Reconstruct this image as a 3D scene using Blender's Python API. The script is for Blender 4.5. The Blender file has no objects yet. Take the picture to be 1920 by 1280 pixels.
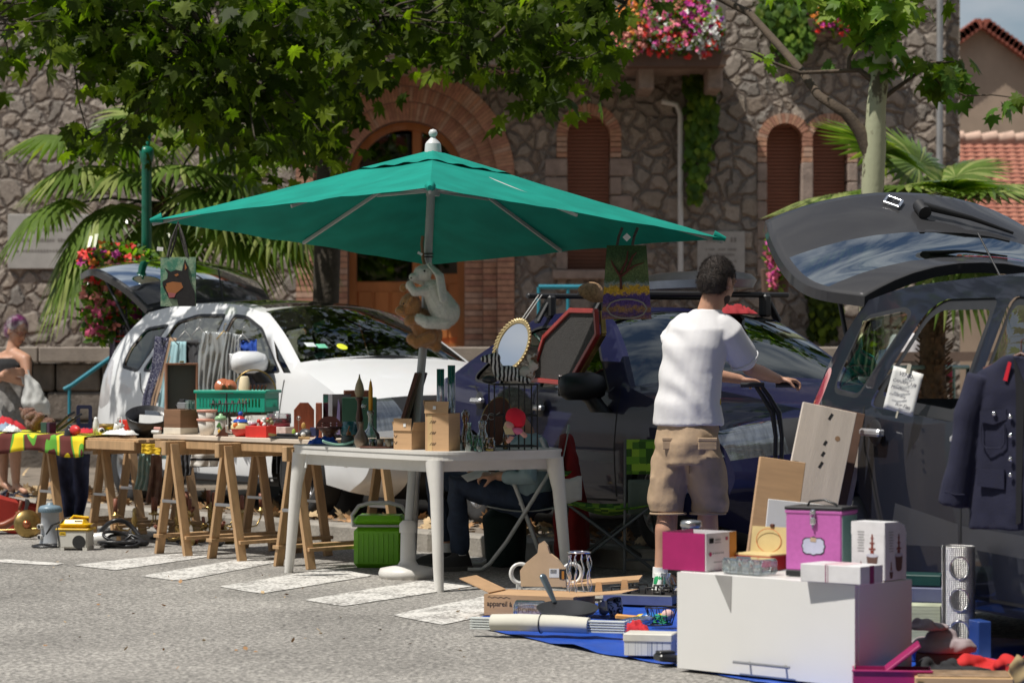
import bpy, bmesh, math, random
from math import sin, cos, pi, radians, sqrt, atan2
from mathutils import Vector as V, Matrix as Mx, Euler, noise
from mathutils.geometry import delaunay_2d_cdt
S=bpy.context.scene
COL=S.collection
R=random.Random(7)
# ---------------- camera, sky, sun, exposure ----------------
FP, HY, CX, CH=5000.0, 670.0, 960.0, 1.26
cd=bpy.data.cameras.new("camera");cam=bpy.data.objects.new("camera", cd);COL.objects.link(cam)
cam.location=(0, 0, CH);cam.rotation_euler=(pi/2, 0, 0)
cd.sensor_width=36;cd.lens=FP/1920*36;cd.shift_y=(HY-640)/1920
cd.clip_end=2000
cd.dof.use_dof=True;cd.dof.focus_distance=14.5;cd.dof.aperture_fstop=4.0
S.camera=cam
SUNV=V((.46, .27, -1)).normalized()
ELEV=math.asin(-SUNV.z)
w=bpy.data.worlds.new("World");S.world=w;w.use_nodes=True
nt=w.node_tree;nt.nodes.clear()
sky=nt.nodes.new('ShaderNodeTexSky');sky.sky_type='NISHITA';sky.sun_disc=False
sky.sun_elevation=ELEV;sky.sun_rotation=atan2(-SUNV.x, -SUNV.y);sky.dust_density=.8
bg=nt.nodes.new('ShaderNodeBackground');bg.inputs['Strength'].default_value=.066
tc=nt.nodes.new('ShaderNodeTexCoord')
mp=nt.nodes.new('ShaderNodeMapping');mp.inputs['Scale'].default_value=(1, 1, 3.2)
cn=nt.nodes.new('ShaderNodeTexNoise');cn.inputs['Scale'].default_value=3.0;cn.inputs['Detail'].default_value=8;cn.inputs['Roughness'].default_value=.6
cr=nt.nodes.new('ShaderNodeMapRange');cr.inputs[1].default_value=.40;cr.inputs[2].default_value=.64
mx=nt.nodes.new('ShaderNodeMixRGB');mx.inputs[2].default_value=(7.6, 7.9, 8.3, 1)
wo=nt.nodes.new('ShaderNodeOutputWorld')
L=nt.links.new
L(tc.outputs['Generated'], mp.inputs[0]);L(mp.outputs[0], cn.inputs['Vector']);L(cn.outputs['Fac'], cr.inputs[0])
L(cr.outputs[0], mx.inputs[0]);L(sky.outputs[0], mx.inputs[1]);L(mx.outputs[0], bg.inputs[0]);L(bg.outputs[0], wo.inputs[0])
sl=bpy.data.lights.new("sun", 'SUN');sl.energy=4.7;sl.angle=radians(.53);sl.color=(1, .955, .88)
so=bpy.data.objects.new("sun", sl);COL.objects.link(so);so.location=(-5, -3, 20)
so.rotation_euler=SUNV.to_track_quat('-Z', 'Y').to_euler()
S.view_settings.view_transform='Standard';S.view_settings.look='None';S.view_settings.exposure=0.05;S.view_settings.gamma=1
S.cycles.max_bounces=8;S.cycles.transparent_max_bounces=16;S.cycles.caustics_reflective=False;S.cycles.caustics_refractive=False
def W(px, py, s):return V(((px-CX)/s, FP/s, CH-(py-HY)/s))
def XY(px, s, z=0.0):return V(((px-CX)/s, FP/s, z))
def GR(px, py, z=0.0):return XY(px, (py-HY)/(CH-z), z)
# ---------------- materials ----------------
_m={}
def newmat(key):
 m=bpy.data.materials.new(key);m.use_nodes=True;t=m.node_tree
 b=t.nodes['Principled BSDF'];return m, t, b
def mat(key, col=(.5, .5, .5), rough=.5, metal=0, var=.12, sc=9, bump=0, bs=60, coat=0, trans=0, sub=0, col2=None, stretch=None, thr=None, emit=0, grime=0, spec=None, sheen=0):
 if key in _m:return _m[key]
 m, t, b=newmat(key);N=t.nodes.new;K=t.links.new
 tc=N('ShaderNodeTexCoord');mp=N('ShaderNodeMapping');K(tc.outputs['Object'], mp.inputs[0])
 if stretch:mp.inputs['Scale'].default_value=stretch
 ns=N('ShaderNodeTexNoise');ns.inputs['Scale'].default_value=sc;ns.inputs['Detail'].default_value=6;ns.inputs['Roughness'].default_value=.6
 K(mp.outputs[0], ns.inputs['Vector'])
 rp=N('ShaderNodeMapRange');rp.inputs[1].default_value=.3;rp.inputs[2].default_value=.7
 if thr:rp.inputs[1].default_value, rp.inputs[2].default_value=thr
 K(ns.outputs['Fac'], rp.inputs[0])
 c1=tuple(max(0, c*(1-var))for c in col);c2=col2 if col2 else tuple(min(1, c*(1+var))for c in col)
 if col2:c1=col
 mi=N('ShaderNodeMixRGB');mi.inputs[1].default_value=(*c1, 1);mi.inputs[2].default_value=(*c2, 1)
 K(rp.outputs[0], mi.inputs[0])
 out=mi.outputs[0]
 if grime:
  n2=N('ShaderNodeTexNoise');n2.inputs['Scale'].default_value=2.3;n2.inputs['Detail'].default_value=9;n2.inputs['Roughness'].default_value=.7
  K(tc.outputs['Object'], n2.inputs['Vector'])
  r2=N('ShaderNodeMapRange');r2.inputs[1].default_value=.5;r2.inputs[2].default_value=.75;r2.inputs[4].default_value=grime
  K(n2.outputs['Fac'], r2.inputs[0])
  m2=N('ShaderNodeMixRGB');m2.inputs[2].default_value=(.13, .11, .09, 1);K(r2.outputs[0], m2.inputs[0]);K(out, m2.inputs[1]);out=m2.outputs[0]
 K(out, b.inputs['Base Color'])
 rr=N('ShaderNodeMapRange');rr.inputs[3].default_value=max(.02, rough*.85);rr.inputs[4].default_value=min(1, rough*1.15)
 K(ns.outputs['Fac'], rr.inputs[0]);K(rr.outputs[0], b.inputs['Roughness'])
 b.inputs['Metallic'].default_value=metal;b.inputs['Coat Weight'].default_value=coat;b.inputs['Coat Roughness'].default_value=.04
 b.inputs['Transmission Weight'].default_value=trans
 if spec is not None:b.inputs['Specular IOR Level'].default_value=spec
 if sheen:b.inputs['Sheen Weight'].default_value=sheen
 if sub:b.inputs['Subsurface Weight'].default_value=sub;b.inputs['Subsurface Radius'].default_value=(.02, .01, .006)
 if bump:
  nb=N('ShaderNodeTexNoise');nb.inputs['Scale'].default_value=bs;nb.inputs['Detail'].default_value=5
  K(mp.outputs[0], nb.inputs['Vector']);bp=N('ShaderNodeBump');bp.inputs['Strength'].default_value=bump;bp.inputs['Distance'].default_value=.01
  K(nb.outputs['Fac'], bp.inputs['Height']);K(bp.outputs[0], b.inputs['Normal'])
 _m[key]=m;return m
def thin_glass(key, tint=(.85, .9, .88), refl=1.0, rough=.01, haze=0.0):
 if key in _m:return _m[key]
 m, t, b=newmat(key);N=t.nodes.new;K=t.links.new;t.nodes.remove(b)
 o=t.nodes['Material Output'];tr=N('ShaderNodeBsdfTransparent');tr.inputs[0].default_value=(*tint, 1)
 gl=N('ShaderNodeBsdfGlossy');gl.inputs['Roughness'].default_value=rough;gl.inputs[0].default_value=(.95, 1, 1, 1)
 lw=N('ShaderNodeFresnel');lw.inputs[0].default_value=1.55
 ml=N('ShaderNodeMath');ml.operation='MULTIPLY_ADD';ml.inputs[1].default_value=refl;ml.inputs[2].default_value=.04*refl;K(lw.outputs[0], ml.inputs[0])
 mi=N('ShaderNodeMixShader');K(ml.outputs[0], mi.inputs[0]);K(tr.outputs[0], mi.inputs[1]);K(gl.outputs[0], mi.inputs[2])
 last=mi.outputs[0]
 if haze:
  df=N('ShaderNodeBsdfDiffuse');df.inputs[0].default_value=(.6, .62, .62, 1);m2=N('ShaderNodeMixShader');m2.inputs[0].default_value=haze
  K(last, m2.inputs[1]);K(df.outputs[0], m2.inputs[2]);last=m2.outputs[0]
 K(last, o.inputs[0]);_m[key]=m;return m
def paint(key, col, rough=.3, flake=0.0, coat=1.0, dirt=.12):
 """car paint outside, dark trim on the inner face of the sheet"""
 if key in _m:return _m[key]
 m, t, b=newmat(key);N=t.nodes.new;K=t.links.new
 tc=N('ShaderNodeTexCoord');ns=N('ShaderNodeTexNoise');ns.inputs['Scale'].default_value=3;ns.inputs['Detail'].default_value=8
 K(tc.outputs['Object'], ns.inputs['Vector'])
 rp=N('ShaderNodeMapRange');rp.inputs[1].default_value=.45;rp.inputs[2].default_value=.8;rp.inputs[4].default_value=dirt;K(ns.outputs['Fac'], rp.inputs[0])
 mi=N('ShaderNodeMixRGB');mi.inputs[1].default_value=(*col, 1);mi.inputs[2].default_value=(.3, .27, .22, 1);K(rp.outputs[0], mi.inputs[0])
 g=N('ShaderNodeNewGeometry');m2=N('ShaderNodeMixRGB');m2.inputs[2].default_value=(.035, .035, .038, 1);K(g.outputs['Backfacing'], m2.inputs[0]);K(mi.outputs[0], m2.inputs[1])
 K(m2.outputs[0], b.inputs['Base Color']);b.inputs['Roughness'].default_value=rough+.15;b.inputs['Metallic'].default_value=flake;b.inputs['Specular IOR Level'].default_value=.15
 b.inputs['Coat Weight'].default_value=coat;b.inputs['Coat Roughness'].default_value=.03
 _m[key]=m;return m
 # ---------------- mesh building ----------------
def rotm(e):return Euler([radians(a)for a in e]).to_matrix().to_4x4()
def TR(loc=(0, 0, 0), rot=(0, 0, 0), sc=(1, 1, 1)):
 return Mx.Translation(V(loc))@rotm(rot)@Mx.Diagonal((*sc, 1))
class MB:
 def __init__(s):s.v=[];s.f=[];s.mi=[];s.sm=[]
 def add(s, vs, fs, M=None, mi=0, sm=False):
  o=len(s.v);s.v+=[(M@V(v))if M is not None else V(v)for v in vs]
  for f in fs:s.f.append([i+o for i in f]);s.mi.append(mi);s.sm.append(sm)
  return s
 def box(s, size, loc=(0, 0, 0), rot=(0, 0, 0), b=.0, mi=0, M=None, base=False, taper=1.0):
  x, y, z=(k/2 for k in size);b=min(b, x*.9, y*.9, z*.9);T=TR(loc, rot)
  if M is not None:T=M@T
  dz=z if base else 0
  if b<=0:
   vs=[(sx*x*(taper if sz>0 else 1), sy*y*(taper if sz>0 else 1), sz*z+dz)for sz in(-1, 1)for sy in(-1, 1)for sx in(-1, 1)]
   return s.add(vs, [(0, 2, 3, 1), (4, 5, 7, 6), (0, 1, 5, 4), (2, 6, 7, 3), (0, 4, 6, 2), (1, 3, 7, 5)], T, mi)
  vs=[];idx={}
  for sx in(-1, 1):
   for sy in(-1, 1):
    for sz in(-1, 1):
     t=taper if sz>0 else 1
     for ax in range(3):
      p=[sx*(x-b)*t, sy*(y-b)*t, sz*(z-b)];q=(sx, sy, sz)[ax]
      p[ax]=q*(x, y, z)[ax]*(t if ax<2 else 1);idx[(sx, sy, sz, ax)]=len(vs);vs.append((p[0], p[1], p[2]+dz))
  I=lambda a, b_, c, d:idx[(a, b_, c, d)]
  fs=[]
  for k in(-1, 1):
   fs.append([I(k, -1, -1, 0), I(k, 1, -1, 0), I(k, 1, 1, 0), I(k, -1, 1, 0)][::k])
   fs.append([I(-1, k, -1, 1), I(-1, k, 1, 1), I(1, k, 1, 1), I(1, k, -1, 1)][::k])
   fs.append([I(-1, -1, k, 2), I(1, -1, k, 2), I(1, 1, k, 2), I(-1, 1, k, 2)][::k])
  for a in(-1, 1):
   for c in(-1, 1):
    q=a*c
    fs.append([I(a, c, -1, 0), I(a, c, -1, 1), I(a, c, 1, 1), I(a, c, 1, 0)][::q])
    fs.append([I(a, -1, c, 0), I(a, 1, c, 0), I(a, 1, c, 2), I(a, -1, c, 2)][::q])
    fs.append([I(-1, a, c, 1), I(-1, a, c, 2), I(1, a, c, 2), I(1, a, c, 1)][::q])
    for d in(-1, 1):fs.append([I(a, c, d, 0), I(a, c, d, 1), I(a, c, d, 2)][::a*c*d])
  return s.add(vs, fs, T, mi)
 def tube(s, pts, r, n=8, mi=0, M=None, caps=True, sm=True, flat=1.0, ends=False):
  pts=[V(p)for p in pts];k=len(pts);rs=r if isinstance(r, (list, tuple))else[r]*k
  if ends:
   d0=(pts[0]-pts[1]).normalized();d1=(pts[-1]-pts[-2]).normalized()
   pre=[(pts[0]+d0*rs[0]*sin(a), rs[0]*cos(a))for a in(1.45, 1.1, .7, .35)];post=[(pts[-1]+d1*rs[-1]*sin(a), rs[-1]*cos(a))for a in(.35, .7, 1.1, 1.45)]
   pts=[p for p, _ in pre]+pts+[p for p, _ in post];rs=[q for _, q in pre]+list(rs)+[q for _, q in post];k=len(pts)
  vs=[];fs=[]
  up=None
  for i in range(k):
   d=(pts[min(i+1, k-1)]-pts[max(i-1, 0)])
   if d.length<1e-9:d=V((0, 0, 1))
   d.normalize()
   if up is None:up=V((0, 0, 1))if abs(d.z)<.9 else V((0, 1, 0))
   a=d.cross(up)
   if a.length<1e-6:a=d.cross(V((1, 0, 0)))
   a.normalize();b=a.cross(d).normalized();up=b
   for j in range(n):
    t=2*pi*j/n;vs.append(pts[i]+a*cos(t)*rs[i]+b*sin(t)*rs[i]*flat)
  for i in range(k-1):
   for j in range(n):
    fs.append([i*n+j, i*n+(j+1)%n, (i+1)*n+(j+1)%n, (i+1)*n+j])
  s.add(vs, [f[::-1]for f in fs], M, mi, sm)
  if caps:s.add(vs[:n], [list(range(n))], M, mi);s.add(vs[-n:], [list(range(n))[::-1]], M, mi)
  return s
 def bar(s, a, b, wd, th, mi=0, M=None, up=None, bv=.002):
  a, b=V(a), V(b);d=(b-a);ln=d.length;d.normalize();u=V(up)if up else V((0, 0, 1))
  if abs(d.dot(u))>.98:u=V((0, 1, 0))
  x=d.cross(u).normalized();z=x.cross(d)
  T=Mx(((x.x, d.x, z.x, (a.x+b.x)/2), (x.y, d.y, z.y, (a.y+b.y)/2), (x.z, d.z, z.z, (a.z+b.z)/2), (0, 0, 0, 1)))
  return s.box((wd, ln, th), b=bv, mi=mi, M=(M@T if M is not None else T))
 def lathe(s, prof, loc=(0, 0, 0), rot=(0, 0, 0), n=24, mi=0, M=None, sc=(1, 1, 1), sm=True):
  T=TR(loc, rot, sc);T=M@T if M is not None else T
  vs=[];fs=[]
  for r, z in prof:
   for j in range(n):a=2*pi*j/n;vs.append((max(r, 1e-4)*cos(a), max(r, 1e-4)*sin(a), z))
  for i in range(len(prof)-1):
   for j in range(n):fs.append([i*n+j, i*n+(j+1)%n, (i+1)*n+(j+1)%n, (i+1)*n+j])
  return s.add(vs, fs, T, mi, sm)
 def cyl(s, r, h, loc=(0, 0, 0), rot=(0, 0, 0), n=20, mi=0, M=None, r2=None, b=.0):
  r2=r if r2 is None else r2
  return s.lathe([(0, 0), (r-b, 0), (r, b), (r2, h-b), (r2-b, h), (0, h)], loc, rot, n, mi, M)
 def ball(s, c, r, n=14, m=9, mi=0, M=None, rot=(0, 0, 0)):
  r=r if isinstance(r, (tuple, list))else(r, r, r)
  return s.lathe([(sin(pi*i/m), -cos(pi*i/m))for i in range(m+1)], c, rot, n, mi, M, r)
 def loft(s, secs, n=20, mi=0, M=None):
  """secs: (centre, rx, ry[, rotz]) horizontal elliptical sections bottom to top"""
  vs=[];fs=[]
  for q in secs:
   c, rx, ry=V(q[0]), q[1], q[2];rz=q[3]if len(q)>3 else 0
   for j in range(n):
    a=2*pi*j/n;x, y=rx*cos(a), ry*sin(a);vs.append((c.x+x*cos(rz)-y*sin(rz), c.y+x*sin(rz)+y*cos(rz), c.z))
  k=len(secs)
  for i in range(k-1):
   for j in range(n):fs.append([i*n+j, i*n+(j+1)%n, (i+1)*n+(j+1)%n, (i+1)*n+j])
  s.add(vs, fs, M, mi, True);s.add(vs[:n], [list(range(n))[::-1]], M, mi);s.add(vs[-n:], [list(range(n))], M, mi);return s
 def poly(s, pts, M=None, mi=0):return s.add(pts, [list(range(len(pts)))], M, mi)
 def prism(s, pts, h, M=None, mi=0, mi2=None):
  """pts in local xy, extruded 0..h in z"""
  a=sum(pts[i][0]*pts[(i+1)%len(pts)][1]-pts[(i+1)%len(pts)][0]*pts[i][1]for i in range(len(pts)))
  if a<0:pts=pts[::-1]
  k=len(pts);vs=[(p[0], p[1], 0)for p in pts]+[(p[0], p[1], h)for p in pts]
  s.add(vs, [list(range(k))[::-1]]+[[i, (i+1)%k, (i+1)%k+k, i+k]for i in range(k)], M, mi)
  return s.add(vs[k:], [list(range(k))], M, mi if mi2 is None else mi2)
 def grid(s, fn, nu, nv, mi=0, M=None, sm=True, closed=False):
  vs=[fn(i/nu, j/nv)for i in range(nu+1)for j in range(nv+1)]
  fs=[[i*(nv+1)+j, (i+1)*(nv+1)+j, (i+1)*(nv+1)+j+1, i*(nv+1)+j+1]for i in range(nu)for j in range(nv)]
  return s.add(vs, fs, M, mi, sm)
 def mesh(s, name):
  me=bpy.data.meshes.new(name);me.from_pydata([tuple(v)for v in s.v], [], s.f)
  me.polygons.foreach_set('material_index', s.mi);me.polygons.foreach_set('use_smooth', s.sm);me.update();return me
 def build(s, name, m, par=None, label=None, solid=0, recalc=False, sub=0):
  me=s.mesh(name)
  if recalc or sub:
   bm=bmesh.new();bm.from_mesh(me)
   if sub:bmesh.ops.remove_doubles(bm, verts=bm.verts, dist=1e-5)
   if recalc:bmesh.ops.recalc_face_normals(bm, faces=bm.faces)
   bm.to_mesh(me);bm.free()
  for q in(m if isinstance(m, (list, tuple))else[m]):me.materials.append(q)
  o=bpy.data.objects.new(name, me);COL.objects.link(o)
  if par is not None:o.parent=par
  if label:o['label']=label
  if solid:md=o.modifiers.new('solid', 'SOLIDIFY');md.thickness=solid;md.offset=0
  if sub:md=o.modifiers.new('sub', 'SUBSURF');md.levels=sub;md.render_levels=sub
  return o
def tag(o, label, cat=None, group=None, kind=None):
 o['label']=label
 if cat:o['category']=cat
 if group:o['group']=group
 if kind:o['kind']=kind
 return o
def thing(name, label, cat, loc=(0, 0, 0), rz=0, group=None, tilt=None):
 o=bpy.data.objects.new(name, None);COL.objects.link(o);o.location=loc;o.rotation_euler=(radians(tilt[0]), radians(tilt[1]), radians(rz))if tilt else(0, 0, radians(rz))
 o.empty_display_size=.1
 return tag(o, label, cat, group)
def one(mb, name, m, label, cat, loc=(0, 0, 0), rz=0, group=None, tilt=None, **k):
 o=mb.build(name, m, **k);o.location=loc;o.rotation_euler=(radians(tilt[0]), radians(tilt[1]), radians(rz))if tilt else(0, 0, radians(rz))
 return tag(o, label, cat, group)
def struct(mb, name, m, label=None, kind='structure', **k):
 o=mb.build(name, m, **k);o['kind']=kind
 if label:o['label']=label
 return o
def remesh(mb, voxel, smooth=4, disp=None):
 """fuse overlapping closed shapes into one continuous skin; returns an MB"""
 me=mb.mesh('tmp');o=bpy.data.objects.new('tmp', me);COL.objects.link(o)
 md=o.modifiers.new('r', 'REMESH');md.mode='VOXEL';md.voxel_size=voxel
 if smooth:m2=o.modifiers.new('s', 'SMOOTH');m2.iterations=smooth;m2.factor=.5
 dg=bpy.context.evaluated_depsgraph_get();dg.update();ev=o.evaluated_get(dg);m3=ev.to_mesh()
 r=MB();vs=[v.co.copy()for v in m3.vertices];nr=[v.normal.copy()for v in m3.vertices];fs=[list(p.vertices)for p in m3.polygons]
 ev.to_mesh_clear();bpy.data.objects.remove(o);bpy.data.meshes.remove(me)
 if disp:vs=[v+n*disp(v, n)for v, n in zip(vs, nr)]
 r.add(vs, fs, None, 0, True);return r
def fuzz(mb, n, ln, wd=.0012, grav=.3, mi=0, keep=None):
 nr=[V((0, 0, 0))for _ in mb.v]
 for f in mb.f:
  a=(mb.v[f[1]]-mb.v[f[0]]).cross(mb.v[f[2]]-mb.v[f[0]])
  for i in f:nr[i]=nr[i]+a
 k=len(mb.v);vs=[];fs=[]
 for _ in range(n):
  i=R.randrange(k);p=mb.v[i];q=nr[i].normalized()
  if keep and not keep(p):continue
  d=(q+V((R.gauss(0, .35), R.gauss(0, .35), R.gauss(0, .35)-grav))).normalized();t=d.cross(V((R.random(), R.random(), R.random()))).normalized()*wd;o=len(vs);p=p+V((R.gauss(0, .002), R.gauss(0, .002), R.gauss(0, .002)))
  vs+=[p-t, p+t, p+d*ln*R.uniform(.6, 1.3)];fs.append([o, o+1, o+2])
 mb.add(vs, fs, None, mi);return mb
def inpoly(x, y, p):
 c=False;j=len(p)-1
 for i in range(len(p)):
  if(p[i][1]>y)!=(p[j][1]>y)and x<(p[j][0]-p[i][0])*(y-p[i][1])/(p[j][1]-p[i][1])+p[i][0]:c=not c
  j=i
 return c
def cdt(loops, gx=None, gy=None):
 """constrained triangulation of several closed loops plus grid points; gives verts2d, tris"""
 vs=[];ed=[]
 for lp in loops:
  o=len(vs);vs+=[V(p)for p in lp];ed+=[(o+i, o+(i+1)%len(lp))for i in range(len(lp))]
 if gx:
  for x in gx:
   for y in gy:
    vs.append(V((x+1e-4*((y*977)%1), y)))
 r=delaunay_2d_cdt(vs, ed, [], 0, 1e-5, False);return r[0], r[2]
def arc(cx, cy, r, a0, a1, n):return[(cx+r*cos(radians(a0+(a1-a0)*i/n)), cy+r*sin(radians(a0+(a1-a0)*i/n)))for i in range(n+1)]
def rrect(x0, y0, x1, y1, r, n=5):
 return arc(x1-r, y0+r, r, -90, 0, n)+arc(x1-r, y1-r, r, 0, 90, n)+arc(x0+r, y1-r, r, 90, 180, n)+arc(x0+r, y0+r, r, 180, 270, n)
def plate(outer, holes, th, M=None, mi=0, mb=None):
 """flat plate with openings: local x,y outline, thickness in z from 0 (front, -z side) to th"""
 mb=mb or MB();v, f=cdt([outer]+holes)
 keep=[]
 for t in f:
  cx=sum(v[i].x for i in t)/3;cy=sum(v[i].y for i in t)/3
  if inpoly(cx, cy, outer)and not any(inpoly(cx, cy, h)for h in holes):keep.append(list(t))
 mb.add([(p.x, p.y, th)for p in v], keep, M, mi);mb.add([(p.x, p.y, 0)for p in v], [t[::-1]for t in keep], M, mi)
 for lp, sg in[(outer, 1)]+[(h, -1)for h in holes]:
  a=sum(lp[i][0]*lp[(i+1)%len(lp)][1]-lp[(i+1)%len(lp)][0]*lp[i][1]for i in range(len(lp)))
  lp=lp if a*sg>0 else lp[::-1];k=len(lp)
  mb.add([(p[0], p[1], 0)for p in lp]+[(p[0], p[1], th)for p in lp], [[i, (i+1)%k, (i+1)%k+k, i+k]for i in range(k)], M, mi)
 return mb
def textmb(txt, size, mb=None, M=None, mi=0, ext=.0004, shear=0, sp=1.0):
 cu=bpy.data.curves.new('t', 'FONT');cu.body=txt;cu.size=size;cu.extrude=ext;cu.shear=shear;cu.resolution_u=2;cu.space_character=sp
 o=bpy.data.objects.new('t', cu);COL.objects.link(o);dg=bpy.context.evaluated_depsgraph_get();dg.update();me=o.evaluated_get(dg).to_mesh()
 mb=mb or MB();mb.add([v.co.copy()for v in me.vertices], [list(p.vertices)for p in me.polygons], M, mi)
 o.evaluated_get(dg).to_mesh_clear();bpy.data.objects.remove(o);bpy.data.curves.remove(cu);return mb
FRONT=rotm((90, 0, 0))
def copy_tree(o, par=None, **kw):
 c=o.copy();COL.objects.link(c);c.parent=par
 for ch in list(o.children):copy_tree(ch, c)
 for k, v in kw.items():c[k]=v
 return c
 # ================= SETTING =================
def asphalt():
 m, t, b=newmat('asphalt');N=t.nodes.new;K=t.links.new
 tc=N('ShaderNodeTexCoord')
 n1=N('ShaderNodeTexNoise');n1.inputs['Scale'].default_value=46;n1.inputs['Detail'].default_value=5;n1.inputs['Roughness'].default_value=.8;K(tc.outputs['Object'], n1.inputs[0])
 n2=N('ShaderNodeTexNoise');n2.inputs['Scale'].default_value=.9;n2.inputs['Detail'].default_value=8;K(tc.outputs['Object'], n2.inputs[0])
 vo=N('ShaderNodeTexVoronoi');vo.inputs['Scale'].default_value=55;K(tc.outputs['Object'], vo.inputs[0])
 r=N('ShaderNodeValToRGB');r.color_ramp.elements[0].position=.40;r.color_ramp.elements[0].color=(.135, .127, .118, 1);r.color_ramp.elements[1].position=.60;r.color_ramp.elements[1].color=(.45, .425, .385, 1)
 K(n1.outputs[0], r.inputs[0])
 r3=N('ShaderNodeMapRange');r3.inputs[1].default_value=.0;r3.inputs[2].default_value=1;r3.inputs[3].default_value=.55;r3.inputs[4].default_value=1.4;K(vo.outputs['Color'], r3.inputs[0])
 m1=N('ShaderNodeMixRGB');m1.blend_type='MULTIPLY';m1.inputs[0].default_value=1;K(r.outputs[0], m1.inputs[1]);K(r3.outputs[0], m1.inputs[2])
 r2=N('ShaderNodeMapRange');r2.inputs[1].default_value=.3;r2.inputs[2].default_value=.7;r2.inputs[3].default_value=.70;r2.inputs[4].default_value=1.18;K(n2.outputs[0], r2.inputs[0])
 m2=N('ShaderNodeMixRGB');m2.blend_type='MULTIPLY';m2.inputs[0].default_value=1;K(m1.outputs[0], m2.inputs[1]);K(r2.outputs[0], m2.inputs[2])
 v2=N('ShaderNodeTexVoronoi');v2.feature='DISTANCE_TO_EDGE';v2.inputs['Scale'].default_value=.55
 n3=N('ShaderNodeTexNoise');n3.inputs['Scale'].default_value=3;n3.inputs['Detail'].default_value=7;K(tc.outputs['Object'], n3.inputs[0])
 av=N('ShaderNodeMixRGB');av.inputs[0].default_value=.25;K(tc.outputs['Object'], av.inputs[1]);K(n3.outputs['Color'], av.inputs[2]);K(av.outputs[0], v2.inputs[0])
 r4=N('ShaderNodeMapRange');r4.inputs[1].default_value=.0;r4.inputs[2].default_value=.004;r4.inputs[3].default_value=.8;K(v2.outputs[0], r4.inputs[0])
 m3=N('ShaderNodeMixRGB');m3.blend_type='MULTIPLY';m3.inputs[0].default_value=1;K(m2.outputs[0], m3.inputs[1]);K(r4.outputs[0], m3.inputs[2])
 K(m3.outputs[0], b.inputs['Base Color']);b.inputs['Roughness'].default_value=.9
 bp=N('ShaderNodeBump');bp.inputs['Strength'].default_value=.9;bp.inputs['Distance'].default_value=.006;K(n1.outputs[0], bp.inputs['Height']);K(bp.outputs[0], b.inputs['Normal'])
 return m
def stone(key, scale, cols, mortar=(.10, .085, .07), width=.055, dist=.12, depth=.06, stretch=(1, 1, 1), rnd=1.0):
 m, t, b=newmat(key);N=t.nodes.new;K=t.links.new
 tc=N('ShaderNodeTexCoord');mp=N('ShaderNodeMapping');mp.inputs['Scale'].default_value=stretch;K(tc.outputs['Object'], mp.inputs[0])
 n0=N('ShaderNodeTexNoise');n0.inputs['Scale'].default_value=3.2;n0.inputs['Detail'].default_value=5;K(mp.outputs[0], n0.inputs[0])
 sb=N('ShaderNodeVectorMath');sb.operation='MULTIPLY_ADD';sb.inputs[1].default_value=(dist, dist, dist);K(n0.outputs['Color'], sb.inputs[0]);K(mp.outputs[0], sb.inputs[2])
 va=N('ShaderNodeTexVoronoi');va.inputs['Scale'].default_value=scale;va.inputs['Randomness'].default_value=rnd;K(sb.outputs[0], va.inputs[0])
 vb=N('ShaderNodeTexVoronoi');vb.feature='DISTANCE_TO_EDGE';vb.inputs['Scale'].default_value=scale;vb.inputs['Randomness'].default_value=rnd;K(sb.outputs[0], vb.inputs[0])
 sx=N('ShaderNodeSeparateXYZ');K(va.outputs['Color'], sx.inputs[0])
 cr=N('ShaderNodeValToRGB');e=cr.color_ramp.elements;e[0].color=(*cols[0], 1);e[1].color=(*cols[-1], 1)
 for i, c in enumerate(cols[1:-1]):q=e.new((i+1)/(len(cols)-1));q.color=(*c, 1)
 K(sx.outputs[0], cr.inputs[0])
 n1=N('ShaderNodeTexNoise');n1.inputs['Scale'].default_value=14;n1.inputs['Detail'].default_value=8;n1.inputs['Roughness'].default_value=.75;K(tc.outputs['Object'], n1.inputs[0])
 r1=N('ShaderNodeMapRange');r1.inputs[1].default_value=.25;r1.inputs[2].default_value=.75;r1.inputs[3].default_value=.55;r1.inputs[4].default_value=1.4;K(n1.outputs[0], r1.inputs[0])
 mu=N('ShaderNodeMixRGB');mu.blend_type='MULTIPLY';mu.inputs[0].default_value=1;K(cr.outputs[0], mu.inputs[1]);K(r1.outputs[0], mu.inputs[2])
 e1=N('ShaderNodeMapRange');e1.inputs[1].default_value=width*.35;e1.inputs[2].default_value=width;K(vb.outputs[0], e1.inputs[0])
 mi=N('ShaderNodeMixRGB');mi.inputs[1].default_value=(*mortar, 1);K(e1.outputs[0], mi.inputs[0]);K(mu.outputs[0], mi.inputs[2]);K(mi.outputs[0], b.inputs['Base Color'])
 b.inputs['Roughness'].default_value=.9
 e2=N('ShaderNodeMapRange');e2.interpolation_type='SMOOTHERSTEP';e2.inputs[1].default_value=0;e2.inputs[2].default_value=.2;K(vb.outputs[0], e2.inputs[0])
 ad=N('ShaderNodeMath');ad.operation='MULTIPLY_ADD';ad.inputs[1].default_value=.35;K(n1.outputs[0], ad.inputs[0]);K(e2.outputs[0], ad.inputs[2])
 bp=N('ShaderNodeBump');bp.inputs['Strength'].default_value=1;bp.inputs['Distance'].default_value=depth;K(ad.outputs[0], bp.inputs['Height']);K(bp.outputs[0], b.inputs['Normal'])
 return m
M_asph=asphalt()
g=MB();g.poly([(-400, -60, 0), (400, -60, 0), (400, 600, 0), (-400, 600, 0)]);struct(g, 'ground', M_asph)
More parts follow.
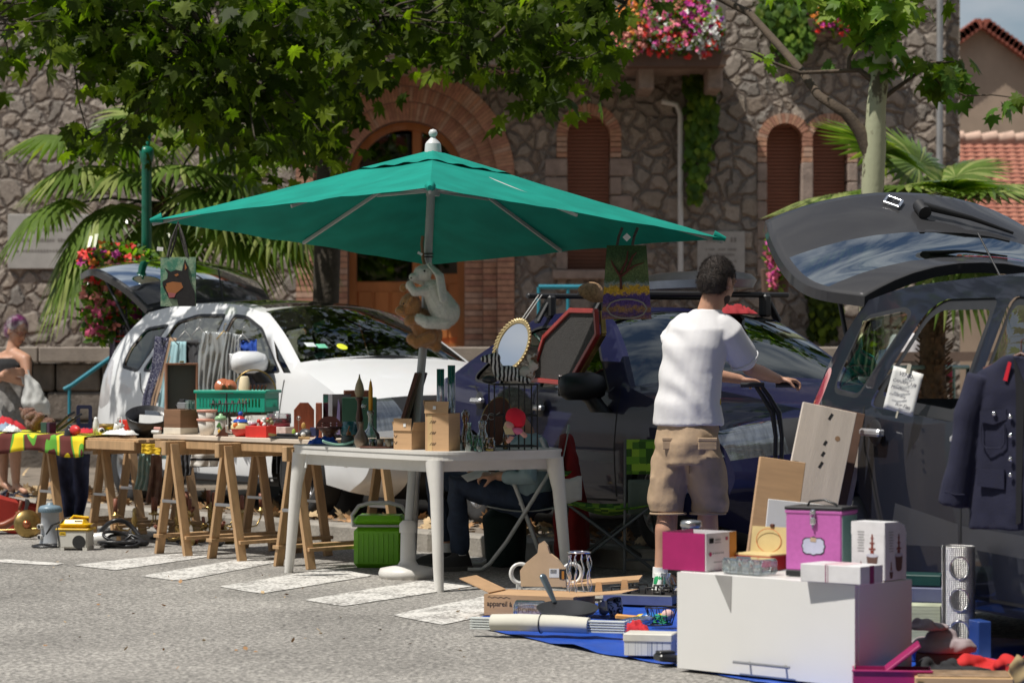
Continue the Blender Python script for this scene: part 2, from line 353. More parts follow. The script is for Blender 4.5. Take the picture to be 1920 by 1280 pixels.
def worn():
 m, t, b=newmat('worn_road_paint');N=t.nodes.new;K=t.links.new
 tc=N('ShaderNodeTexCoord');n=N('ShaderNodeTexNoise');n.inputs['Scale'].default_value=5;n.inputs['Detail'].default_value=10;n.inputs['Roughness'].default_value=.72;K(tc.outputs['Object'], n.inputs[0])
 n2=N('ShaderNodeTexNoise');n2.inputs['Scale'].default_value=46;n2.inputs['Detail'].default_value=5;K(tc.outputs['Object'], n2.inputs[0]);ma=N('ShaderNodeMath');ma.operation='MULTIPLY_ADD';ma.inputs[1].default_value=.9;K(n2.outputs[0], ma.inputs[0]);K(n.outputs[0], ma.inputs[2])
 r=N('ShaderNodeMapRange');r.inputs[1].default_value=.84;r.inputs[2].default_value=.98;K(ma.outputs[0], r.inputs[0])
 c=N('ShaderNodeMixRGB');c.inputs[1].default_value=(.27, .255, .235, 1);c.inputs[2].default_value=(.64, .62, .58, 1);K(r.outputs[0], c.inputs[0])
 m2=N('ShaderNodeMixRGB');m2.blend_type='OVERLAY';m2.inputs[0].default_value=.45;K(c.outputs[0], m2.inputs[1]);K(n2.outputs[0], m2.inputs[2])
 K(m2.outputs[0], b.inputs['Base Color']);b.inputs['Roughness'].default_value=.8;return m
z=MB()
for q in[[(0, 1048), (0, 1054), (100, 1060), (122, 1057)], [(139, 1060), (214, 1069), (400, 1042), (335, 1038)], [(268, 1080), (336, 1089), (520, 1054), (457, 1048)], [(414, 1100), (486, 1113), (700, 1079), (620, 1066)], [(571, 1125), (643, 1137), (893, 1098), (807, 1087)], [(736, 1153), (829, 1171), (960, 1142), (915, 1118)]]:
 pts=[GR(a, b_)for a, b_ in q]
 out=[]
 for i in range(len(pts)):
  a, b_=pts[i], pts[(i+1)%len(pts)];n=max(2, int((b_-a).length/.06))
  for k in range(n):
   p=a.lerp(b_, k/n);out.append((p.x+R.uniform(-.012, .012), p.y+R.uniform(-.02, .02), .004))
 vv, ff=cdt([[(p[0], p[1])for p in out]]);z.add([(p.x, p.y, .004)for p in vv], [list(t)if(vv[t[1]]-vv[t[0]]).cross(vv[t[2]]-vv[t[0]])>0 else list(t)[::-1]for t in ff])
struct(z, 'road_markings', worn())
KP=[(-14, 33.2), (-2.84, 20.0), (1.0, 15.45), (3.6, 13.9), (14, 10.5)]
M_kerb=mat('kerb_concrete', (.30, .275, .24), .9, var=.25, sc=6, bump=.5, bs=50, grime=.5)
kb=MB()
for(x0, y0), (x1, y1)in zip(KP[:-1], KP[1:]):
 a, b_=V((x0, y0, 0)), V((x1, y1, 0));n=int((b_-a).length/1.0);u=(b_-a).normalized();nn=V((-u.y, u.x, 0));nn=nn if nn.y>0 else-nn
 for i in range(n):
  p=a.lerp(b_, i/n);q=a.lerp(b_, (i+1)/n)-u*.008
  kb.bar(p+nn*.09+V((0, 0, .058)), q+nn*.09+V((0, 0, .058)), .17, .146+R.uniform(-.004, .004), bv=.018)
struct(kb, 'kerb', M_kerb)
pv=MB();off=[(x+.12, y+.10)for x, y in KP]
pv.poly([(x, y, .118)for x, y in off]+[(300, 10.6, .118), (300, 500, .118), (-300, 500, .118), (-300, 33.3, .118)])
struct(pv, 'pavement', mat('gritty_pavement', (.20, .165, .13), .95, var=.35, sc=5, bump=.6, bs=70, grime=.4))
def fx(px):return(px-960)/150
def fz(py):return 1.26-(py-670)/150
FY=5000/150
# ---- leaf helpers ----
PLANE=[(0, 0), (.13, .12), (.42, .02), (.36, .2), (.62, .34), (.36, .42), (.44, .72), (.2, .62), (0, 1.05), (-.2, .62), (-.44, .72), (-.36, .42), (-.62, .34), (-.36, .2), (-.42, .02), (-.13, .12)]
def leaf(mb, p, up, nrm, size, shape=PLANE, mi=0, curl=.25):
 y=up.normalized();x=y.cross(nrm)
 if x.length<1e-4:x=y.cross(V((.3, .5, .8)))
 x.normalize();n=x.cross(y)
 vs=[p+x*(a*size)+y*(b*size)-n*(curl*size*(a*a+(b-.4)**2))for a, b in shape];c=p+y*(.4*size)
 k=len(vs);mb.add([c]+vs, [[0, i+1, (i+1)%k+1]for i in range(k)], None, mi, False)
OVAL=[(0, 0), (.3, .25), (.34, .6), (0, 1), (-.34, .6), (-.3, .25)]
def leafmat(key, col, tr=.35, var=.35):
 m, t, b=newmat(key);N=t.nodes.new;K=t.links.new
 o=t.nodes['Material Output'];tc=N('ShaderNodeTexCoord');n=N('ShaderNodeTexNoise');n.inputs['Scale'].default_value=5;n.inputs['Detail'].default_value=4;K(tc.outputs['Object'], n.inputs[0])
 c=N('ShaderNodeMixRGB');c.inputs[1].default_value=(*[k*(1-var)for k in col], 1);c.inputs[2].default_value=(*[k*(1+var)for k in col], 1)
 r=N('ShaderNodeMapRange');r.inputs[1].default_value=.35;r.inputs[2].default_value=.65;K(n.outputs[0], r.inputs[0]);K(r.outputs[0], c.inputs[0])
 K(c.outputs[0], b.inputs['Base Color']);b.inputs['Roughness'].default_value=.5;b.inputs['Specular IOR Level'].default_value=.18
 tl=N('ShaderNodeBsdfTranslucent');g2=N('ShaderNodeMixRGB');g2.blend_type='MULTIPLY';g2.inputs[0].default_value=1;g2.inputs[2].default_value=(1.5, 1.9, .35, 1);K(c.outputs[0], g2.inputs[1]);K(g2.outputs[0], tl.inputs[0])
 ms=N('ShaderNodeMixShader');ms.inputs[0].default_value=tr;K(b.outputs[0], ms.inputs[1]);K(tl.outputs[0], ms.inputs[2]);K(ms.outputs[0], o.inputs[0]);return m
LF_d=[leafmat('leaf_dark', (.034, .056, .005), .5), leafmat('leaf_mid', (.066, .100, .009), .52), leafmat('leaf_yellowish', (.15, .20, .018), .55)]
LF_b=[leafmat('leaf_bright', (.12, .21, .03), .45), leafmat('leaf_lime', (.2, .28, .04), .45), leafmat('leaf_green', (.07, .14, .025), .4)]
M_bark=mat('dark_bark', (.06, .048, .035), .95, var=.4, sc=12, bump=1, bs=30)
M_planebark=mat('mottled_plane_bark', (.36, .37, .24), .8, sc=5.5, col2=(.10, .085, .05), thr=(.53, .57), bump=.3, bs=30, stretch=(1.2, 1.2, .7))
def rvec(s=1):return V((R.gauss(0, s), R.gauss(0, s), R.gauss(0, s)))
# ---- stone town hall ----
hall=thing('stone_building', 'rubble stone building with brick arched doorway, shuttered arched windows and flowered balcony', 'building', (0, FY, 0))
M_stone=stone('rubble_stone', 4.7, [(.27, .215, .17), (.36, .295, .24), (.30, .26, .22), (.41, .345, .285), (.24, .215, .19), (.33, .27, .21)], mortar=(.15, .12, .10), width=.06, dist=.30, depth=.055)
M_ash=mat('ashlar_stone', (.31, .24, .20), .9, var=.3, sc=7, bump=.8, bs=40, grime=.4)
BR=[mat('brick_red', (.42, .21, .14), .85, var=.25, sc=12, bump=.4), mat('brick_orange', (.48, .26, .165), .85, var=.25, sc=12, bump=.4), mat('brick_pale', (.50, .32, .23), .85, var=.2, sc=12, bump=.4)]
M_shut=mat('brown_shutter', (.34, .145, .095), .6, var=.15, stretch=(1, 1, 8));M_mort=mat('mortar', (.16, .11, .085), .95, bump=.3)
def archhole(cx, cy, r, ybot):
 return[(fx(cx)+r/150*cos(radians(a)), fz(cy)+r/150*sin(radians(a)))for a in range(0, 181, 10)]+[(fx(cx)-r/150, fz(ybot)), (fx(cx)+r/150, fz(ybot))]
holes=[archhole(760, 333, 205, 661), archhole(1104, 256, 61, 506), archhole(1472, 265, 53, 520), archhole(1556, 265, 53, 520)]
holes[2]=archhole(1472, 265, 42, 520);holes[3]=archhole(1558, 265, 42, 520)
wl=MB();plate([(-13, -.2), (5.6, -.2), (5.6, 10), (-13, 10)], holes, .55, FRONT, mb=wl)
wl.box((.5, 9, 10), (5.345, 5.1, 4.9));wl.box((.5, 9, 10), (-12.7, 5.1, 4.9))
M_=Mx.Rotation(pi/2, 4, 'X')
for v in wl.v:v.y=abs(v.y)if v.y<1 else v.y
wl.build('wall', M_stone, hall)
rf=MB();rf.box((20, 11, .3), (-3.7, 4.9, 10.16));rf.build('roof', mat('roof_tiles', (.35, .13, .08), .9, var=.3), hall)
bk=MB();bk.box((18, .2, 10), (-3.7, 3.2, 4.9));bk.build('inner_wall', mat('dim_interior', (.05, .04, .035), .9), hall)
def ring(mb, cx, cy, r0, r1, y0, y1, nb, a0=0, a1=180, gap=.12):
 X, Z=fx(cx), fz(cy);r0/=150;r1/=150
 for i in range(nb):
  t0=radians(a0+(a1-a0)*(i+gap/2)/nb);t1=radians(a0+(a1-a0)*(i+1-gap/2)/nb);j=R.uniform(-.006, .006)
  vs=[(X+r*cos(t), y+j, Z+r*sin(t))for y in(y0, y1)for r, t in((r0, t0), (r1, t0), (r1, t1), (r0, t1))]
  mb.add(vs, [(0, 1, 2, 3), (4, 7, 6, 5), (0, 4, 5, 1), (1, 5, 6, 2), (2, 6, 7, 3), (3, 7, 4, 0)], None, R.choice((0, 0, 1, 1, 2)))
def jamb(mb, x0, x1, za, zb, y0, y1, h=.075, mis=(0, 1, 1, 2)):
 n=max(1, round((zb-za)/h));h=(zb-za)/n;k=max(1, round((x1-x0)/.24))
 for i in range(n):
  o=.5*(i%2)if k>1 else 0
  xs=[x0]+[x0+(x1-x0)*(j+1-o)/k for j in range(k)if x0<x0+(x1-x0)*(j+1-o)/k<x1-.01]+[x1]
  for a, b_ in zip(xs[:-1], xs[1:]):
   mb.box((b_-a-.01, y1-y0, h-.012), ((a+b_)/2, (y0+y1)/2+R.uniform(-.004, .004), za+(i+.5)*h), mi=R.choice(mis))
ar=MB();steps=[(172, 205, -.03), (145, 172, .10), (110, 145, .22)]
for r0, r1, y0 in steps:
 ring(ar, 760, 333, r0, r1, y0, .5, int(r1*.42))
 for sg in(-1, 1):
  xa, xb=sorted((fx(760+sg*r0), fx(760+sg*r1)));jamb(ar, xa, xb, 1.33, fz(333), y0, .5)
ar.build('brick_arch', BR, hall)
mo=MB()
for r0, r1, y0 in steps:
 lp=[(fx(760)+r1/150*cos(radians(a)), fz(333)+r1/150*sin(radians(a)))for a in range(0, 181, 8)]+[(fx(760-r1), 1.3), (fx(760-r0), 1.3)]+[(fx(760)+r0/150*cos(radians(a)), fz(333)+r0/150*sin(radians(a)))for a in range(180, -1, -8)]+[(fx(760+r0), 1.3), (fx(760+r1), 1.3)]
 plate(lp, [], .4, Mx.Translation((0, y0+.012+.4, 0))@FRONT, mb=mo)
mo.build('arch_mortar', M_mort, hall)
M_dw=mat('orange_wood', (.42, .15, .045), .35, var=.2, sc=6, stretch=(1, 1, .2), coat=.3)
def arched_frame(cx, cy, r, zb, th, w_):
 o=[(fx(cx)+r/150*cos(radians(a)), fz(cy)+r/150*sin(radians(a)))for a in range(0, 181, 8)]+[(fx(cx-r), zb), (fx(cx+r), zb)]
 q=r-w_*150;i_=[(fx(cx)+q/150*cos(radians(a)), fz(cy)+q/150*sin(radians(a)))for a in range(0, 181, 8)]+[(fx(cx-q), zb+.1), (fx(cx+q), zb+.1)]
 return o, i_
o_, i_=arched_frame(760, 333, 111, 1.34, .1, .1)
df=plate(o_, [i_], .12, Mx.Translation((0, .62, 0))@FRONT)
df.box((1.42, .1, .12), (fx(760), .6, fz(395)), b=.01);df.box((.12, .1, 3.0), (fx(779), .595, 2.7), b=.01)
door=df.build('door', M_dw, hall)
pn=MB();pn.box((.62, .05, .95), (fx(826), .6, 1.85), b=.01);pn.box((.75, .05, .85), (fx(712), .6, 1.8), b=.01)
for k in range(3):pn.box((.16, .03, .7), (fx(800+k*26), .57, 1.85), b=.012)
for k in range(3):pn.box((.19, .03, .6), (fx(680+k*32), .57, 1.8), b=.012)
pn.build('door_panel', M_dw, door)
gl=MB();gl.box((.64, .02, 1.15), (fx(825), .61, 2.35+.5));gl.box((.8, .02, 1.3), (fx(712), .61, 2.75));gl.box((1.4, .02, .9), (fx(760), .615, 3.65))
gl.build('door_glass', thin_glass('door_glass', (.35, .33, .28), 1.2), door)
hd=MB();hd.box((.035, .03, .12), (fx(789), .53, 2.9), mi=0);hd.tube([(fx(789), .53, 2.35), (fx(789), .46, 2.35), (fx(795), .46, 2.35)], .015);hd.box((.05, .02, .25), (fx(789), .54, 2.4));hd.build('handle', mat('brass', (.6, .45, .2), .3, 1), door)
def win(cx, cy, ro, ri, nb, yb, split=False):
 w_=MB();ring(w_, cx, cy, ri, ro, -.025, .42, nb)
 for sg in(-1, 1):
  xa, xb=sorted((fx(cx+sg*ri), fx(cx+sg*ro)))
  jamb(w_, xa, xb, fz(cy+40), fz(cy), -.025, .42)
  q=xa if sg<0 else xa
  n=6;z1=fz(cy+40);z0=fz(yb)
  for k in range(n):
   ww=(xb-xa)+(R.choice((.0, .14))if not split else 0);xc=xb-ww/2 if sg<0 else xa+ww/2
   w_.box((ww, .45, (z1-z0)/n-.015), (xc, .2, z0+(k+.5)*(z1-z0)/n), b=.01, mi=3)
 if not split:w_.box((fx(cx+ro)-fx(cx-ro)+.1, .5, .12), (fx(cx), .16, fz(yb)-.06), b=.015, mi=3)
 a=w_.build('window', BR+[M_ash], hall)
 s_=MB();s_.poly([(fx(cx)+ri/150*cos(radians(t)), .36, fz(cy)+ri/150*sin(radians(t)))for t in range(0, 181, 9)]+[(fx(cx-ri), .36, fz(yb)), (fx(cx+ri), .36, fz(yb))])
 zz=fz(yb)+.02
 while zz<fz(cy-ri)-.02:
  hw=ri/150 if zz<fz(cy)else sqrt(max(0, (ri/150)**2-(zz-fz(cy))**2));s_.box((2*hw-.01, .02, .036), (fx(cx), .34, zz), rot=(12, 0, 0));zz+=.046
 s_.build('shutter', M_shut, a)
win(1104, 256, 61, 40, 23, 506);win(1472, 265, 52, 34, 20, 520, True);win(1556, 265, 52, 34, 20, 520, True)
c_=MB();c_.box((.14, .3, fz(305)-fz(520)), (fx(1514), .12, (fz(305)+fz(520))/2), b=.01);c_.build('window_column', M_ash, hall)
def plaque(x0, y0, x1, y1, label, rows):
 p=MB();p.box((fx(x1)-fx(x0), .05, fz(y0)-fz(y1)), ((fx(x0)+fx(x1))/2, 0, (fz(y0)+fz(y1))/2), b=.006)
 o=one(p, 'stone_plaque', mat('pale_marble', (.42, .40, .37), .6, var=.1, grime=.25), label, 'plaque', (0, FY-.026, 0))
 t=MB()
 for r_, (yy, h, n)in enumerate(rows):
  xs=fx(x0)+.1;xe=fx(x1)-.1;cw=(xe-xs)/n
  for k in range(n):
   if R.random()<.15:continue
   t.box((cw*.62, .004, h*R.uniform(.6, 1)), (xs+(k+.5)*cw, -.027, fz(yy)))
 t.build('engraved_lettering', mat('faded_engraving', (.24, .22, .20), .8), o)
plaque(1307, 434, 1396, 516, 'pale square stone plaque with faded engraving behind the head of the man in white', [(450, .07, 9), (468, .035, 20), (478, .04, 14), (490, .03, 20), (500, .03, 20)])
plaque(16, 402, 170, 504, 'wide pale stone plaque on the wall behind the palm fronds', [(430, .04, 20), (450, .04, 24), (470, .035, 22)])
def pipe(pts, r, label, m):
 p=MB();p.tube(pts, r, 10);one(p, 'drainpipe', m, label, 'drainpipe', (0, FY-.1, 0))
M_white=mat('painted_grey_white', (.62, .61, .58), .5, var=.06);M_pvc=mat('zinc_pipe', (.38, .38, .38), .45, .5, var=.1)
pipe([(fx(1275), 0, fz(560)), (fx(1275), 0, fz(215)), (fx(1268), 0, fz(198)), (fx(1240), 0, fz(192))], .035, 'pale drainpipe between the parasol and the ivy column', M_white)
pipe([(fx(1759), 0, fz(400)), (fx(1760), 0, fz(-100))], .042, 'grey metal drainpipe near the right corner of the stone building', M_pvc)
bal=MB();bal.box((fx(1347)-fx(620), 1.25, .14), ((fx(1347)+fx(620))/2, -.62, fz(133)), b=.01);bal.box((fx(1347)-fx(620)+.1, 1.35, .06), ((fx(1347)+fx(620))/2, -.62, fz(122)), b=.01)
for px in(700, 1205, 1330):bal.box((.18, 1.0, .3), (fx(px), -.5, fz(160)), b=.02)
bo=bal.build('balcony', M_ash, hall)
rl=MB()
x=fx(625)
while x<fx(1345):rl.box((.12, .03, 1.0), (x, -1.2, fz(118)+.62), b=.004);x+=.19
rl.box((fx(1347)-fx(620), .06, .07), ((fx(1347)+fx(620))/2, -1.16, fz(118)+.35));rl.box((fx(1347)-fx(620), .08, .06), ((fx(1347)+fx(620))/2, -1.2, fz(118)+1.14))
rl.build('railing', mat('weathered_wood', (.2, .17, .145), .9, var=.3, stretch=(1, 1, .2)), bo)
up=MB();up.box((fx(1345)-fx(1180), .08, 2.2), ((fx(1345)+fx(1180))/2, .0, 6.0));up.build('balcony_door', mat('grey_door_paint', (.32, .33, .36), .6), hall)
us=MB();us.box((fx(1640)-fx(1520), .35, .1), ((fx(1640)+fx(1520))/2, -.1, fz(62)), b=.01);us.build('window_sill', M_ash, hall)
FC={'red':(.75, .03, .02), 'pink':(.75, .12, .25), 'magenta':(.5, .02, .25), 'white':(.8, .78, .75), 'orange':(.8, .25, .03), 'purple':(.3, .04, .4), 'yellow':(.8, .6, .05), 'salmon':(.75, .25, .2)}
FM={k:mat('petal_'+k, v, .6, var=.15, sub=0)for k, v in FC.items()}
def flowers(name, label, cen, rad, nl, nf, cols, ls=.07, fs=.03, box=None, drape=.5, cat='flowers'):
 t=thing(name, label, cat, cen)
 lf=MB()
 def pt():
  while True:
   v=V((R.uniform(-1, 1), R.uniform(-1, 1), R.uniform(-1, 1)))
   if v.length<1:return V((v.x*rad[0], v.y*rad[1], v.z*rad[2]-drape*abs(v.y)*rad[2]*.3))
 for _ in range(nl):leaf(lf, pt(), rvec(), V((R.gauss(0, .6), R.gauss(-.5, .5), R.uniform(.2, 1))), ls*R.uniform(.6, 1.3), OVAL, R.choice((0, 1, 2)))
 lf.build('foliage', LF_b, t)
 fl=MB();keys=list(cols);
 blobs=[(pt(), R.randrange(len(keys)))for _ in range(14)]
 for _ in range(nf):
  p=pt();p=p*R.uniform(.9, 1.08)
  if rad[1]>0:p.y=-abs(p.y)
  b_=min(blobs, key=lambda q:(q[0]-p).length);c=b_[1]if R.random()<.75 else R.randrange(len(keys))
  for k in range(5):
   a=k*1.257+R.random();n=V((R.gauss(0, .4), -1, R.gauss(.3, .4))).normalized();u=n.cross(V((sin(a), .2, cos(a)))).normalized()
   leaf(fl, p, u, n, fs*R.uniform(.7, 1.2), OVAL, c)
 fl.build('blossoms', [FM[k]for k in keys], t)
 if box:
  bx=MB();bx.box(box[0], box[1], b=.01, taper=1.1);bx.build('planter', mat('planter_brown', (.12, .07, .05), .8), t)
 return t
YB=FY-1.2
ALLC=['magenta', 'pink', 'white', 'red', 'purple', 'salmon', 'magenta', 'white']
flowers('balcony_flowers', 'large mixed pink and magenta blossom mass at the right end of the balcony', (fx(1262)*.962, YB-.15, fz(70)), (.62, .3, .42), 1100, 250, ALLC, .06, .045, ((1.1, .25, .2), (0, .1, -.42)))
flowers('balcony_flowers', 'tuft of yellow flowers rising above the pink mass on the balcony', (fx(1278)*.962, YB-.05, fz(12)), (.22, .2, .28), 250, 80, ['yellow', 'orange', 'yellow'], .06, .045)
flowers('balcony_flowers', 'red and white geraniums at the balcony corner above the ivy column', (fx(1322)*.962, YB-.15, fz(88)), (.2, .25, .28), 250, 120, ['red', 'white', 'pink'], .06, .045)
flowers('balcony_flowers', 'orange and pink blossoms beside the drooping plane leaves on the balcony', (fx(1185)*.962, YB-.2, fz(78)), (.26, .25, .36), 330, 120, ['orange', 'pink', 'salmon'], .06, .045)
flowers('balcony_flowers', 'pink and white balcony blossoms glimpsed behind the plane leaves', (fx(1000)*.962, YB-.1, fz(60)), (.9, .25, .3), 700, 260, ['magenta', 'white', 'red', 'pink'], .06, .045, ((1.6, .25, .2), (0, .1, -.3)))
flowers('balcony_flowers', 'purple and red balcony blossoms half hidden in the middle of the foliage', (fx(700)*.962, YB-.1, fz(50)), (.9, .25, .3), 600, 220, ['magenta', 'purple', 'red'], .06, .045, ((1.6, .25, .2), (0, .1, -.3)))
flowers('window_flowers', 'orange and pink flowers in the box on the upper right window sill', (fx(1575), FY-.25, fz(38)), (.45, .2, .22), 350, 130, ['orange', 'magenta', 'red'], .06, .045, ((.8, .2, .16), (0, .05, -.1)))
flowers('wall_flowers', 'pink flowers hanging on the stone wall left of the raised grey tailgate', (fx(1458)*.95, FY-1.5, fz(488)), (.14, .15, .42), 350, 75, ['pink', 'magenta', 'pink'], .07, .05, ((.3, .2, .3), (0, .15, -.3)))
def ivy(label, pts, n, mats=LF_b, sz=.13):
 t=MB()
 for _ in range(n):
  px, py, w_=pts[R.randrange(len(pts))];px+=R.uniform(-1, 1)*w_;py+=R.uniform(-20, 20)
  leaf(t, V((fx(px), -.06-R.random()*.22, fz(py))), V((R.gauss(0, .3), -.4, -1)), V((R.gauss(0, .3), -1, .35)), sz*R.uniform(.6, 1.2), OVAL, R.choice((0, 0, 1, 2)))
 one(t, 'ivy', mats, label, 'ivy', (0, FY, 0))
ivy('narrow column of bright ivy hanging below the right end of the balcony', [(1310, 150, 28), (1312, 180, 26), (1315, 210, 26), (1312, 240, 26), (1308, 270, 24), (1305, 300, 20), (1303, 330, 14), (1300, 355, 10), (1320, 225, 20), (1318, 195, 20)], 560)
ivy('dense green ivy hanging below the top edge near the upper window', [(1470, -20, 50), (1470, 15, 50), (1475, 45, 45), (1480, 70, 38), (1485, 92, 22), (1470, 30, 45)], 640)
ivy('dark ivy bush on the stone wall under the raised grey tailgate', [(1540, 550, 24), (1545, 580, 28), (1540, 610, 24), (1545, 565, 26)], 330, LF_d)
# ---- terrace wall ----
TY=5000/180;tx=lambda p:(p-960)/180
tw=thing('terrace_wall', 'low terrace wall of squared grey blocks with a flat stone cap below the building', 'wall', (0, TY, 0))
bb=MB();zc=[(.05, .32), (.33, .60), (.61, .90), (.91, 1.20)]
for r_, (za, zb)in enumerate(zc):
 x=-10-R.random()
 while x<3.6:
  wd=R.uniform(.45, .85);bb.box((wd-.02, .4, zb-za), (x+wd/2, .1+R.uniform(-.008, .008), (za+zb)/2), b=.02);x+=wd
bb.build('blocks', mat('dark_block_stone', (.15, .125, .105), .95, var=.45, sc=4, bump=1, bs=25, grime=.3), tw)
cp=MB();x=-10.5
while x<3.5:cp.box((1.39, .6, .16), (x+.7, .1, 1.29), b=.012);x+=1.4
cp.build('cap', mat('cap_stone', (.30, .25, .21), .85, var=.2, sc=3, bump=.4, grime=.4), tw)
tb=MB();tb.box((13.6, .3, 1.2), (-3.4, .5, .6));tb.box((15.5, 5.0, .1), (-2.6, 3.0, 1.27));tb.build('terrace_floor', M_mort, tw)
hr=MB()
hr.tube([W(120, 730, 190), W(135, 722, 190), W(205, 672, 190), W(300, 600, 190)], .022, 8)
for a in(130, 205):q=W(a, 724-(a-130)*.7, 190);hr.tube([q, (q.x, q.y, .12)], .016, 6)
one(hr, 'handrail', mat('teal_rail_paint', (.02, .22, .30), .4), 'blue green sloping stair handrail in front of the terrace wall', 'handrail')
hr=MB();q0, q1=W(1010, 538, 178), W(1120, 538, 178)
hr.tube([q0, q1], .025, 8)
for q in(q0, q0.lerp(q1, .5), q1):hr.tube([q, (q.x, q.y, .12)], .018, 6)
one(hr, 'handrail', mat('teal_rail_paint'), 'level blue green handrail seen above the navy car roof', 'handrail')
# ---- far house, hill ----
fh=thing('gabled_house', 'beige rendered house with red tiled gable beyond the stone building', 'house', (11.0, 62.5, 0))
hw=MB();H=lambda px, py:((px-960)/80-11.0, 1.26-(py-670)/80)
a=H(1838, 52);l_=H(1640, 196);r_=H(2040, 200)
hw.prism([(l_[0], -1), (r_[0], -1), (r_[0], r_[1]), a, (l_[0], l_[1])], 10, Mx.Translation((0, 10, 0))@FRONT)
hw.build('wall', mat('beige_render', (.36, .27, .20), .95, var=.15, sc=1.2, grime=.2), fh)
ro=MB()
for p, q in((a, l_), (a, r_)):
 u=V((q[0]-p[0], 0, q[1]-p[1]));n=V((-u.z, 0, u.x)).normalized();n=n if n.z>0 else-n
 k=26
 for i in range(k):
  c=V((p[0], 0, p[1]))+u*((i+.5)/k*1.06)+n*.1;ro.tube([c+V((0, -.35, 0)), c+V((0, 10.3, 0))], .14, 6)
ro.build('roof', mat('red_roof_tile', (.30, .085, .055), .85, var=.35, sc=3), fh)
ex=thing('tiled_shed', 'low building with pale orange tiled roof right of the stone building corner', 'house', (0, 50, 0))
def tr_(u, v):
 x=8.0+u*6.5;return(x, 1.0+(-2.0*v), 5.35-(v*1.9)+.035*abs(sin(x*16)))
rt=MB();rt.grid(tr_, 330, 1)
for k in range(22):
 v=(k+.5)/22;rt.tube([(8, 1.0-2*v, 5.36-1.9*v+.02), (14.5, 1.0-2*v, 5.36-1.9*v+.02)], .018, 4, mi=1)
x=8.0
while x<14.4:rt.tube([(x, 1.05, 5.42), (x+.33, 1.05, 5.47)], [.11, .13], 8, mi=2);x+=.32
rt.build('roof', [mat('orange_roof_tile', (.52, .23, .15), .85, var=.4, sc=7, col2=(.36, .12, .08)), mat('roof_shadow_joint', (.2, .08, .06), .9), mat('ridge_tile', (.58, .40, .31), .9, var=.3, sc=5)], ex)
ew=MB();ew.box((6.4, 4, 3.6), (11.2, 1.1, 1.7));ew.build('wall', mat('beige_render'), ex)
hl=MB()
def hf(u, v):x=5+u*120;y=190+v*60;return(x, y, max(0, 30*sin(pi*min(1, u*1.3+.15))*sin(pi*(v*.5+.02))+noise.noise(V((x*.1, y*.1, 0)))*3)-2)
hl.grid(hf, 60, 16)
struct(hl, 'hill', mat('wooded_hill', (.05, .08, .035), .95, var=.4, sc=.4, bump=1, bs=1.0))
# ---- trees ----
def twig(mb, a, b_, r0, r1, k=6, wob=.06):
 a, b_=V(a), V(b_);pts=[a.lerp(b_, i/k)+rvec(wob*(b_-a).length*.5)*(0<i<k)for i in range(k+1)]
 mb.tube(pts, [r0+(r1-r0)*i/k for i in range(k+1)], 6);return pts
pt_=thing('plane_tree', 'big shady plane tree whose dark lobed leaves hang over the parasol', 'tree', XY(612, 212, .12))
B0=V(pt_.location)
tk=MB();tk.tube([V((0, 0, 0)), V((.0, 0, .35)), V((-.01, 0, 1.4)), V((.02, 0, 2.6)), V((.1, .1, 3.6)), V((0, .2, 4.8)), V((.1, .1, 6.2))], [.17, .125, .115, .12, .12, .10, .07], 14)
outl=[(15, -10), (20, 90), (62, 85), (75, 140), (110, 118), (165, 110), (150, 170), (170, 200), (135, 250), (118, 290), (165, 320), (230, 300), (255, 268), (330, 300), (345, 255), (420, 285), (480, 330), (545, 345), (590, 318), (690, 285), (705, 265), (680, 235), (690, 180), (730, 140), (800, 120), (850, 135), (895, 180), (925, 225), (975, 240), (1045, 240), (1050, 200), (1085, 205), (1085, 185), (1180, 195), (1190, 130), (1155, 60), (1185, 20), (1190, -10)]
lv=MB();K_=0
cl=[]
while len(cl)<222:
 px, py=R.uniform(0, 1200), R.uniform(-40, 345)
 if 250<px<350 and 185<py<245:continue
 if inpoly(px, max(py, 0), outl)and all(inpoly(px+dx, max(py+dy, 0), outl)for dx, dy in((30, 0), (-30, 0), (0, 42), (20, 30), (-20, 30))):
  cl.append(W(px, py, R.uniform(236, 252)if px<460 else R.uniform(213, 250)))
tops=[V((R.uniform(-4.6, 1.6), R.uniform(20.2, 25.5), R.uniform(4.2, 6.6)))for _ in range(170)]
tops=[q for q in tops if not(q.x<-2.0 and 21.6<q.y<25.6)]
tops+=[V((R.uniform(-5.6, -3.2), R.uniform(19.6, 22.5), R.uniform(3.6, 5.2)))for _ in range(26)]
limbs=[]
for tgt in((-4.2, 20.8, 3.9), (-3.2, 22.6, 4.6), (-2.2, 20.6, 3.6), (-1.0, 20.6, 3.9), (.2, 21.2, 3.6), (1.0, 22.0, 4.4), (-.5, 24.6, 5.0), (-3.4, 24.6, 4.2), (-2.0, 21.6, 5.8), (-.2, 21.6, 5.6)):
 limbs.append(twig(tk, V((.05, .1, 3.0+R.random()*1.5)), V(tgt)-B0, .055, .018, 8, .08))
nodes=[p for l in limbs for p in l]
for c in cl+tops:
 c=c-B0;q=min(nodes, key=lambda p:(p-c).length)
 if(q-c).length<2.2:twig(tk, q, c, .012, .004, 4, .08)
 for _ in range(14 if c.z+B0.z<4.1 else 12):
  p=c+rvec(.13);leaf(lv, p, V((R.gauss(0, .5), R.gauss(0, .5), -.8)), V((R.gauss(0, .45), R.gauss(-.35, .45), 1)), R.triangular(.07, .23, .15), PLANE, R.choices((0, 1, 2), (4, 4, 2))[0], R.uniform(.0, .7))
tk.build('trunk', M_bark, pt_);lv.build('crown', LF_d, pt_)
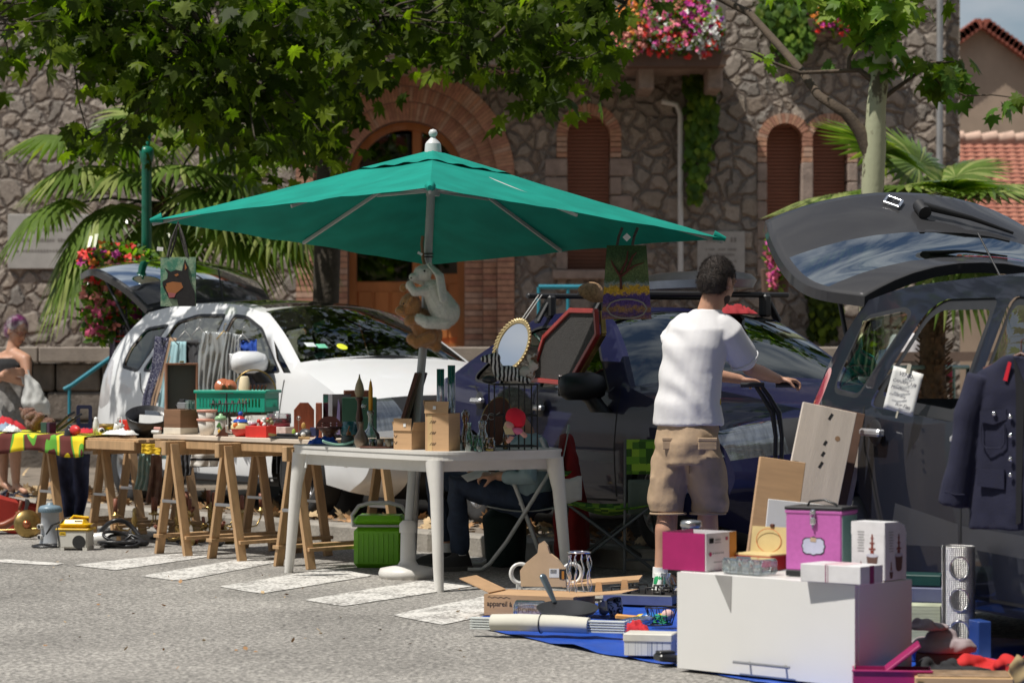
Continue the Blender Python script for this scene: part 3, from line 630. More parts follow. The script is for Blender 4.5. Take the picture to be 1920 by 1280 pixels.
t2=thing('plane_tree', 'young plane tree with pale mottled trunk behind the raised grey tailgate', 'tree', XY(1640, 250, .12));B1=V(t2.location)
P=lambda px, py, s=250:W(px, py, s)-B1
tk=MB();tk.tube([V((0, 0, 0)), P(1633, 500), P(1636, 355), P(1640, 280), P(1643, 200), P(1653, 110), P(1664, 20), P(1668, -120), P(1660, -300)], [.10, .09, .085, .085, .073, .068, .055, .05, .03], 18)
tk.tube([P(1634, 290), P(1612, 245), P(1585, 212), P(1535, 180), P(1500, 130, 245), P(1455, 80, 243), P(1405, 25, 240), P(1345, -5, 238), P(1200, -80, 235)], [.065, .05, .042, .035, .033, .032, .03, .027, .015], 10, mi=1)
tk.tube([P(1652, 165), P(1632, 148), P(1612, 132), P(1590, 133), P(1545, 135), P(1500, 137), P(1450, 118), P(1410, 98), P(1372, 90)], [.03, .025, .02, .016, .015, .014, .012, .008, .004], 8, mi=1)
tk.tube([P(1592, 133), P(1592, 110), P(1605, 88), P(1630, 70)], [.018, .015, .014, .008], 7, mi=1)
tk.tube([P(1650, 190), P(1672, 172), P(1710, 145), P(1745, 118), P(1790, 116)], [.02, .018, .014, .011, .006], 7, mi=1)
tk.tube([P(1735, 125), P(1765, 160), P(1810, 180), P(1860, 178), P(1915, 185)], [.01, .009, .008, .006, .004], 6, mi=1)
tk.build('trunk', [M_planebark, mat('branch_bark', (.09, .065, .045), .9, var=.4, sc=8, bump=.5)], t2)
lv=MB()
def clump(px, py, rx, ry, n, mis, sz=(.13, .2), s=250):
 for _ in range(n):
  p=P(px+R.gauss(0, rx), py+R.gauss(0, ry), s)+V((0, R.gauss(0, .15), 0));leaf(lv, p, V((R.gauss(0, .6), R.gauss(0, .5), -.7)), V((R.gauss(0, .4), R.gauss(-.45, .4), .9)), R.uniform(*sz), PLANE, R.choice(mis))
clump(1640, 15, 38, 28, 75, (0, 1, 1));clump(1600, 5, 25, 10, 18, (1, 1, 0));clump(1655, 70, 16, 22, 22, (0, 2, 0));clump(1655, 118, 9, 15, 9, (2, 0));clump(1580, -20, 50, 12, 30, (0, 1))
clump(1760, 125, 30, 14, 26, (2, 3, 3), (.12, .18));clump(1775, 160, 28, 14, 18, (3, 2), (.12, .18));clump(1890, 192, 16, 9, 9, (3, 2, 1), (.12, .17));clump(1700, 110, 18, 8, 5, (2, 3), (.1, .15))
clump(1437, 110, 8, 14, 5, (1, 0), (.08, .12));clump(1458, 142, 10, 5, 2, (1, ), (.08, .1));clump(1585, 112, 16, 6, 4, (2, ), (.1, .14));clump(1665, -110, 120, 40, 200, (0, 1, 2, 3))
lv.build('crown', LF_b+[LF_d[1]], t2)
# ---- palms ----
M_palm=[leafmat('palm_leaf', (.11, .17, .035), .3, .25), leafmat('palm_leaf_pale', (.26, .30, .10), .3, .25), leafmat('palm_leaf_old', (.06, .10, .025), .3)]  # pale tone goes to random leaflets, the old one to the stalks
for q in M_palm:q.node_tree.nodes['Principled BSDF'].inputs['Roughness'].default_value=.22
def palm(label, base, h, leaves, rtr=.11):
 t=thing('fan_palm', label, 'palm', base)
 tr=MB();pts=[(0.02*sin(i), 0, h*i/10)for i in range(11)];tr.tube(pts, [rtr*(1.15-.02*i+.03*(i%2))for i in range(11)], 12)
 for k in range(420):
  a=R.uniform(0, 2*pi);zz=R.uniform(.1, h);d=V((cos(a), sin(a), .8));p=V((cos(a)*rtr, sin(a)*rtr, zz));tr.bar(p, p+d*.07, .03, .01)
 tr.build('trunk', mat('fibrous_trunk', (.11, .065, .035), .95, var=.45, sc=20, bump=1, bs=40), t)
 c=V((0, 0, h))
 for(dx, dy, dz, ln, r, droop)in leaves:
  if rtr>.12:ln*=1.1;r*=1.02
  f=MB();d=V((dx, dy, dz)).normalized();e=c+d*ln+V((0, 0, -.05*ln))
  f.tube([c, c+d*ln*.5+V((0, 0, .04)), e], [.014, .011, .009], 6, mi=2)
  fd=(d+V((0, 0, -.35-droop*.3))).normalized();side=fd.cross(V((0, 0, 1))).normalized();nr=side.cross(fd).normalized()
  n=34
  for i in range(n):
   t_=(i/(n-1)-.5)*radians(300);u=fd*cos(t_)+side*sin(t_);L_=r*(1-.18*(abs(t_)/2.6)**2)*R.uniform(.93, 1.05);wd=.022+r*.012
   sd=nr.cross(u).normalized();q=[]
   for k in range(6):
    s_=k/5;dr_=droop*(s_**2.2)*L_*.75;pp=e+u*(L_*s_)+nr*(.10*L_*(1-s_)*sin(pi*s_))-V((0, 0, dr_));ww=wd*(.35+1.0*min(1, s_*3))*(1-s_**3)
    q.append((pp-sd*ww, pp+nr*ww*.35, pp+sd*ww))
   m_=R.choice((0, 0, 1));vs=[x_ for tri in q for x_ in tri]
   f.add(vs, [[3*k+j, 3*k+3+j, 3*k+4+j, 3*k+1+j]for k in range(5)for j in(0, 1)], None, m_, False)
  f.build('frond', M_palm, t)
cpx=(312-960)/205
palm('fan palm with drooping glossy fronds behind the white car and green lamp post', (cpx, 5000/205, .12), 2.55, [(-1, -.25, .45, .75, .62, .6), (-1, -.2, .0, .95, .62, .65), (-.75, -.5, -.55, .9, .6, .6), (-.5, -.6, .4, .5, .55, .55), (.25, -.7, .5, .5, .55, .55), (.9, -.3, .3, .7, .62, .6), (.75, -.5, -.25, .75, .6, .65), (-.9, -.4, -.35, .7, .6, .6), (.6, -.6, .1, .6, .6, .6), (-.4, -.5, .75, .7, .6, .5), (.5, -.5, .8, .8, .6, .5), (-1, -.1, .7, 1.0, .6, .5), (1, -.3, -.2, .95, .6, .6), (-.6, -.5, -.1, .6, .55, .6), (.1, -.8, -.3, .45, .5, .9), (-.3, .4, 1, .8, .6, .5), (.2, -.2, 1.2, .95, .55, .35), (.8, .4, .7, .7, .6, .5), (-.8, .5, .6, .6, .6, .6), (1, -.2, -.1, 1.1, .55, .8), (-.2, -.8, -.6, .7, .55, .9)], .13)
palm('stiff green fan palm with bristly trunk behind the raised grey tailgate', XY(1752, 205, .12), 2.45, [(-1, -.3, .2, .95, .74, .1), (-.9, -.4, -.15, .85, .7, .2), (-.7, -.2, .8, .8, .72, .1), (-.5, -.6, .35, .5, .72, .12), (.7, -.5, .3, .55, .8, .12), (-1, -.2, -.05, .6, .55, .2), (.15, -.8, .5, .4, .7, .1), (.9, -.3, -.3, .6, .65, .3), (1, 0, .45, .6, .7, .15), (-.3, .3, 1, .5, .6, .15), (.5, .5, .8, .5, .6, .15), (.2, -.7, -.7, .55, .6, .55), (.75, -.5, -.85, .5, .6, .5), (-.6, -.5, -.4, .4, .5, .4)], .11)
# ---- lamp post with hanging basket ----
lp=thing('lamp_post', 'green lamp post with flat saucer lamp left of the parasol', 'lamp post', XY(275, 222, .12));B=V(lp.location)
M_grn=mat('green_post_paint', (.005, .16, .10), .3, var=.06)
p=MB();p.lathe([(.14, 0), (.14, .05), (.07, .1), (.045, .25), (.043, 2.78), (.052, 2.8), (.062, 2.86), (.06, 2.9), (.03, 2.92), (0, 2.92)], n=18);p.build('post', M_grn, lp)
p=MB();q=[V((0, 0, 2.88)), V((.02, 0, 3.0)), V((.02, 0, 3.24))];p.tube(q, .018, 8);p.build('arm', M_grn, lp)
p=MB();p.lathe([(0, .09), (.05, .085), (.2, .045), (.225, .02), (.22, .01), (.2, .02)], (.1, 0, 3.22), n=24);p.build('lamp_shade', mat('green_post_paint'), lp)
p=MB();p.lathe([(.2, .02), (.1, .0), (0, -.005)], (.1, 0, 3.22), n=24);p.build('diffuser', mat('milky_glass', (.6, .58, .55), .3), lp)
flowers('hanging_basket', 'trailing basket of red geraniums on the lamp post above the raised glass hatch', XY(225, 224, fz(0)*0+1.26+(670-490)/224), (.36, .25, .16), 520, 70, ['red', 'red', 'orange', 'magenta'], .07, .05, ((.5, .25, .16), (.08, .1, -.05)))
flowers('hanging_basket', 'long cascade of pink and salmon flowers trailing beside the raised glass hatch', XY(195, 226, 1.26+(670-565)/226), (.2, .2, .36), 560, 85, ['salmon', 'pink', 'salmon', 'red'], .07, .045)
flowers('hanging_basket', 'small purple flower spray inside the gap of the raised glass hatch', XY(245, 222, 1.26+(670-590)/222), (.09, .12, .24), 200, 22, ['magenta', 'purple'], .06, .045)
# ---- barrier, fallen leaves ----
bar=MB();a, b_=W(1590, 688, 215), W(1815, 680, 200)
for zf in(1.0, .14):bar.tube([V((a.x, a.y, .12+1.05*zf)), V((b_.x, b_.y, .12+1.05*zf))], .02, 8)
for i in range(9):q=a.lerp(b_, i/8);bar.tube([(q.x, q.y, .26), (q.x, q.y, 1.17)], .014 if 0<i<8 else.02, 6)
for q in(a, b_):bar.tube([(q.x, q.y, .12), (q.x, q.y, 1.17)], .02, 6)
one(bar, 'crowd_barrier', mat('galvanised_green', (.22, .34, .31), .4, .4), 'green grey crowd barrier seen through the window of the grey hatchback', 'barrier')
lt=MB()
for _ in range(520):
 t_=R.random();x=-5+t_*6.2;y=20-(x+2.84)*1.185+.35+abs(R.gauss(0, .8));leaf(lt, V((x, y, .124+R.random()*.01)), rvec(), V((R.gauss(0, .25), R.gauss(0, .25), 1)), R.uniform(.05, .12), PLANE, R.choice((0, 1)))
for _ in range(60):
 p=GR(R.uniform(50, 1000), R.uniform(1020, 1260));leaf(lt, V((p.x, p.y, .006)), rvec(), V((R.gauss(0, .3), R.gauss(0, .3), 1)), R.uniform(.012, .035), OVAL, R.choice((0, 1)))
o=struct(lt, 'fallen_leaves', [mat('dry_leaf', (.36, .2, .09), .8, var=.3), mat('dry_leaf_pale', (.5, .36, .2), .8, var=.3)], 'dry brown plane leaves lying along the kerb and on the asphalt', 'stuff')
# ================= CARS =================
def crom(pts, n=6):
 P_=[V(p)for p in pts];
 if len(P_)==2:return[P_[0].lerp(P_[1], i/n)for i in range(n+1)]
 out=[]
 for i in range(len(P_)-1):
  p0=P_[i-1]if i else P_[0]*2-P_[1];p1, p2=P_[i], P_[i+1];p3=P_[i+2]if i+2<len(P_)else P_[-1]*2-P_[-2]
  for k in range(n):
   t=k/n;out.append(.5*((2*p1)+(p2-p0)*t+(2*p0-5*p1+4*p2-p3)*t*t+(3*p1-p0-3*p2+p3)*t**3))
 return out+[P_[-1]]
M_rub=mat('tyre_rubber', (.025, .025, .026), .85, var=.25, sc=8, bump=.3)
M_alloy=mat('alloy_rim', (.42, .42, .43), .3, .85, var=.1)
M_trim=mat('black_car_trim', (.018, .018, .02), .5, var=.15)
M_seat=mat('grey_seat_cloth', (.05, .05, .055), .95, var=.2)
M_chr=mat('chrome', (.8, .8, .82), .12, 1, var=.02)
M_seam=mat('panel_gap', (.006, .006, .006), .8)
M_cg=thin_glass('tinted_car_glass', (.42, .50, .47), 1.5)
M_cg2=thin_glass('dark_car_glass', (.12, .16, .14), 1.0)
M_lampg=mat('lamp_glass', (.22, .24, .26), .1, .75, coat=1, var=.35, sc=9, stretch=(1, 6, 1))
M_redl=mat('tail_lamp_red', (.45, .008, .008), .12, coat=1, var=.1)
def wheel(par, x, y, r, wd, sp, side, rimm=M_alloy):
 t=MB();M=TR((x, y, r), (90, 0, 0));hw=wd/2
 t.lathe([(r*.62, -hw*.85), (r*.8, -hw), (r*.95, -hw*.92), (r, -hw*.6), (r, hw*.6), (r*.95, hw*.92), (r*.8, hw), (r*.62, hw*.85)], n=36, M=M);o=t.build('wheel', M_rub, par)
 q=MB();s_=-1 if side<0 else 1;F_=TR((x, y+s_*hw*.75, r))
 q.lathe([(r*.60, -.02), (r*.66, -.005), (r*.66, .012), (r*.61, .014), (r*.59, -.06)], M=F_@rotm((-90*s_, 0, 0)), n=36)
 q.lathe([(0, .0), (r*.16, .0), (r*.18, -.02), (r*.18, -.06)], M=F_@rotm((-90*s_, 0, 0)), n=16)
 for k in range(sp):
  a=2*pi*k/sp+.2
  for da in(-.13, .13):
   q.bar(F_@V((cos(a)*r*.12, s_*-.012, sin(a)*r*.12)), F_@V((cos(a+da)*r*.62, s_*-.004, sin(a+da)*r*.62)), r*.1, .03, up=(0, 1, 0), bv=.005)
 q.lathe([(0, 0), (r*.6, 0)], M=F_@TR((0, -s_*.07, 0))@rotm((90, 0, 0)), n=24, mi=1)
 q.build('rim', [rimm, M_trim], o)
def car(name, label, sp, loc, hdg):
 """loc: world position of local point (ax, -W0) ; hdg: heading vector"""
 W0=sp['W'];zb=sp['belt'];T=thing(name, label, 'car', (0, 0, 0), math.degrees(atan2(hdg[1], hdg[0])))
 h=V((hdg[0], hdg[1], 0)).normalized();l_=V((-h.y, h.x, 0));T.location=V((loc[0], loc[1], sp.get('z', 0)))-h*sp['ax']+l_*W0
 xf, xr=sp['xf'], sp['xr'];tum=sp.get('tumble', .36)
 def ys(x, z):
  t=max(0, (x-(xf-.75))/.75);p=1-.10*t*t-.10*t**6;t=max(0, ((xr+.6)-x)/.6);p*=1-.06*t*t-.07*t**6
  if z<=zb:s_=1-.035*abs((z-.55)/.45)**2.2
  else:
   s_=1-.035*abs((zb-.55)/.45)**2.2-tum*(z-zb)/W0-.25*(z-zb)**2
  if z<.3:s_-=.6*(.3-z)**2*4
  return W0*p*s_
 segs=[];prof=[]
 for nm, pts, cw in sp['prof']:
  c=crom(pts, 7 if len(pts)>2 else 4);segs.append((nm, len(prof), len(prof)+len(c)-1, cw));prof+=c[:-1]
 prof.append(V(sp['prof'][-1][1][-1]))
 parts={}
 def mb(k):return parts.setdefault(k, MB())
 # --- centre strip ---
 vs=[-1, -.985, -.95, -.92, -.84, -.7, -.55, -.4, -.2, 0, .2, .4, .55, .7, .84, .92, .95, .985, 1]
 N_=len(prof);nrm=[]
 for i in range(N_):
  d=prof[min(i+1, N_-1)]-prof[max(0, i-1)];nrm.append(V((-d.y, d.x)).normalized()*-1)
 cwn=[0]*N_
 for nm, a, b_, cw in segs:
  for i in range(a, b_+1):cwn[i]=cw if cwn[i]==0 else(cwn[i]+cw)/2
 def sm(lst):
  return[(lst[max(0, i-1)]+lst[i]*2+lst[min(N_-1, i+1)])/4 for i in range(N_)]
 for _ in range(3):cwn=sm(cwn)
 def pt(i, v):
  p=prof[i];w_=ys(p.x, p.y);k=cwn[i]*(1-abs(v)**2.4);return V((p.x+nrm[i].x*k, v*w_, p.y+nrm[i].y*k))
 for nm, a, b_, cw in segs:
  for i in range(a, b_):
   for j in range(len(vs)-1):
    vm=abs((vs[j]+vs[j+1])/2);key=sp['reg'](nm, vm, (i-a+.5)/(b_-a))
    if key is None:continue
    mb(key).add([pt(i, vs[j]), pt(i, vs[j+1]), pt(i+1, vs[j+1]), pt(i+1, vs[j])], [[0, 1, 2, 3]], None, 0, True)
    # --- side skins ---
 bot=[]
 zs=.22
 def archpts(cx, r):return[(cx+r*cos(radians(a)), sp['wr']+r*sin(radians(a)))for a in range(190, -11, -10)]
 rb=prof[-1];fb=prof[0]
 low=[(rb.x, rb.y)]+archpts(sp['wx'][1], sp['arch'])+[((sp['wx'][0]+sp['wx'][1])/2, zs)]+archpts(sp['wx'][0], sp['arch'])
 outline=[(p.x, p.y)for p in reversed(prof)];
 loop=[(p.x, p.y)for p in prof][::-1]
 loop=low+[(fb.x, fb.y)]+[(p.x, p.y)for p in prof[1:-1]]
 regs=[q for q in sp['side']if q[0]!=('seam', 'seam')];seams=[q[1]for q in sp['side']if q[0]==('seam', 'seam')]
 gx=[xr+.09*i for i in range(int((xf-xr)/.09)+1)];gy=[.2+.075*i for i in range(19)]
 v2, f2=cdt([loop]+[p for _, p in regs], gx, gy)
 for t in f2:
  cx=sum(v2[i].x for i in t)/3;cy=sum(v2[i].y for i in t)/3
  if not inpoly(cx, cy, loop):continue
  key='body'
  for k, p in regs:
   if inpoly(cx, cy, p):key=k
  if key is None:continue
  t=list(t)
  if(v2[t[1]]-v2[t[0]]).cross(v2[t[2]]-v2[t[0]])<0:t=t[::-1]
  for sd in(-1, 1):
   kk=key
   if isinstance(key, tuple):kk=key[0]if sd<0 else key[1]
   if kk is None:continue
   inset=.012 if 'window' in kk or 'glass' in kk else 0
   mb(kk+('' if sd<0 else '@')).add([V((v2[i].x, sd*(ys(v2[i].x, v2[i].y)-inset), v2[i].y))for i in t], [[0, 1, 2]if sd<0 else[2, 1, 0]], None, 0, True)
 if 'body@' in parts:
  b2=parts.pop('body@');mb('body').add(b2.v, b2.f, None, 0, True)
 if 'seam@' in parts:b2=parts.pop('seam@');mb('seam').add(b2.v, b2.f, None, 0, True)
 for p in seams:
  h_=len(p)//2;A_, B_=p[:h_], p[h_:][::-1]
  for i in range(h_-1):
   for k in range(4):
    L4=lambda P_, t:(P_[i][0]*(1-t)+P_[i+1][0]*t, P_[i][1]*(1-t)+P_[i+1][1]*t)
    q4=[L4(A_, k/4), L4(B_, k/4), L4(B_, k/4+.25), L4(A_, k/4+.25)]
    for sd in(-1, 1):mb('seam').add([V((x, sd*(ys(x, z)+.0015), z))for x, z in q4], [[0, 1, 2, 3]])
 made={}
 for k, m in parts.items():
  base=k.rstrip('@');nm, mt=sp['mats'].get(base, (base, M_trim))
  o=m.build(nm, mt, T, sub=0)
  bm=bmesh.new();bm.from_mesh(o.data);bmesh.ops.remove_doubles(bm, verts=bm.verts, dist=.0005);bm.to_mesh(o.data);bm.free();made[k]=o
 for sd in(-1, 1):
  for wx in sp['wx']:
   wheel(T, wx, sd*(W0-.13), sp['wr'], .19, sp.get('spokes', 5), sd)
 u=MB();u.box((xf-xr-.25, W0*1.5, .12), ((xf+xr)/2, 0, .26));u.box((sp['wx'][0]-sp['wx'][1]-.8, W0*1.75, .2), ((sp['wx'][0]+sp['wx'][1])/2, 0, .3))
 for wx in sp['wx']:
  for sd in(-1, 1):u.grid(lambda a, b_, wx=wx, sd=sd:(wx+sp['arch']*cos(pi*a), sd*(W0*.55+b_*W0*.40), sp['wr']+sp['arch']*sin(pi*a)), 12, 1);u.lathe([(0, 0), (sp['arch'], 0)], (wx, sd*W0*.55, sp['wr']), (90, 0, 0), n=20)
 u.build('underbody', M_trim, T)
 it=MB();xs=sp['seatx']
 it.box((.35, W0*1.6, .35), (sp['dash'], 0, zb-.22), b=.08);it.tube([V((sp['dash']-.33+.0*cos(a), .35*W0/.85+.18*cos(a), zb-.05+.18*sin(a)))for a in[2*pi*i/16 for i in range(17)]], .014, 6)
 it.build('dashboard', M_trim, T)
 for sd in(-1, 1):
  s_=MB();y=sd*.37
  s_.box((.5, .46, .16), (xs, y, zb-.5), b=.05);s_.box((.14, .46, .6), (xs-.3, y, zb-.16), (0, -14, 0), b=.06);s_.box((.09, .25, .17), (xs-.4, y, zb+.24), (0, -10, 0), b=.04)
  s_.tube([(xs-.38, y-.06, zb+.08), (xs-.39, y-.06, zb+.2)], .008, 6);s_.tube([(xs-.38, y+.06, zb+.08), (xs-.39, y+.06, zb+.2)], .008, 6)
  s_.build('seat', M_seat, T)
 s_=MB();s_.box((.5, W0*1.5, .16), (xs-.95, 0, zb-.5), b=.05);s_.box((.14, W0*1.5, .55), (xs-1.2, 0, zb-.2), (0, -12, 0), b=.05);s_.build('rear_bench', M_seat, T)
 return T, ys, made
def strip_poly(x0, z0, x1, z1, w_=.008):
 d=V((x1-x0, z1-z0)).normalized();n=V((-d.y, d.x))*w_/2;return[(x0+n.x, z0+n.y), (x0-n.x, z0-n.y), (x1-n.x, z1-n.y), (x1+n.x, z1+n.y)]
def path_poly(pts, w_=.012):
 a=[];b_=[]
 for i, p in enumerate(pts):
  d=(V(pts[min(i+1, len(pts)-1)])-V(pts[max(0, i-1)])).normalized();n=V((-d.y, d.x))*w_/2;a.append((p[0]+n.x, p[1]+n.y));b_.append((p[0]-n.x, p[1]-n.y))
 return a+b_[::-1]
def shrink(poly, d):
 cx=sum(p[0]for p in poly)/len(poly);cz=sum(p[1]for p in poly)/len(poly);out=[]
 n=len(poly)
 for i in range(n):
  a=V(poly[i-1]);b_=V(poly[i]);c=V(poly[(i+1)%n]);e1=(b_-a).normalized();e2=(c-b_).normalized();n1=V((-e1.y, e1.x));n2=V((-e2.y, e2.x));m_=(n1+n2)
  if m_.length<.1:m_=n1
  m_.normalize();k=d/max(.45, m_.dot(n1));out.append((b_.x+m_.x*k, b_.y+m_.y*k))
 return out
def rnd(poly, r=.05, n=3):
 out=[];N_=len(poly)
 for i in range(N_):
  a=V(poly[i-1]);b_=V(poly[i]);c=V(poly[(i+1)%N_]);p=b_+(a-b_).normalized()*min(r, (a-b_).length*.45);q=b_+(c-b_).normalized()*min(r, (c-b_).length*.45)
  for k in range(n+1):
   t=k/n;out.append(tuple((p*(1-t)**2+b_*2*t*(1-t)+q*t*t)))
 return out
def mirror(par, x, y, z, m, sd, s=1.0, dark=False):
 b_=MB();b_.loft([((x, y, z-.075*s), .05*s, .09*s), ((x+.005, y, z-.05*s), .085*s, .125*s), ((x+.01, y, z), .095*s, .135*s), ((x, y, z+.05*s), .08*s, .12*s), ((x-.01, y, z+.07*s), .03*s, .07*s)], 16);o=b_.build('mirror', m, par)
 g_=MB();g_.box((.01, .2*s, .11*s), (x-.088*s, y, z), b=.02);g_.build('mirror_glass', M_chr, o)
 a=MB();a.loft([((x+.02, y-sd*.12, z-.14*s), .09*s, .05*s), ((x+.01, y-sd*.08, z-.09*s), .06*s, .05*s), ((x, y-sd*.03, z-.05*s), .06*s, .07*s)], 12);a.build('mirror_foot', M_trim, o)
def handle(par, x, y, z, m, w_=.19):
 a=MB();a.lathe([(0, -.012), (.05, -.01), (.06, .002)], (x, y+.0, z), (-90, 0, 0), sc=(1.2, 1, .6), n=16, mi=1);a.box((w_, .022, .034), (x, y-.026, z), b=.01);a.box((.03, .03, .03), (x+w_/2-.02, y-.012, z), b=.005);a.box((.03, .03, .03), (x-w_/2+.02, y-.012, z), b=.005)
 return a.build('handle', [m, M_trim], par)
 # ---- white minivan ----
P_w=paint('white_car_paint', (.76, .77, .78), .25, 0, 1, .06);P_b=paint('navy_car_paint', (.005, .006, .036), .45, 0, .34, .02);P_g=paint('dark_grey_car_paint', (.008, .010, .018), .45, 0, .45, .03)
def winset(polys, keys, border=.022):
 out=[]
 for p, k in zip(polys, keys):
  out+=[(('pillar_trim', 'pillar_trim'), rnd(p, .05)), ((k, k), rnd(shrink(p, border), .04))]
 return out
def reg_w(nm, v, f):
 if nm=='windscreen':return 'windscreen' if v<.95 else 'body'
 if nm=='roof':return 'roof_glass' if v<.84 and.06<f<.8 else 'roof'
 if nm=='hatch':return None
 if nm=='hood':return 'hood'
 if nm=='nose':return 'headlight' if v>.6 else 'grille'
 if nm in('bump_f', 'bump_r'):return 'grille' if(nm=='bump_f' and v<.5 and f<.5)else 'bumper' if nm=='bump_f' else 'rear_bumper'
 return 'body'
wf=[(.98, 1.03), (.5, 1.36), (.2, 1.455), (-.02, 1.475), (-.10, 1.0), (.1, 1.0)]
wr_=[(-.19, 1.0), (-.12, 1.475), (-.55, 1.48), (-.84, 1.43), (-1.08, 1.03)]
wq=[(-1.14, 1.02), (-.93, 1.41), (-1.28, 1.38), (-1.42, 1.22), (-1.44, 1.06)]
tri=[(1.12, 1.03), (1.02, 1.03), (.86, 1.13), (.72, 1.27)]
seam=[path_poly([(.98, .3), (1.0, .6), (1.05, .98)]), path_poly([(-.14, .26), (-.13, .6), (-.14, 1.0)]), path_poly([(-.84, .7), (-.95, .8), (-1.05, .9), (-1.1, 1.02)]), path_poly([(-.7, .27), (-.74, .5), (-.84, .7)]), path_poly([(.98, .27), (.1, .25), (-.7, .27)], .01)]
SPW=dict(W=.845, belt=1.0, xf=1.98, xr=-1.95, wx=(1.25, -1.3), wr=.305, arch=.345, ax=1.25, z=.118, dash=.9, seatx=-.05, spokes=5, prof=[('bump_f', [(1.80, .2), (1.93, .3), (1.97, .45), (1.95, .62)], .09), ('nose', [(1.95, .62), (1.9, .72), (1.80, .82)], .08), ('hood', [(1.80, .82), (1.6, .93), (1.35, 1.03), (1.14, 1.10)], .05), ('windscreen', [(1.14, 1.10), (.82, 1.29), (.5, 1.44), (.38, 1.48)], .07), ('roof', [(.38, 1.48), (0, 1.54), (-.5, 1.56), (-1.0, 1.545), (-1.38, 1.50)], .035), ('hatch', [(-1.38, 1.50), (-1.62, 1.28), (-1.72, 1.05), (-1.82, .65)], .04), ('bump_r', [(-1.82, .65), (-1.92, .5), (-1.93, .38), (-1.84, .22)], .06)], reg=reg_w, side=winset([wf, wr_, wq], ['front_window', 'rear_window', 'quarter_window'])+[(('quarter_glass', )*2, tri), (('tail_lamp', )*2, rnd([(-1.56, .78), (-1.6, 1.12), (-1.72, 1.14), (-1.85, .8), (-1.75, .72)], .05)), (('fog_lamp', )*2, arc(1.80, .43, .058, 0, 350, 14))]+[(('seam', 'seam'), s_)for s_ in seam], mats={'body':('body', P_w), 'roof':('roof', P_w), 'hood':('hood', P_w), 'roof_glass':('roof_glass', M_cg2), 'windscreen':('windscreen', M_cg), 'front_window':('window', M_cg), 'rear_window':('window', M_cg), 'quarter_window':('window', M_cg2), 'quarter_glass':('quarter_glass', M_cg2), 'headlight':('headlight', M_lampg), 'grille':('grille', M_trim), 'bumper':('bumper', P_w), 'rear_bumper':('rear_bumper', P_w), 'tail_lamp':('tail_lamp', mat('clear_lamp', (.7, .68, .68), .15, .3, coat=1)), 'fog_lamp':('fog_lamp', M_chr), 'pillar_trim':('window_frame', M_trim), 'seam':('panel_gap', M_seam)})
wcar, ysw, mw=car('white_minivan', 'white minivan with raised glass hatch and clothes hung along its open windows', SPW, (XY(555, 262).x, XY(555, 262).y), (.6, -.8))
mirror(wcar, .84, -.99, 1.11, P_w, -1, 1.1)
mirror(wcar, .98, .98, 1.04, P_w, 1, 1.05)
handle(wcar, .02, -.86, .86, P_w);handle(wcar, -.82, -.855, .9, P_w)
a=MB();a.box((1.75, .02, .05), (.0, -.835, .245), b=.006);a.build('sill_strip', M_trim, wcar)
a=MB();a.tube([(-1.1, -.05, 1.58), (-1.18, -.05, 1.85)], .006, 6);a.build('antenna', M_trim, wcar)
a=MB();a.tube([(1.16, -.6, 1.115), (1.2, .0, 1.15), (1.16, .55, 1.12)], .011, 6);a.tube([(1.2, -.35, 1.12), (1.14, .3, 1.16)], .009, 6);a.build('wiper', M_trim, wcar)
a=MB()
for i, (y, z, c, r_)in enumerate(((-.60, .0, 0, .05), (-.56, -.09, 1, .055), (-.42, -.15, 2, .06))):
 x=.98-z*.2+(0.05 if i else 0);
M_st=[mat('sticker_white', (.7, .75, .75), .5), mat('sticker_green', (.2, .6, .4), .5), mat('sticker_yellow', (.75, .8, .05), .5)]
def sticker(par, x, y, z, mi, shape='r', s_=.05, tilt=55):
 a=MB()
 if shape=='r':a.box((s_*1.1, s_*1.6, .003), (0, 0, 0))
 else:a.cyl(s_*.75, .003, n=20)
 o=a.build('sticker', mi, par);o.location=(x, y, z);o.rotation_euler=(0, radians(tilt), 0)
sticker(wcar, 1.055, -.60, 1.235, M_st[0], tilt=31);sticker(wcar, 1.085, -.52, 1.225, M_st[1], tilt=31);sticker(wcar, 1.125, -.37, 1.22, M_st[2], 'c', .055, tilt=31)
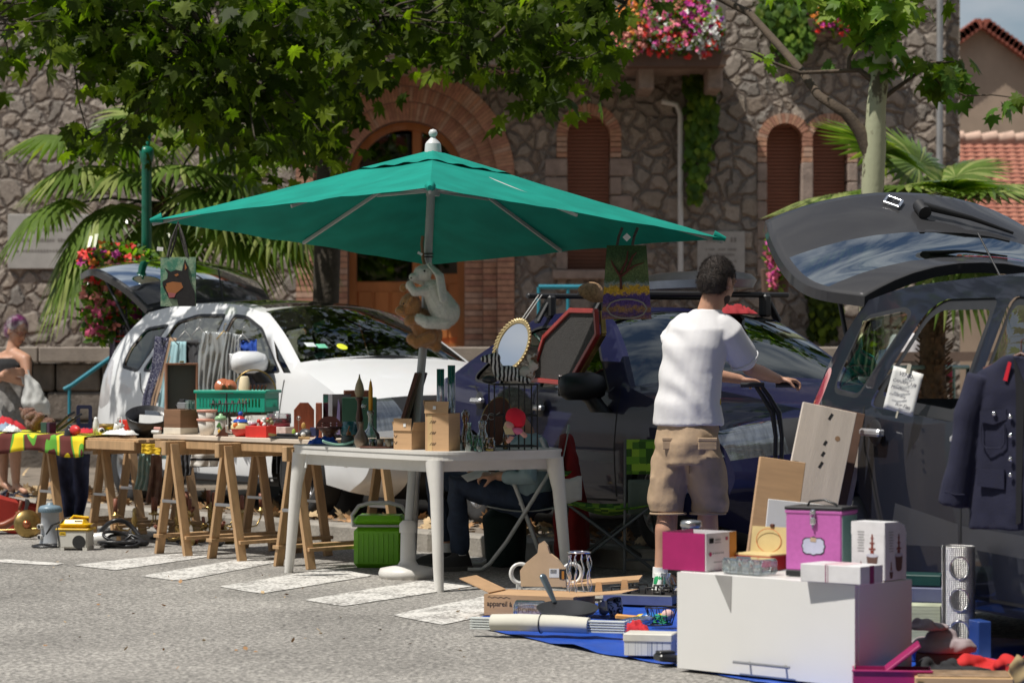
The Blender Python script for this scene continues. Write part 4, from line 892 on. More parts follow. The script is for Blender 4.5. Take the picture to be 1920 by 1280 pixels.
def tailgate(par, hinge, prof, wid, pm, gm, seg, crown=.10, lab=None):
 """prof: (back, up) points from the hinge, wid: half widths; seg: index range that is glass"""
 n=6;pts=crom([(a, b_)for a, b_ in prof], n);ws=[p.x for p in crom([(w_, 0)for w_ in wid], n)]
 N_=len(pts);vs=[-1, -.95, -.88, -.75, -.6, -.4, -.2, 0, .2, .4, .6, .75, .88, .95, 1]
 def pt(i, v, off=0):
  d=pts[min(i+1, N_-1)]-pts[max(0, i-1)];nn=V((-d.y, d.x)).normalized();nn=nn if nn.y>0 else-nn;k=crown*(1-abs(v)**2.2)-off
  return V((hinge[0]-pts[i].x-nn.x*k, v*ws[i], hinge[1]+pts[i].y+nn.y*k))
 A=MB();G_=MB();B_=MB()
 for i in range(N_-1):
  for j in range(len(vs)-1):
   vm=abs(vs[j]+vs[j+1])/2;gl_=seg[0]*n<=i<seg[1]*n and vm<.96
   (G_ if gl_ else A).add([pt(i, vs[j]), pt(i+1, vs[j]), pt(i+1, vs[j+1]), pt(i, vs[j+1])], [[3, 2, 1, 0][::-1]], None, 0, True)
   if not(gl_ and vm<.82):A.add([pt(i, vs[j], .05), pt(i+1, vs[j], .05), pt(i+1, vs[j+1], .05), pt(i, vs[j+1], .05)], [[3, 2, 1, 0]], None, 1, True)
 for v in(-1, 1):
  for i in range(N_-1):A.add([pt(i, v), pt(i+1, v), pt(i+1, v, .05), pt(i, v, .05)], [[0, 1, 2, 3]if v>0 else[3, 2, 1, 0]], None, 0)
 for i in(0, N_-1):
  for j in range(len(vs)-1):A.add([pt(i, vs[j]), pt(i, vs[j+1]), pt(i, vs[j+1], .05), pt(i, vs[j], .05)], [[0, 1, 2, 3]if i==0 else[3, 2, 1, 0]], None, 0)
 o=A.build('tailgate', pm, par, lab);g_=G_.build('tailgate_glass', gm, o)
 for q in(o, g_):
  bm=bmesh.new();bm.from_mesh(q.data);bmesh.ops.remove_doubles(bm, verts=bm.verts, dist=.0004);bm.to_mesh(q.data);bm.free()
 return o, pt, N_
tgw, ptw, nw=tailgate(wcar, (-1.36, 1.53), [(0, .0), (.25, .17), (.55, .30), (.72, .33), (.95, .30)], [.60, .66, .72, .74, .70], [P_w, mat('grey_inner_trim', (.30, .31, .31), .6)], M_cg2, (1, 3), .10, 'raised hatch with dark glass')
a=MB()
for sd in(-1, 1):a.tube([(-1.5, sd*.58, 1.2), (-1.95, sd*.66, 1.78)], .012, 8)
a.build('gas_strut', M_trim, wcar)
# ---- navy saloon ----
def reg_b(nm, v, f):
 if nm=='windscreen':return 'windscreen' if v<.94 else 'body'
 if nm=='rear_glass':return 'rear_screen' if v<.86 and.1<f<.92 else 'body'
 if nm=='roof':return 'roof'
 if nm=='hood':return 'hood'
 if nm=='nose':return 'headlight' if v>.62 else('grille' if v<.5 else 'body')
 if nm=='bump_f':return 'lower_grille' if v<.6 and.1<f<.45 else 'bumper'
 if nm=='tail':return 'tail_lamp' if v>.62 and f<.6 else 'body'
 return 'body'
bw1=[(.66, .93), (.28, 1.17), (.05, 1.32), (-.1, 1.355), (-.42, 1.365), (-.5, .935)]
bw2=[(-.57, .935), (-.49, 1.365), (-.95, 1.35), (-1.12, 1.31), (-1.2, .95)]
bw3=[(-1.24, .955), (-1.16, 1.30), (-1.42, 1.2), (-1.68, 1.02), (-1.62, .975)]
bseam=[path_poly([(.78, .3), (.76, .6), (.80, .95)]), path_poly([(-.53, .26), (-.52, .6), (-.53, .93)]), path_poly([(-1.28, .72), (-1.4, .85), (-1.6, .95)]), path_poly([(-1.1, .27), (-1.12, .5), (-1.28, .72)]), path_poly([(.78, .28), (.1, .26), (-1.1, .27)], .012)]
SPB=dict(W=.85, belt=.93, xf=2.05, xr=-2.48, wx=(1.25, -1.62), wr=.30, arch=.35, ax=.75, z=.118, dash=.6, seatx=-.35, spokes=7, tumble=.42, prof=[('bump_f', [(1.86, .2), (1.98, .32), (2.04, .45), (2.02, .56)], .16), ('nose', [(2.02, .56), (1.98, .64), (1.9, .71)], .16), ('hood', [(1.9, .71), (1.6, .82), (1.2, .91), (.9, .965)], .05), ('windscreen', [(.9, .965), (.6, 1.16), (.3, 1.31), (.12, 1.38)], .08), ('roof', [(.12, 1.38), (-.3, 1.435), (-.8, 1.43), (-1.1, 1.40)], .035), ('rear_glass', [(-1.1, 1.40), (-1.6, 1.23), (-2.0, 1.07), (-2.15, 1.01)], .05), ('boot', [(-2.15, 1.01), (-2.3, .995), (-2.42, .97)], .03), ('tail', [(-2.42, .97), (-2.46, .8), (-2.47, .6)], .05), ('bump_r', [(-2.47, .6), (-2.5, .45), (-2.42, .22)], .08)], reg=reg_b, side=winset([bw1, bw2, bw3], ['front_window', 'rear_window', 'quarter_window'], .018)+[(('rubbing_strip', )*2, [(.76, .50), (.76, .56), (-1.08, .58), (-1.08, .52)]), (('headlight', )*2, [(1.99, .58), (1.9, .70), (1.72, .72), (1.8, .60)]), (('tail_lamp', )*2, [(-2.45, .7), (-2.43, .92), (-2.25, .94), (-2.28, .72)]), (('indicator', )*2, rrect(.92, .60, .99, .64, .015, 3))]+[(('seam', 'seam'), s_)for s_ in bseam], mats={'body':('body', P_b), 'roof':('roof', P_b), 'hood':('hood', P_b), 'windscreen':('windscreen', M_cg), 'rear_screen':('rear_screen', M_cg2), 'front_window':('window', M_cg), 'rear_window':('window', M_cg), 'quarter_window':('window', M_cg2), 'headlight':('headlight', M_lampg), 'grille':('grille', M_trim), 'lower_grille':('grille', M_trim), 'bumper':('bumper', P_b), 'tail_lamp':('tail_lamp', M_redl), 'rubbing_strip':('rubbing_strip', mat('grey_rub_strip', (.10, .10, .11), .5)), 'indicator':('indicator', M_lampg), 'pillar_trim':('window_frame', M_trim), 'seam':('panel_gap', M_seam)})
bcar, ysb, mbp=car('navy_saloon', 'navy blue saloon car with roof bars parked behind the man in the white T-shirt', SPB, (XY(1150, 309.6).x, XY(1150, 309.6).y), (.381, -.925))
mirror(bcar, .62, -1.0, .97, M_trim, -1, 1.15);mirror(bcar, .62, 1.0, .97, M_trim, 1, 1.15)
handle(bcar, -.36, -.868, .82, mat('silver_handle', (.55, .55, .57), .3, .6));handle(bcar, -1.42, -.86, .85, mat('silver_handle'))
a=MB();a.tube([(.93, -.55, .985), (.9, -.1, 1.04), (.86, .2, 1.05)], .011, 6);a.tube([(.93, .1, 1.02), (.9, .5, 1.0)], .011, 6);a.build('wiper', M_trim, bcar)
for(y, x, z, m_, sh)in((-.52, .845, 1.045, mat('sticker_red', (.5, .05, .08), .5), 'c'), (-.50, .89, 1.01, M_st[1], 'r'), (-.47, .925, .985, M_st[0], 'r')):sticker(bcar, x, y, z+.005, m_, sh, .05, 32)
rk=MB()
for x in(.0, -.85):
 rk.box((.05, 1.5, .035), (x, 0, 1.55), b=.01)
 for sd in(-1, 1):rk.box((.09, .06, .15), (x, sd*.58, 1.48), b=.015);rk.box((.07, .03, .16), (x, sd*.64, 1.44), (sd*30, 0, 0), b=.01)
one(rk, 'roof_rack', M_trim, 'black pair of roof bars clamped on the navy car', 'roof rack').parent=None
o=bpy.data.objects['roof_rack'];o.location=bcar.location;o.rotation_euler=bcar.rotation_euler
# ---- dark car further back (behind the man): raised tailgate of a dark vehicle ----
def W2(px, py, s):return W(px, py, s)
# ---- grey hatchback ----
def reg_g(nm, v, f):
 if nm=='windscreen':return 'windscreen' if v<.94 else 'body'
 if nm=='hatch':return None
 if nm=='roof':return 'roof'
 if nm=='hood':return 'hood'
 if nm=='nose':return 'headlight' if v>.6 else 'grille'
 if nm=='bump_r':return 'rear_bumper'
 return 'body'
gq=[(-1.55, 1.13), (-1.50, 1.09), (-1.20, 1.07), (-.98, 1.46), (-1.1, 1.495), (-1.52, 1.46)]
gr_=[(-1.06, 1.04), (-.10, .985), (-.16, 1.515), (-.72, 1.52), (-.84, 1.47)]
gfw=[(-.0, .98), (1.1, .93), (.72, 1.3), (.4, 1.49), (-.05, 1.52)]
gseam=[path_poly([(.0, .27), (.01, .6), (-.03, .98)]), path_poly([(-.83, .56), (-.92, .72), (-1.02, .84), (-1.1, 1.04)], .012), path_poly([(-.72, .3), (-.75, .45), (-.83, .56)], .012), path_poly([(1.1, .28), (.1, .27), (-.72, .3)], .014)]
SPG=dict(W=.86, belt=1.0, xf=2.0, xr=-1.95, wx=(1.3, -1.24), wr=.31, arch=.37, ax=-1.95, z=0, dash=.95, seatx=.25, spokes=6, tumble=.34, prof=[('bump_f', [(1.85, .2), (1.97, .35), (2.0, .5), (1.97, .62)], .12), ('nose', [(1.97, .62), (1.88, .78)], .1), ('hood', [(1.88, .78), (1.6, .93), (1.3, 1.03)], .05), ('windscreen', [(1.3, 1.03), (.85, 1.35), (.5, 1.53)], .07), ('roof', [(.5, 1.53), (0, 1.60), (-.6, 1.605), (-1.2, 1.585), (-1.62, 1.53)], .035), ('hatch', [(-1.62, 1.53), (-1.78, 1.2), (-1.86, .9), (-1.9, .62)], .04), ('bump_r', [(-1.9, .62), (-1.97, .5), (-1.96, .36), (-1.86, .22)], .08)], reg=reg_g, side=winset([gq], ['quarter_window'], .022)+[(('window_frame', )*2, rnd(gr_, .06)), ((None, None), rnd(shrink(gr_, .05), .05)), (('window_frame', )*2, rnd(gfw, .06)), (('front_window', )*2, rnd(shrink(gfw, .035), .05)), (('cladding', )*2, [(-.70, .50), (-.66, .62), (-.02, .565), (-.02, .47), (-.6, .44)]), (('cladding', )*2, [(.02, .47), (.02, .56), (1.0, .55), (.95, .46)]), (('tail_lamp', )*2, rnd([(-1.78, .82), (-1.66, 1.08), (-1.66, 1.2), (-1.74, 1.22), (-1.84, 1.0), (-1.88, .84)], .04))]+[(('seam', 'seam'), s_)for s_ in gseam], mats={'body':('body', P_g), 'roof':('roof', P_g), 'hood':('hood', P_g), 'windscreen':('windscreen', M_cg), 'front_window':('window', M_cg), 'quarter_window':('window', M_cg), 'window_frame':('window_frame', M_trim), 'headlight':('headlight', M_lampg), 'grille':('grille', M_trim), 'bumper':('bumper', P_g), 'rear_bumper':('rear_bumper', P_g), 'tail_lamp':('tail_lamp', M_redl), 'cladding':('door_cladding', mat('grey_cladding', (.035, .037, .044), .4)), 'pillar_trim':('window_frame', M_trim), 'seam':('panel_gap', M_seam)})
gcar, ysg, mg=car('grey_hatchback', 'dark grey hatchback with raised tailgate, open rear window and a paper note on its door', SPG, (XY(1475, 385).x, XY(1475, 385).y), (.271, -.963))
handle(gcar, -.86, -.868, .925, mat('silver_handle'), .21);handle(gcar, .10, -.872, .92, mat('silver_handle'), .21)
mirror(gcar, 1.32, -1.03, 1.05, P_g, -1, 1.1);mirror(gcar, 1.32, 1.03, 1.05, P_g, 1, 1.1)
tg, ptg, ng=tailgate(gcar, (-1.60, 1.55), [(0, 0), (.18, .035), (.38, .09), (.60, .19), (.80, .31), (1.0, .41)], [.60, .75, .79, .79, .77, .72], [P_g, M_trim], thin_glass('hatch_glass', (.07, .10, .085), .55), (1, 3), .17, 'raised tailgate with rear screen, wiper and diamond emblem')
def on_tg(i, v, off=-.004):return ptg(i, v, off)
i1=26;c=on_tg(i1, -.14, -.012);u=(on_tg(i1+1, .08)-on_tg(i1-1, .08)).normalized();vv=(on_tg(i1, -.10)-on_tg(i1, -.18)).normalized()
a=MB();dm=[c+u*.07, c+vv*.05, c-u*.07, c-vv*.05]
for k in range(4):a.tube([dm[k], dm[(k+1)%4]], .009, 6)
a.build('emblem', M_chr, tg)
a=MB();a.tube([on_tg(24, .0, -.03), on_tg(22, .0, -.03)], .035, 10);a.tube([on_tg(23, .0, -.05), on_tg(21, .3, -.04), on_tg(20, .6, -.02)], [.022, .014, .008], 8);a.build('wiper', M_trim, tg)
a=MB()
for k in range(8):v0=-.05+k*.055;a.add([on_tg(4, v0, -.012), on_tg(4, v0+.055, -.012), on_tg(5, v0+.055, -.012), on_tg(5, v0, -.012)], [[0, 1, 2, 3]])
a.build('brake_light', M_redl, tg)
a=MB()
for sd in(-1, 1):a.tube([(-1.72, sd*.6, 1.15), (-1.84, sd*.64, 1.585)], .012, 8);a.tube([(-1.72, sd*.6, 1.15), (-1.78, sd*.62, 1.36)], .018, 8)
a.build('gas_strut', M_trim, gcar)
a=MB();a.tube([(-1.35, 0, 1.62), (-1.62, 0, 1.86)], .005, 6);a.lathe([(.03, 0), (.02, .02), (0, .025)], (-1.35, 0, 1.61), n=10);a.build('antenna', M_trim, gcar)
# ================= TABLES, PARASOL, PEOPLE =================
M_wood=mat('pine_wood', (.46, .29, .15), .6, var=.25, sc=4, stretch=(6, 6, .7), bump=.15)
M_board=mat('pale_board', (.62, .52, .42), .6, var=.12, sc=3, stretch=(1, 6, 6))
M_plas=mat('white_plastic', (.66, .64, .60), .38, var=.05, sc=3, grime=.18)
BD=V((.69, -.72, 0)).normalized();BPv=V((.72, .69, 0)).normalized()
def trestle(label, px, s, zt=.73, ln=.75, half=.17, z0=0.0, bd=None):
 a=XY(px, s, z0);t=thing('wooden_trestle', label, 'trestle', a, math.degrees(atan2(BPv.y, BPv.x)), 'wooden A-frame trestles under the stall tables')
 H_=zt-z0;b=MB();b.box((ln+.1, .045, .09), (ln/2, 0, H_-.047), b=.004);b.build('beam', M_wood, t)
 for k, x in enumerate((.03, ln-.03)):
  for sg in(-1, 1):
   l_=MB();l_.bar((x+.012*sg, sg*.02, H_-.02), (x+.012*sg, sg*half, .0), .026, .062, up=(1, 0, 0));l_.build('leg', M_wood, t)
  m=MB();m.bar((x-.02, -half*.55, H_*.47), (x-.02, half*.55, H_*.47), .02, .004, up=(1, 0, 0));m.build('metal_brace', M_alloy, t)
 for sg in(-1, 1):m=MB();m.bar((.0, sg*(half-.025), H_*.16), (ln, sg*(half-.025), H_*.16), .022, .06, up=(0, 1, 0));m.build('stretcher', M_wood, t)
 return t
trestle('pine trestle at the left end of the wooden stall table', 318, 294);trestle('pine trestle in the middle of the wooden stall table', 418, 301.5);trestle('pine trestle at the right end of the wooden stall table, beside the white plastic table', 545, 313)
trestle('pine trestle of the left table, above the grey filter pump', 86, 268, .69);trestle('pine trestle of the left table, above the yellow topped toolbox', 188, 274, .69)
a=XY(288, 289, .732);t=MB();n=6
tb_=thing('wooden_stall_table', 'long pale board table top on pine trestles covered with crockery', 'table', a, math.degrees(atan2(BD.y, BD.x)))
for k in range(2):t.box((1.62, .345, .028), (.80, .175+k*.352, .016), b=.003)
t.build('table_top', M_board, tb_)
t=MB();t.bar((0, .02, -.03), (1.6, .02, -.03), .02, .05);t.bar((0, .68, -.03), (1.6, .68, -.03), .02, .05);t.build('rail', M_wood, tb_)
a=XY(-40, 262, .692);tb2=thing('wooden_stall_table', 'left slatted table top on pine trestles, draped with yellow beach towels', 'table', a, math.degrees(atan2(BD.y, BD.x)))
t=MB()
for k in range(8):t.box((1.95, .07, .022), (.95, .04+k*.088, .013), b=.003)
t.build('table_top', M_wood, tb2);t=MB();t.bar((0, .0, -.02), (1.9, .0, -.02), .02, .06);t.build('rail', M_wood, tb2)
def towelmat():
 m, tt, b=newmat('beach_towel');N=tt.nodes.new;K=tt.links.new
 tc=N('ShaderNodeTexCoord');mp=N('ShaderNodeMapping');mp.inputs['Rotation'].default_value=(0, 0, .9);mp.inputs['Scale'].default_value=(2.2, 1.1, 1);K(tc.outputs['Object'], mp.inputs[0])
 ns=N('ShaderNodeTexNoise');ns.inputs['Scale'].default_value=2.2;ns.inputs['Detail'].default_value=1;K(mp.outputs[0], ns.inputs[0])
 r=N('ShaderNodeValToRGB');r.color_ramp.interpolation='CONSTANT';e=r.color_ramp.elements;e[0].color=(.12, .025, .02, 1);e[1].position=.42;e[1].color=(.12, .38, .04, 1)
 for p, c in((.46, (.85, .65, .02)), (.56, (.12, .38, .04)), (.60, (.12, .025, .02)), (.68, (.85, .65, .02))):q=e.new(p);q.color=(*c, 1)
 K(ns.outputs[0], r.inputs[0]);K(r.outputs[0], b.inputs['Base Color']);b.inputs['Roughness'].default_value=.95;return m
M_tow=towelmat()
def tw_(u, v):
 x=.02+u*1.32;h=.13+.02*sin(u*9);
 if v<.3:q=v/.3;return(x, -.02-.012*sin(u*40)*(1-q), .035-h*(1-q))
 return(x, -.02+(v-.3)/.7*.5, .036+.006*sin(u*15+v*9))
t=MB();t.grid(tw_, 60, 14);o=one(t, 'beach_towel', M_tow, 'yellow, brown and green beach towel draped over the front edge of the left table', 'towel', a, math.degrees(atan2(BD.y, BD.x)), solid=.004)
wt=thing('plastic_table', 'white plastic garden table with rounded corners in front of the seated man', 'table', V((-.50, 15.24, 0)), math.degrees(atan2(.817, -.578)))
o=[]
hl_, hw_=.83, .485
for i in range(64):
 a=2*pi*i/64;c, s_=cos(a), sin(a);e=.34;o.append((hl_*abs(c)**e*(1 if c>0 else-1), hw_*abs(s_)**e*(1 if s_>0 else-1)))
t=MB();t.prism(o, .014, Mx.Translation((0, 0, .708)));
t.prism([(x*.995, y*.99)for x, y in o], .034, Mx.Translation((0, 0, .676)));t.build('table_top', M_plas, wt)
t=MB();
for sg in(-1, 1):t.box((1.3, .02, .06), (0, sg*.40, .645));t.box((.02, .8, .06), (sg*.68, 0, .645))
t.build('apron', M_plas, wt)
for sx in(-1, 1):
 for sy in(-1, 1):
  l_=MB();secs=[((sx*.795, sy*.43, 0), .026, .026), ((sx*.78, sy*.425, .12), .030, .030), ((sx*.74, sy*.41, .5), .042, .036), ((sx*.70, sy*.40, .68), .07, .045)]
  vs=[]
  l_.loft(secs, 10);l_.build('leg', M_plas, wt)
wt.scale=(1, 1, 1.04)
C0=V((-.453, 15.3, 2.445));Lc=V((-2.064, 15.3, 2.046));Rc=V((1.214, 15.3, 1.942));Nc=V((-.42, 13.66, 2.13));Fc=V((-.54, 16.94, 1.846))
B=V((-.595, 15.26, 0))
ps=thing('parasol', 'square green garden parasol standing through the white plastic table', 'parasol', B)
M_can=leafmat('green_canvas', (.007, .24, .185), .015, .12);M_can.node_tree.nodes['Principled BSDF'].inputs['Roughness'].default_value=.8
g_=[n_ for n_ in M_can.node_tree.nodes if n_.type=='MIX_RGB' and n_.blend_type=='MULTIPLY'][0];g_.inputs[2].default_value=(.3, .75, .65, 1)
t=MB();cs=[Lc, Nc, Rc, Fc]
def panel(A_, B_, C_, sag):
 n_=14
 def f(u, v):
  rim=A_.lerp(B_, v);rim=rim+(C_-rim)*(.012*sin(pi*v));p=C_.lerp(rim, u);p=p-V((0, 0, sag*sin(pi*u)*(.3+sin(pi*v))));return p-B+V((0, 0, .014*sin(pi*v)*u*noise.noise(V((v*9, u*1.5, p.x)))+.004*noise.noise(V((p.x*5, p.y*5, 0)))))
 return f
for i in range(4):t.grid(panel(cs[i], cs[(i+1)%4], C0, .012), 16, 20)
for c in cs:d=(c-C0).normalized();t.tube([c-B-d*.06, c-B+d*.012], [.03, .013], 8)
cn_=t.build('canopy', M_can, ps)
t=MB();cap=V((-.453, 15.3, 2.462))
for i in range(4):
 A_, B_=cap+(cs[i]-C0)*.27-V((0, 0, .004)), cap+(cs[(i+1)%4]-C0)*.27-V((0, 0, .004))
 def f(u, v, A_=A_, B_=B_):rim=A_.lerp(B_, v);p=cap.lerp(rim, u);return p-B-V((0, 0, -.005*u*sin(v*22)+.01))
 t.grid(f, 6, 16)
t.build('vent_flap', M_can, cn_)
M_pole=mat('grey_pole', (.40, .41, .40), .4, .2, var=.06)
top=C0-B
t=MB();t.tube([V((0, 0, .28)), V((.035, 0, .75)), top*.55+V((0.01, 0, 0)), top+V((0, 0, -.02))], .024, 16);t.build('pole', M_pole, ps)
t=MB();t.tube([top+V((0, 0, -.02)), top+V((0, 0, .04))], [.05, .045], 16);t.lathe([(.045, 0), (.04, .013), (.018, .035), (.012, .043), (.022, .052), (.026, .068), (.018, .084), (0, .09)], top+V((0, 0, .035)), n=18);t.build('finial', mat('pale_grey_plastic', (.6, .6, .6), .35), ps)
t=MB();hub=top+V((0, 0, -.26));t.tube([hub, hub+V((0, 0, .06))], .04, 12)
t.build('slider', M_pole, ps)
for i in range(8):
 e=cs[i//2]if i%2==0 else(cs[i//2]+cs[(i//2+1)%4])/2+(C0-(cs[i//2]+cs[(i//2+1)%4])/2)*.05
 e=e-B-V((0, 0, .022));t=MB();t.bar(top+V((0, 0, -.03)), e, .014, .02);r_=t.build('rib', M_pole, ps)
 t=MB();t.bar(hub+V((0, 0, .03)), (top+V((0, 0, -.03))).lerp(e, .42)-V((0, 0, .012)), .01, .016);t.build('strut', M_pole, r_)
t=MB();t.lathe([(0, .0), (.165, 0), (.17, .03), (.16, .055), (.06, .075), (.045, .1), (.042, .26), (.034, .3), (.0, .3)], n=32);t.lathe([(.05, .26), (.05, .31), (.03, .33)], n=16);t.build('base', M_plas, ps)
# ---------------- people ----------------
M_skin=mat('tanned_skin', (.48, .26, .17), .5, var=.12, sc=7, sub=.15, bump=.1, bs=90);M_skin2=mat('fair_skin', (.52, .30, .21), .5, var=.1, sc=7, sub=.15)
def limb(mb, pts, rs, n=14):mb.tube(pts, rs, n, ends=True)
def hand(mb, w_, d, pn, side, curl=.6, sc=1.0, spread=.1):
 """w_ wrist, d pointing direction, pn palm normal, side=+1 thumb along d x pn"""
 d=V(d).normalized();pn=V(pn);pn=(pn-d*pn.dot(d)).normalized();x=d.cross(pn)*side
 k=sc;mb.tube([w_-d*.02, w_+d*.03*k, w_+d*.07*k, w_+d*.088*k], [.024*k, .034*k, .038*k, .03*k], 12, flat=.55, ends=True)if False else None
 for a in(-.024, -.008, .008, .024):limb(mb, [w_+x*a*.6*k, w_+x*a*k*1.1+d*.045*k, w_+x*a*1.2*k+d*.085*k], [.0135*k, .0145*k, .0115*k], 8)
 for i, (a, ln)in enumerate(((.030, .062), (.010, .070), (-.011, .066), (-.031, .052))):
  p=w_+x*a*k+d*.088*k;dr=(d+x*a*spread*10).normalized();pts=[p];
  for j, f in enumerate((.45, .3, .25)):
   an=curl*(j+.6);q=(dr*cos(an)+pn*sin(an));pts.append(pts[-1]+q*ln*f*k)
  limb(mb, pts, [.0098*k, .0092*k, .0085*k, .0072*k], 8)
 p=w_+x*.028*k+d*.02*k;limb(mb, [p-x*.008, p+x*.022*k+d*.028*k+pn*.012*k, p+x*.03*k+d*.055*k+pn*.025*k*(1+curl)], [.014*k, .0115*k, .009*k], 8)
def head(mb, c, look, up=(0, 0, 1), k=1.0):
 """adds head, ears, nose, lips, brow; returns frame (f, r, u)"""
 f=V(look).normalized();u=V(up);u=(u-f*u.dot(f)).normalized();r=f.cross(u)
 E=lambda a, b_, c_:c+f*a*k+r*b_*k+u*c_*k
 M=Mx(((f.x, r.x, u.x, c.x), (f.y, r.y, u.y, c.y), (f.z, r.z, u.z, c.z), (0, 0, 0, 1)))
 mb.ball((0, 0, .02*k), (.098*k, .077*k, .098*k), 20, 14, M=M);mb.ball((.025*k, 0, -.045*k), (.068*k, .06*k, .072*k), 18, 12, M=M);mb.ball((.065*k, 0, -.088*k), (.026*k, .028*k, .022*k), 12, 8, M=M)
 mb.tube([E(.088, 0, .025), E(.108, 0, -.012), E(.118, 0, -.026)], [.009*k, .012*k, .014*k], 8, ends=True)
 mb.tube([E(.085, -.022, -.062), E(.094, 0, -.06), E(.085, .022, -.062)], [.006*k, .009*k, .006*k], 8, ends=True)
 mb.tube([E(.078, -.05, .03), E(.09, -.02, .036), E(.09, .02, .036), E(.078, .05, .03)], .009*k, 8, ends=True)
 for sd in(-1, 1):
  mb.ball((-.005*k, sd*.078*k, -.01*k), (.018*k, .009*k, .032*k), 10, 8, M=M, rot=(0, -12, sd*18));mb.ball((.06*k, sd*.035*k, -.02*k), (.028*k, .022*k, .022*k), 10, 8, M=M)
 return M, E
def face_bits(par, M, k=1.0, iris=(.08, .05, .03)):
 e=MB()
 for sd in(-1, 1):
  e.ball((.079*k, sd*.031*k, .012*k), .0125*k, 12, 8, M=M, mi=0);e.ball((.0885*k, sd*.031*k, .011*k), .0055*k, 8, 6, M=M, mi=1)
 e.build('eyes', [mat('eye_white', (.7, .68, .65), .2), mat('iris', iris, .1)], par)
 l_=MB();l_.tube([M@V((.0905*k, -.022*k, -.061*k)), M@V((.1*k, 0, -.06*k)), M@V((.0905*k, .022*k, -.061*k))], .004*k, 6, ends=True);l_.build('lips', mat('lips', (.42, .13, .11), .4), par)
def wrinkle(amp, fr=9, st=(1, 1, .35)):
 return lambda v, n:amp*(noise.noise(V((v.x*fr*st[0], v.y*fr*st[1], v.z*fr*st[2])))+.5*noise.noise(V((v.x*fr*2.3+5, v.y*fr*2.3, v.z*fr*1.4))))
def hairmesh(M, k, vox=.007, extra=None, back=.0):
 h=MB();h.ball((-.012*k, 0, .032*k), (.100*k, .0795*k, .094*k), 20, 14, M=M);h.ball((-.035*k, 0, -.01*k), (.082*k, .0775*k, .07*k), 18, 12, M=M)
 if extra:extra(h)
 return remesh(h, vox, 2, lambda v, n:.0035*noise.noise(V((v.x*40, v.y*40, v.z*18)))+.002*noise.noise(v*120))
 # --- standing man ---
def PM(px, py, dy=0):w_=W(px, py, 352);return V((w_.x, 14.2+dy, w_.z))
man=thing('person', 'man seen from behind in white T-shirt and beige cargo shorts, reaching right', 'person', V((.95, 14.2, 0)))
O=V(man.location);fwd=V((.56, .83, 0)).normalized();lft=V((-fwd.y, fwd.x, 0))
b=MB()
hd_c=PM(1345, 529)-O;hM, hE=head(b, hd_c, (.62, .74, -.30), k=1.08)
nk=PM(1328, 588)-O
limb(b, [nk+V((-.01, 0, -.04)), hd_c+V((-.02, -.01, -.075))], [.068, .062])
shR, shL=PM(1362, 625, -.06)-O, PM(1270, 625, .10)-O
limb(b, [shL, nk+V((0, 0, -.05)), shR], [.055, .07, .055])
elR, wrR=PM(1408, 692, .04)-O, PM(1466, 711, .20)-O
limb(b, [shR, shR.lerp(elR, .5), elR, elR.lerp(wrR, .35), wrR], [.056, .05, .041, .041, .026])
hand(b, wrR, (1, .25, -.12), (0, -.1, -1), -1, .75)
elL, wrL=PM(1330, 700, .38)-O, PM(1400, 712, .42)-O
limb(b, [shL, elL, wrL], [.055, .042, .027]);hand(b, wrL, (1, .1, -.1), (0, 0, -1), 1, .75)
hipL, hipR=PM(1262, 850, .05)-O, PM(1318, 850, -.03)-O
knL, knR=PM(1253, 962, .03)-O, PM(1328, 962, .04)-O
anL, anR=PM(1238, 1076, .0)-O, PM(1326, 1076, .1)-O
for hp, kn, an in((hipL, knL, anL), (hipR, knR, anR)):
 limb(b, [hp, kn, kn.lerp(an, .28)+V((0, -.012, 0)), kn.lerp(an, .6), an], [.085, .054, .060, .045, .033]);limb(b, [an, an+fwd*.12+V((0, 0, -.04))], [.035, .03])
bd=remesh(b, .008, 3).build('body', M_skin, man)
face_bits(man, hM, 1.08)
fuzz(hairmesh(hM, 1.08), 9000, .016, .0007, .5).build('hair', mat('short_dark_hair', (.030, .020, .015), .6, var=.6, sc=60, bump=1, bs=150), man)
t=MB();t.ball((.035, 0, -.07), (.062, .064, .05), 16, 10, M=hM);remesh(t, .007, 1).build('beard', mat('stubble', (.05, .035, .03), .9, var=.3), man)
t=MB();rzb=atan2(fwd.y, fwd.x)-pi/2
pts=[((PM(1291, 798, .02)-O), .205, .158), ((PM(1291, 785, .02)-O), .203, .155), ((PM(1290, 755)-O), .186, .137), ((PM(1296, 700)-O), .178, .128), ((PM(1305, 650)-O), .19, .135), ((PM(1311, 618)-O), .185, .12), ((PM(1318, 598)-O), .13, .095), ((PM(1326, 580)-O), .075, .072)]
t.loft([(c, rx, ry, rzb)for c, rx, ry in pts], 28)
for sh, e, r_ in((shR, elR, .083), (shL, elL, .083)):limb(t, [sh+(nk-sh)*.25+V((0, 0, .0)), sh+V((0, 0, -.003)), sh.lerp(e, .62)], [.082, .088, .082])
shirt=remesh(t, .008, 3, lambda v, n:wrinkle(.008, 6)(v, n)+.009*sin(v.z*34+v.x*42+6*noise.noise(v*3))*max(0, min(1, (.10-v.x)*4+.3))*max(0, noise.noise(V((v.x*4, v.y*4, v.z*5+3)))+.25));s_=shirt.build('t_shirt', mat('white_cotton', (.70, .69, .70), .9, var=.03, bump=.12, bs=30), man)
t=MB();pe=PM(1289, 800)-O
t.loft([((PM(1289, 870)-O), .165, .135, rzb), ((PM(1289, 830)-O), .182, .145, rzb), ((PM(1290, 792)-O), .165, .122, rzb), ((PM(1290, 778)-O), .15, .11, rzb)], 26)
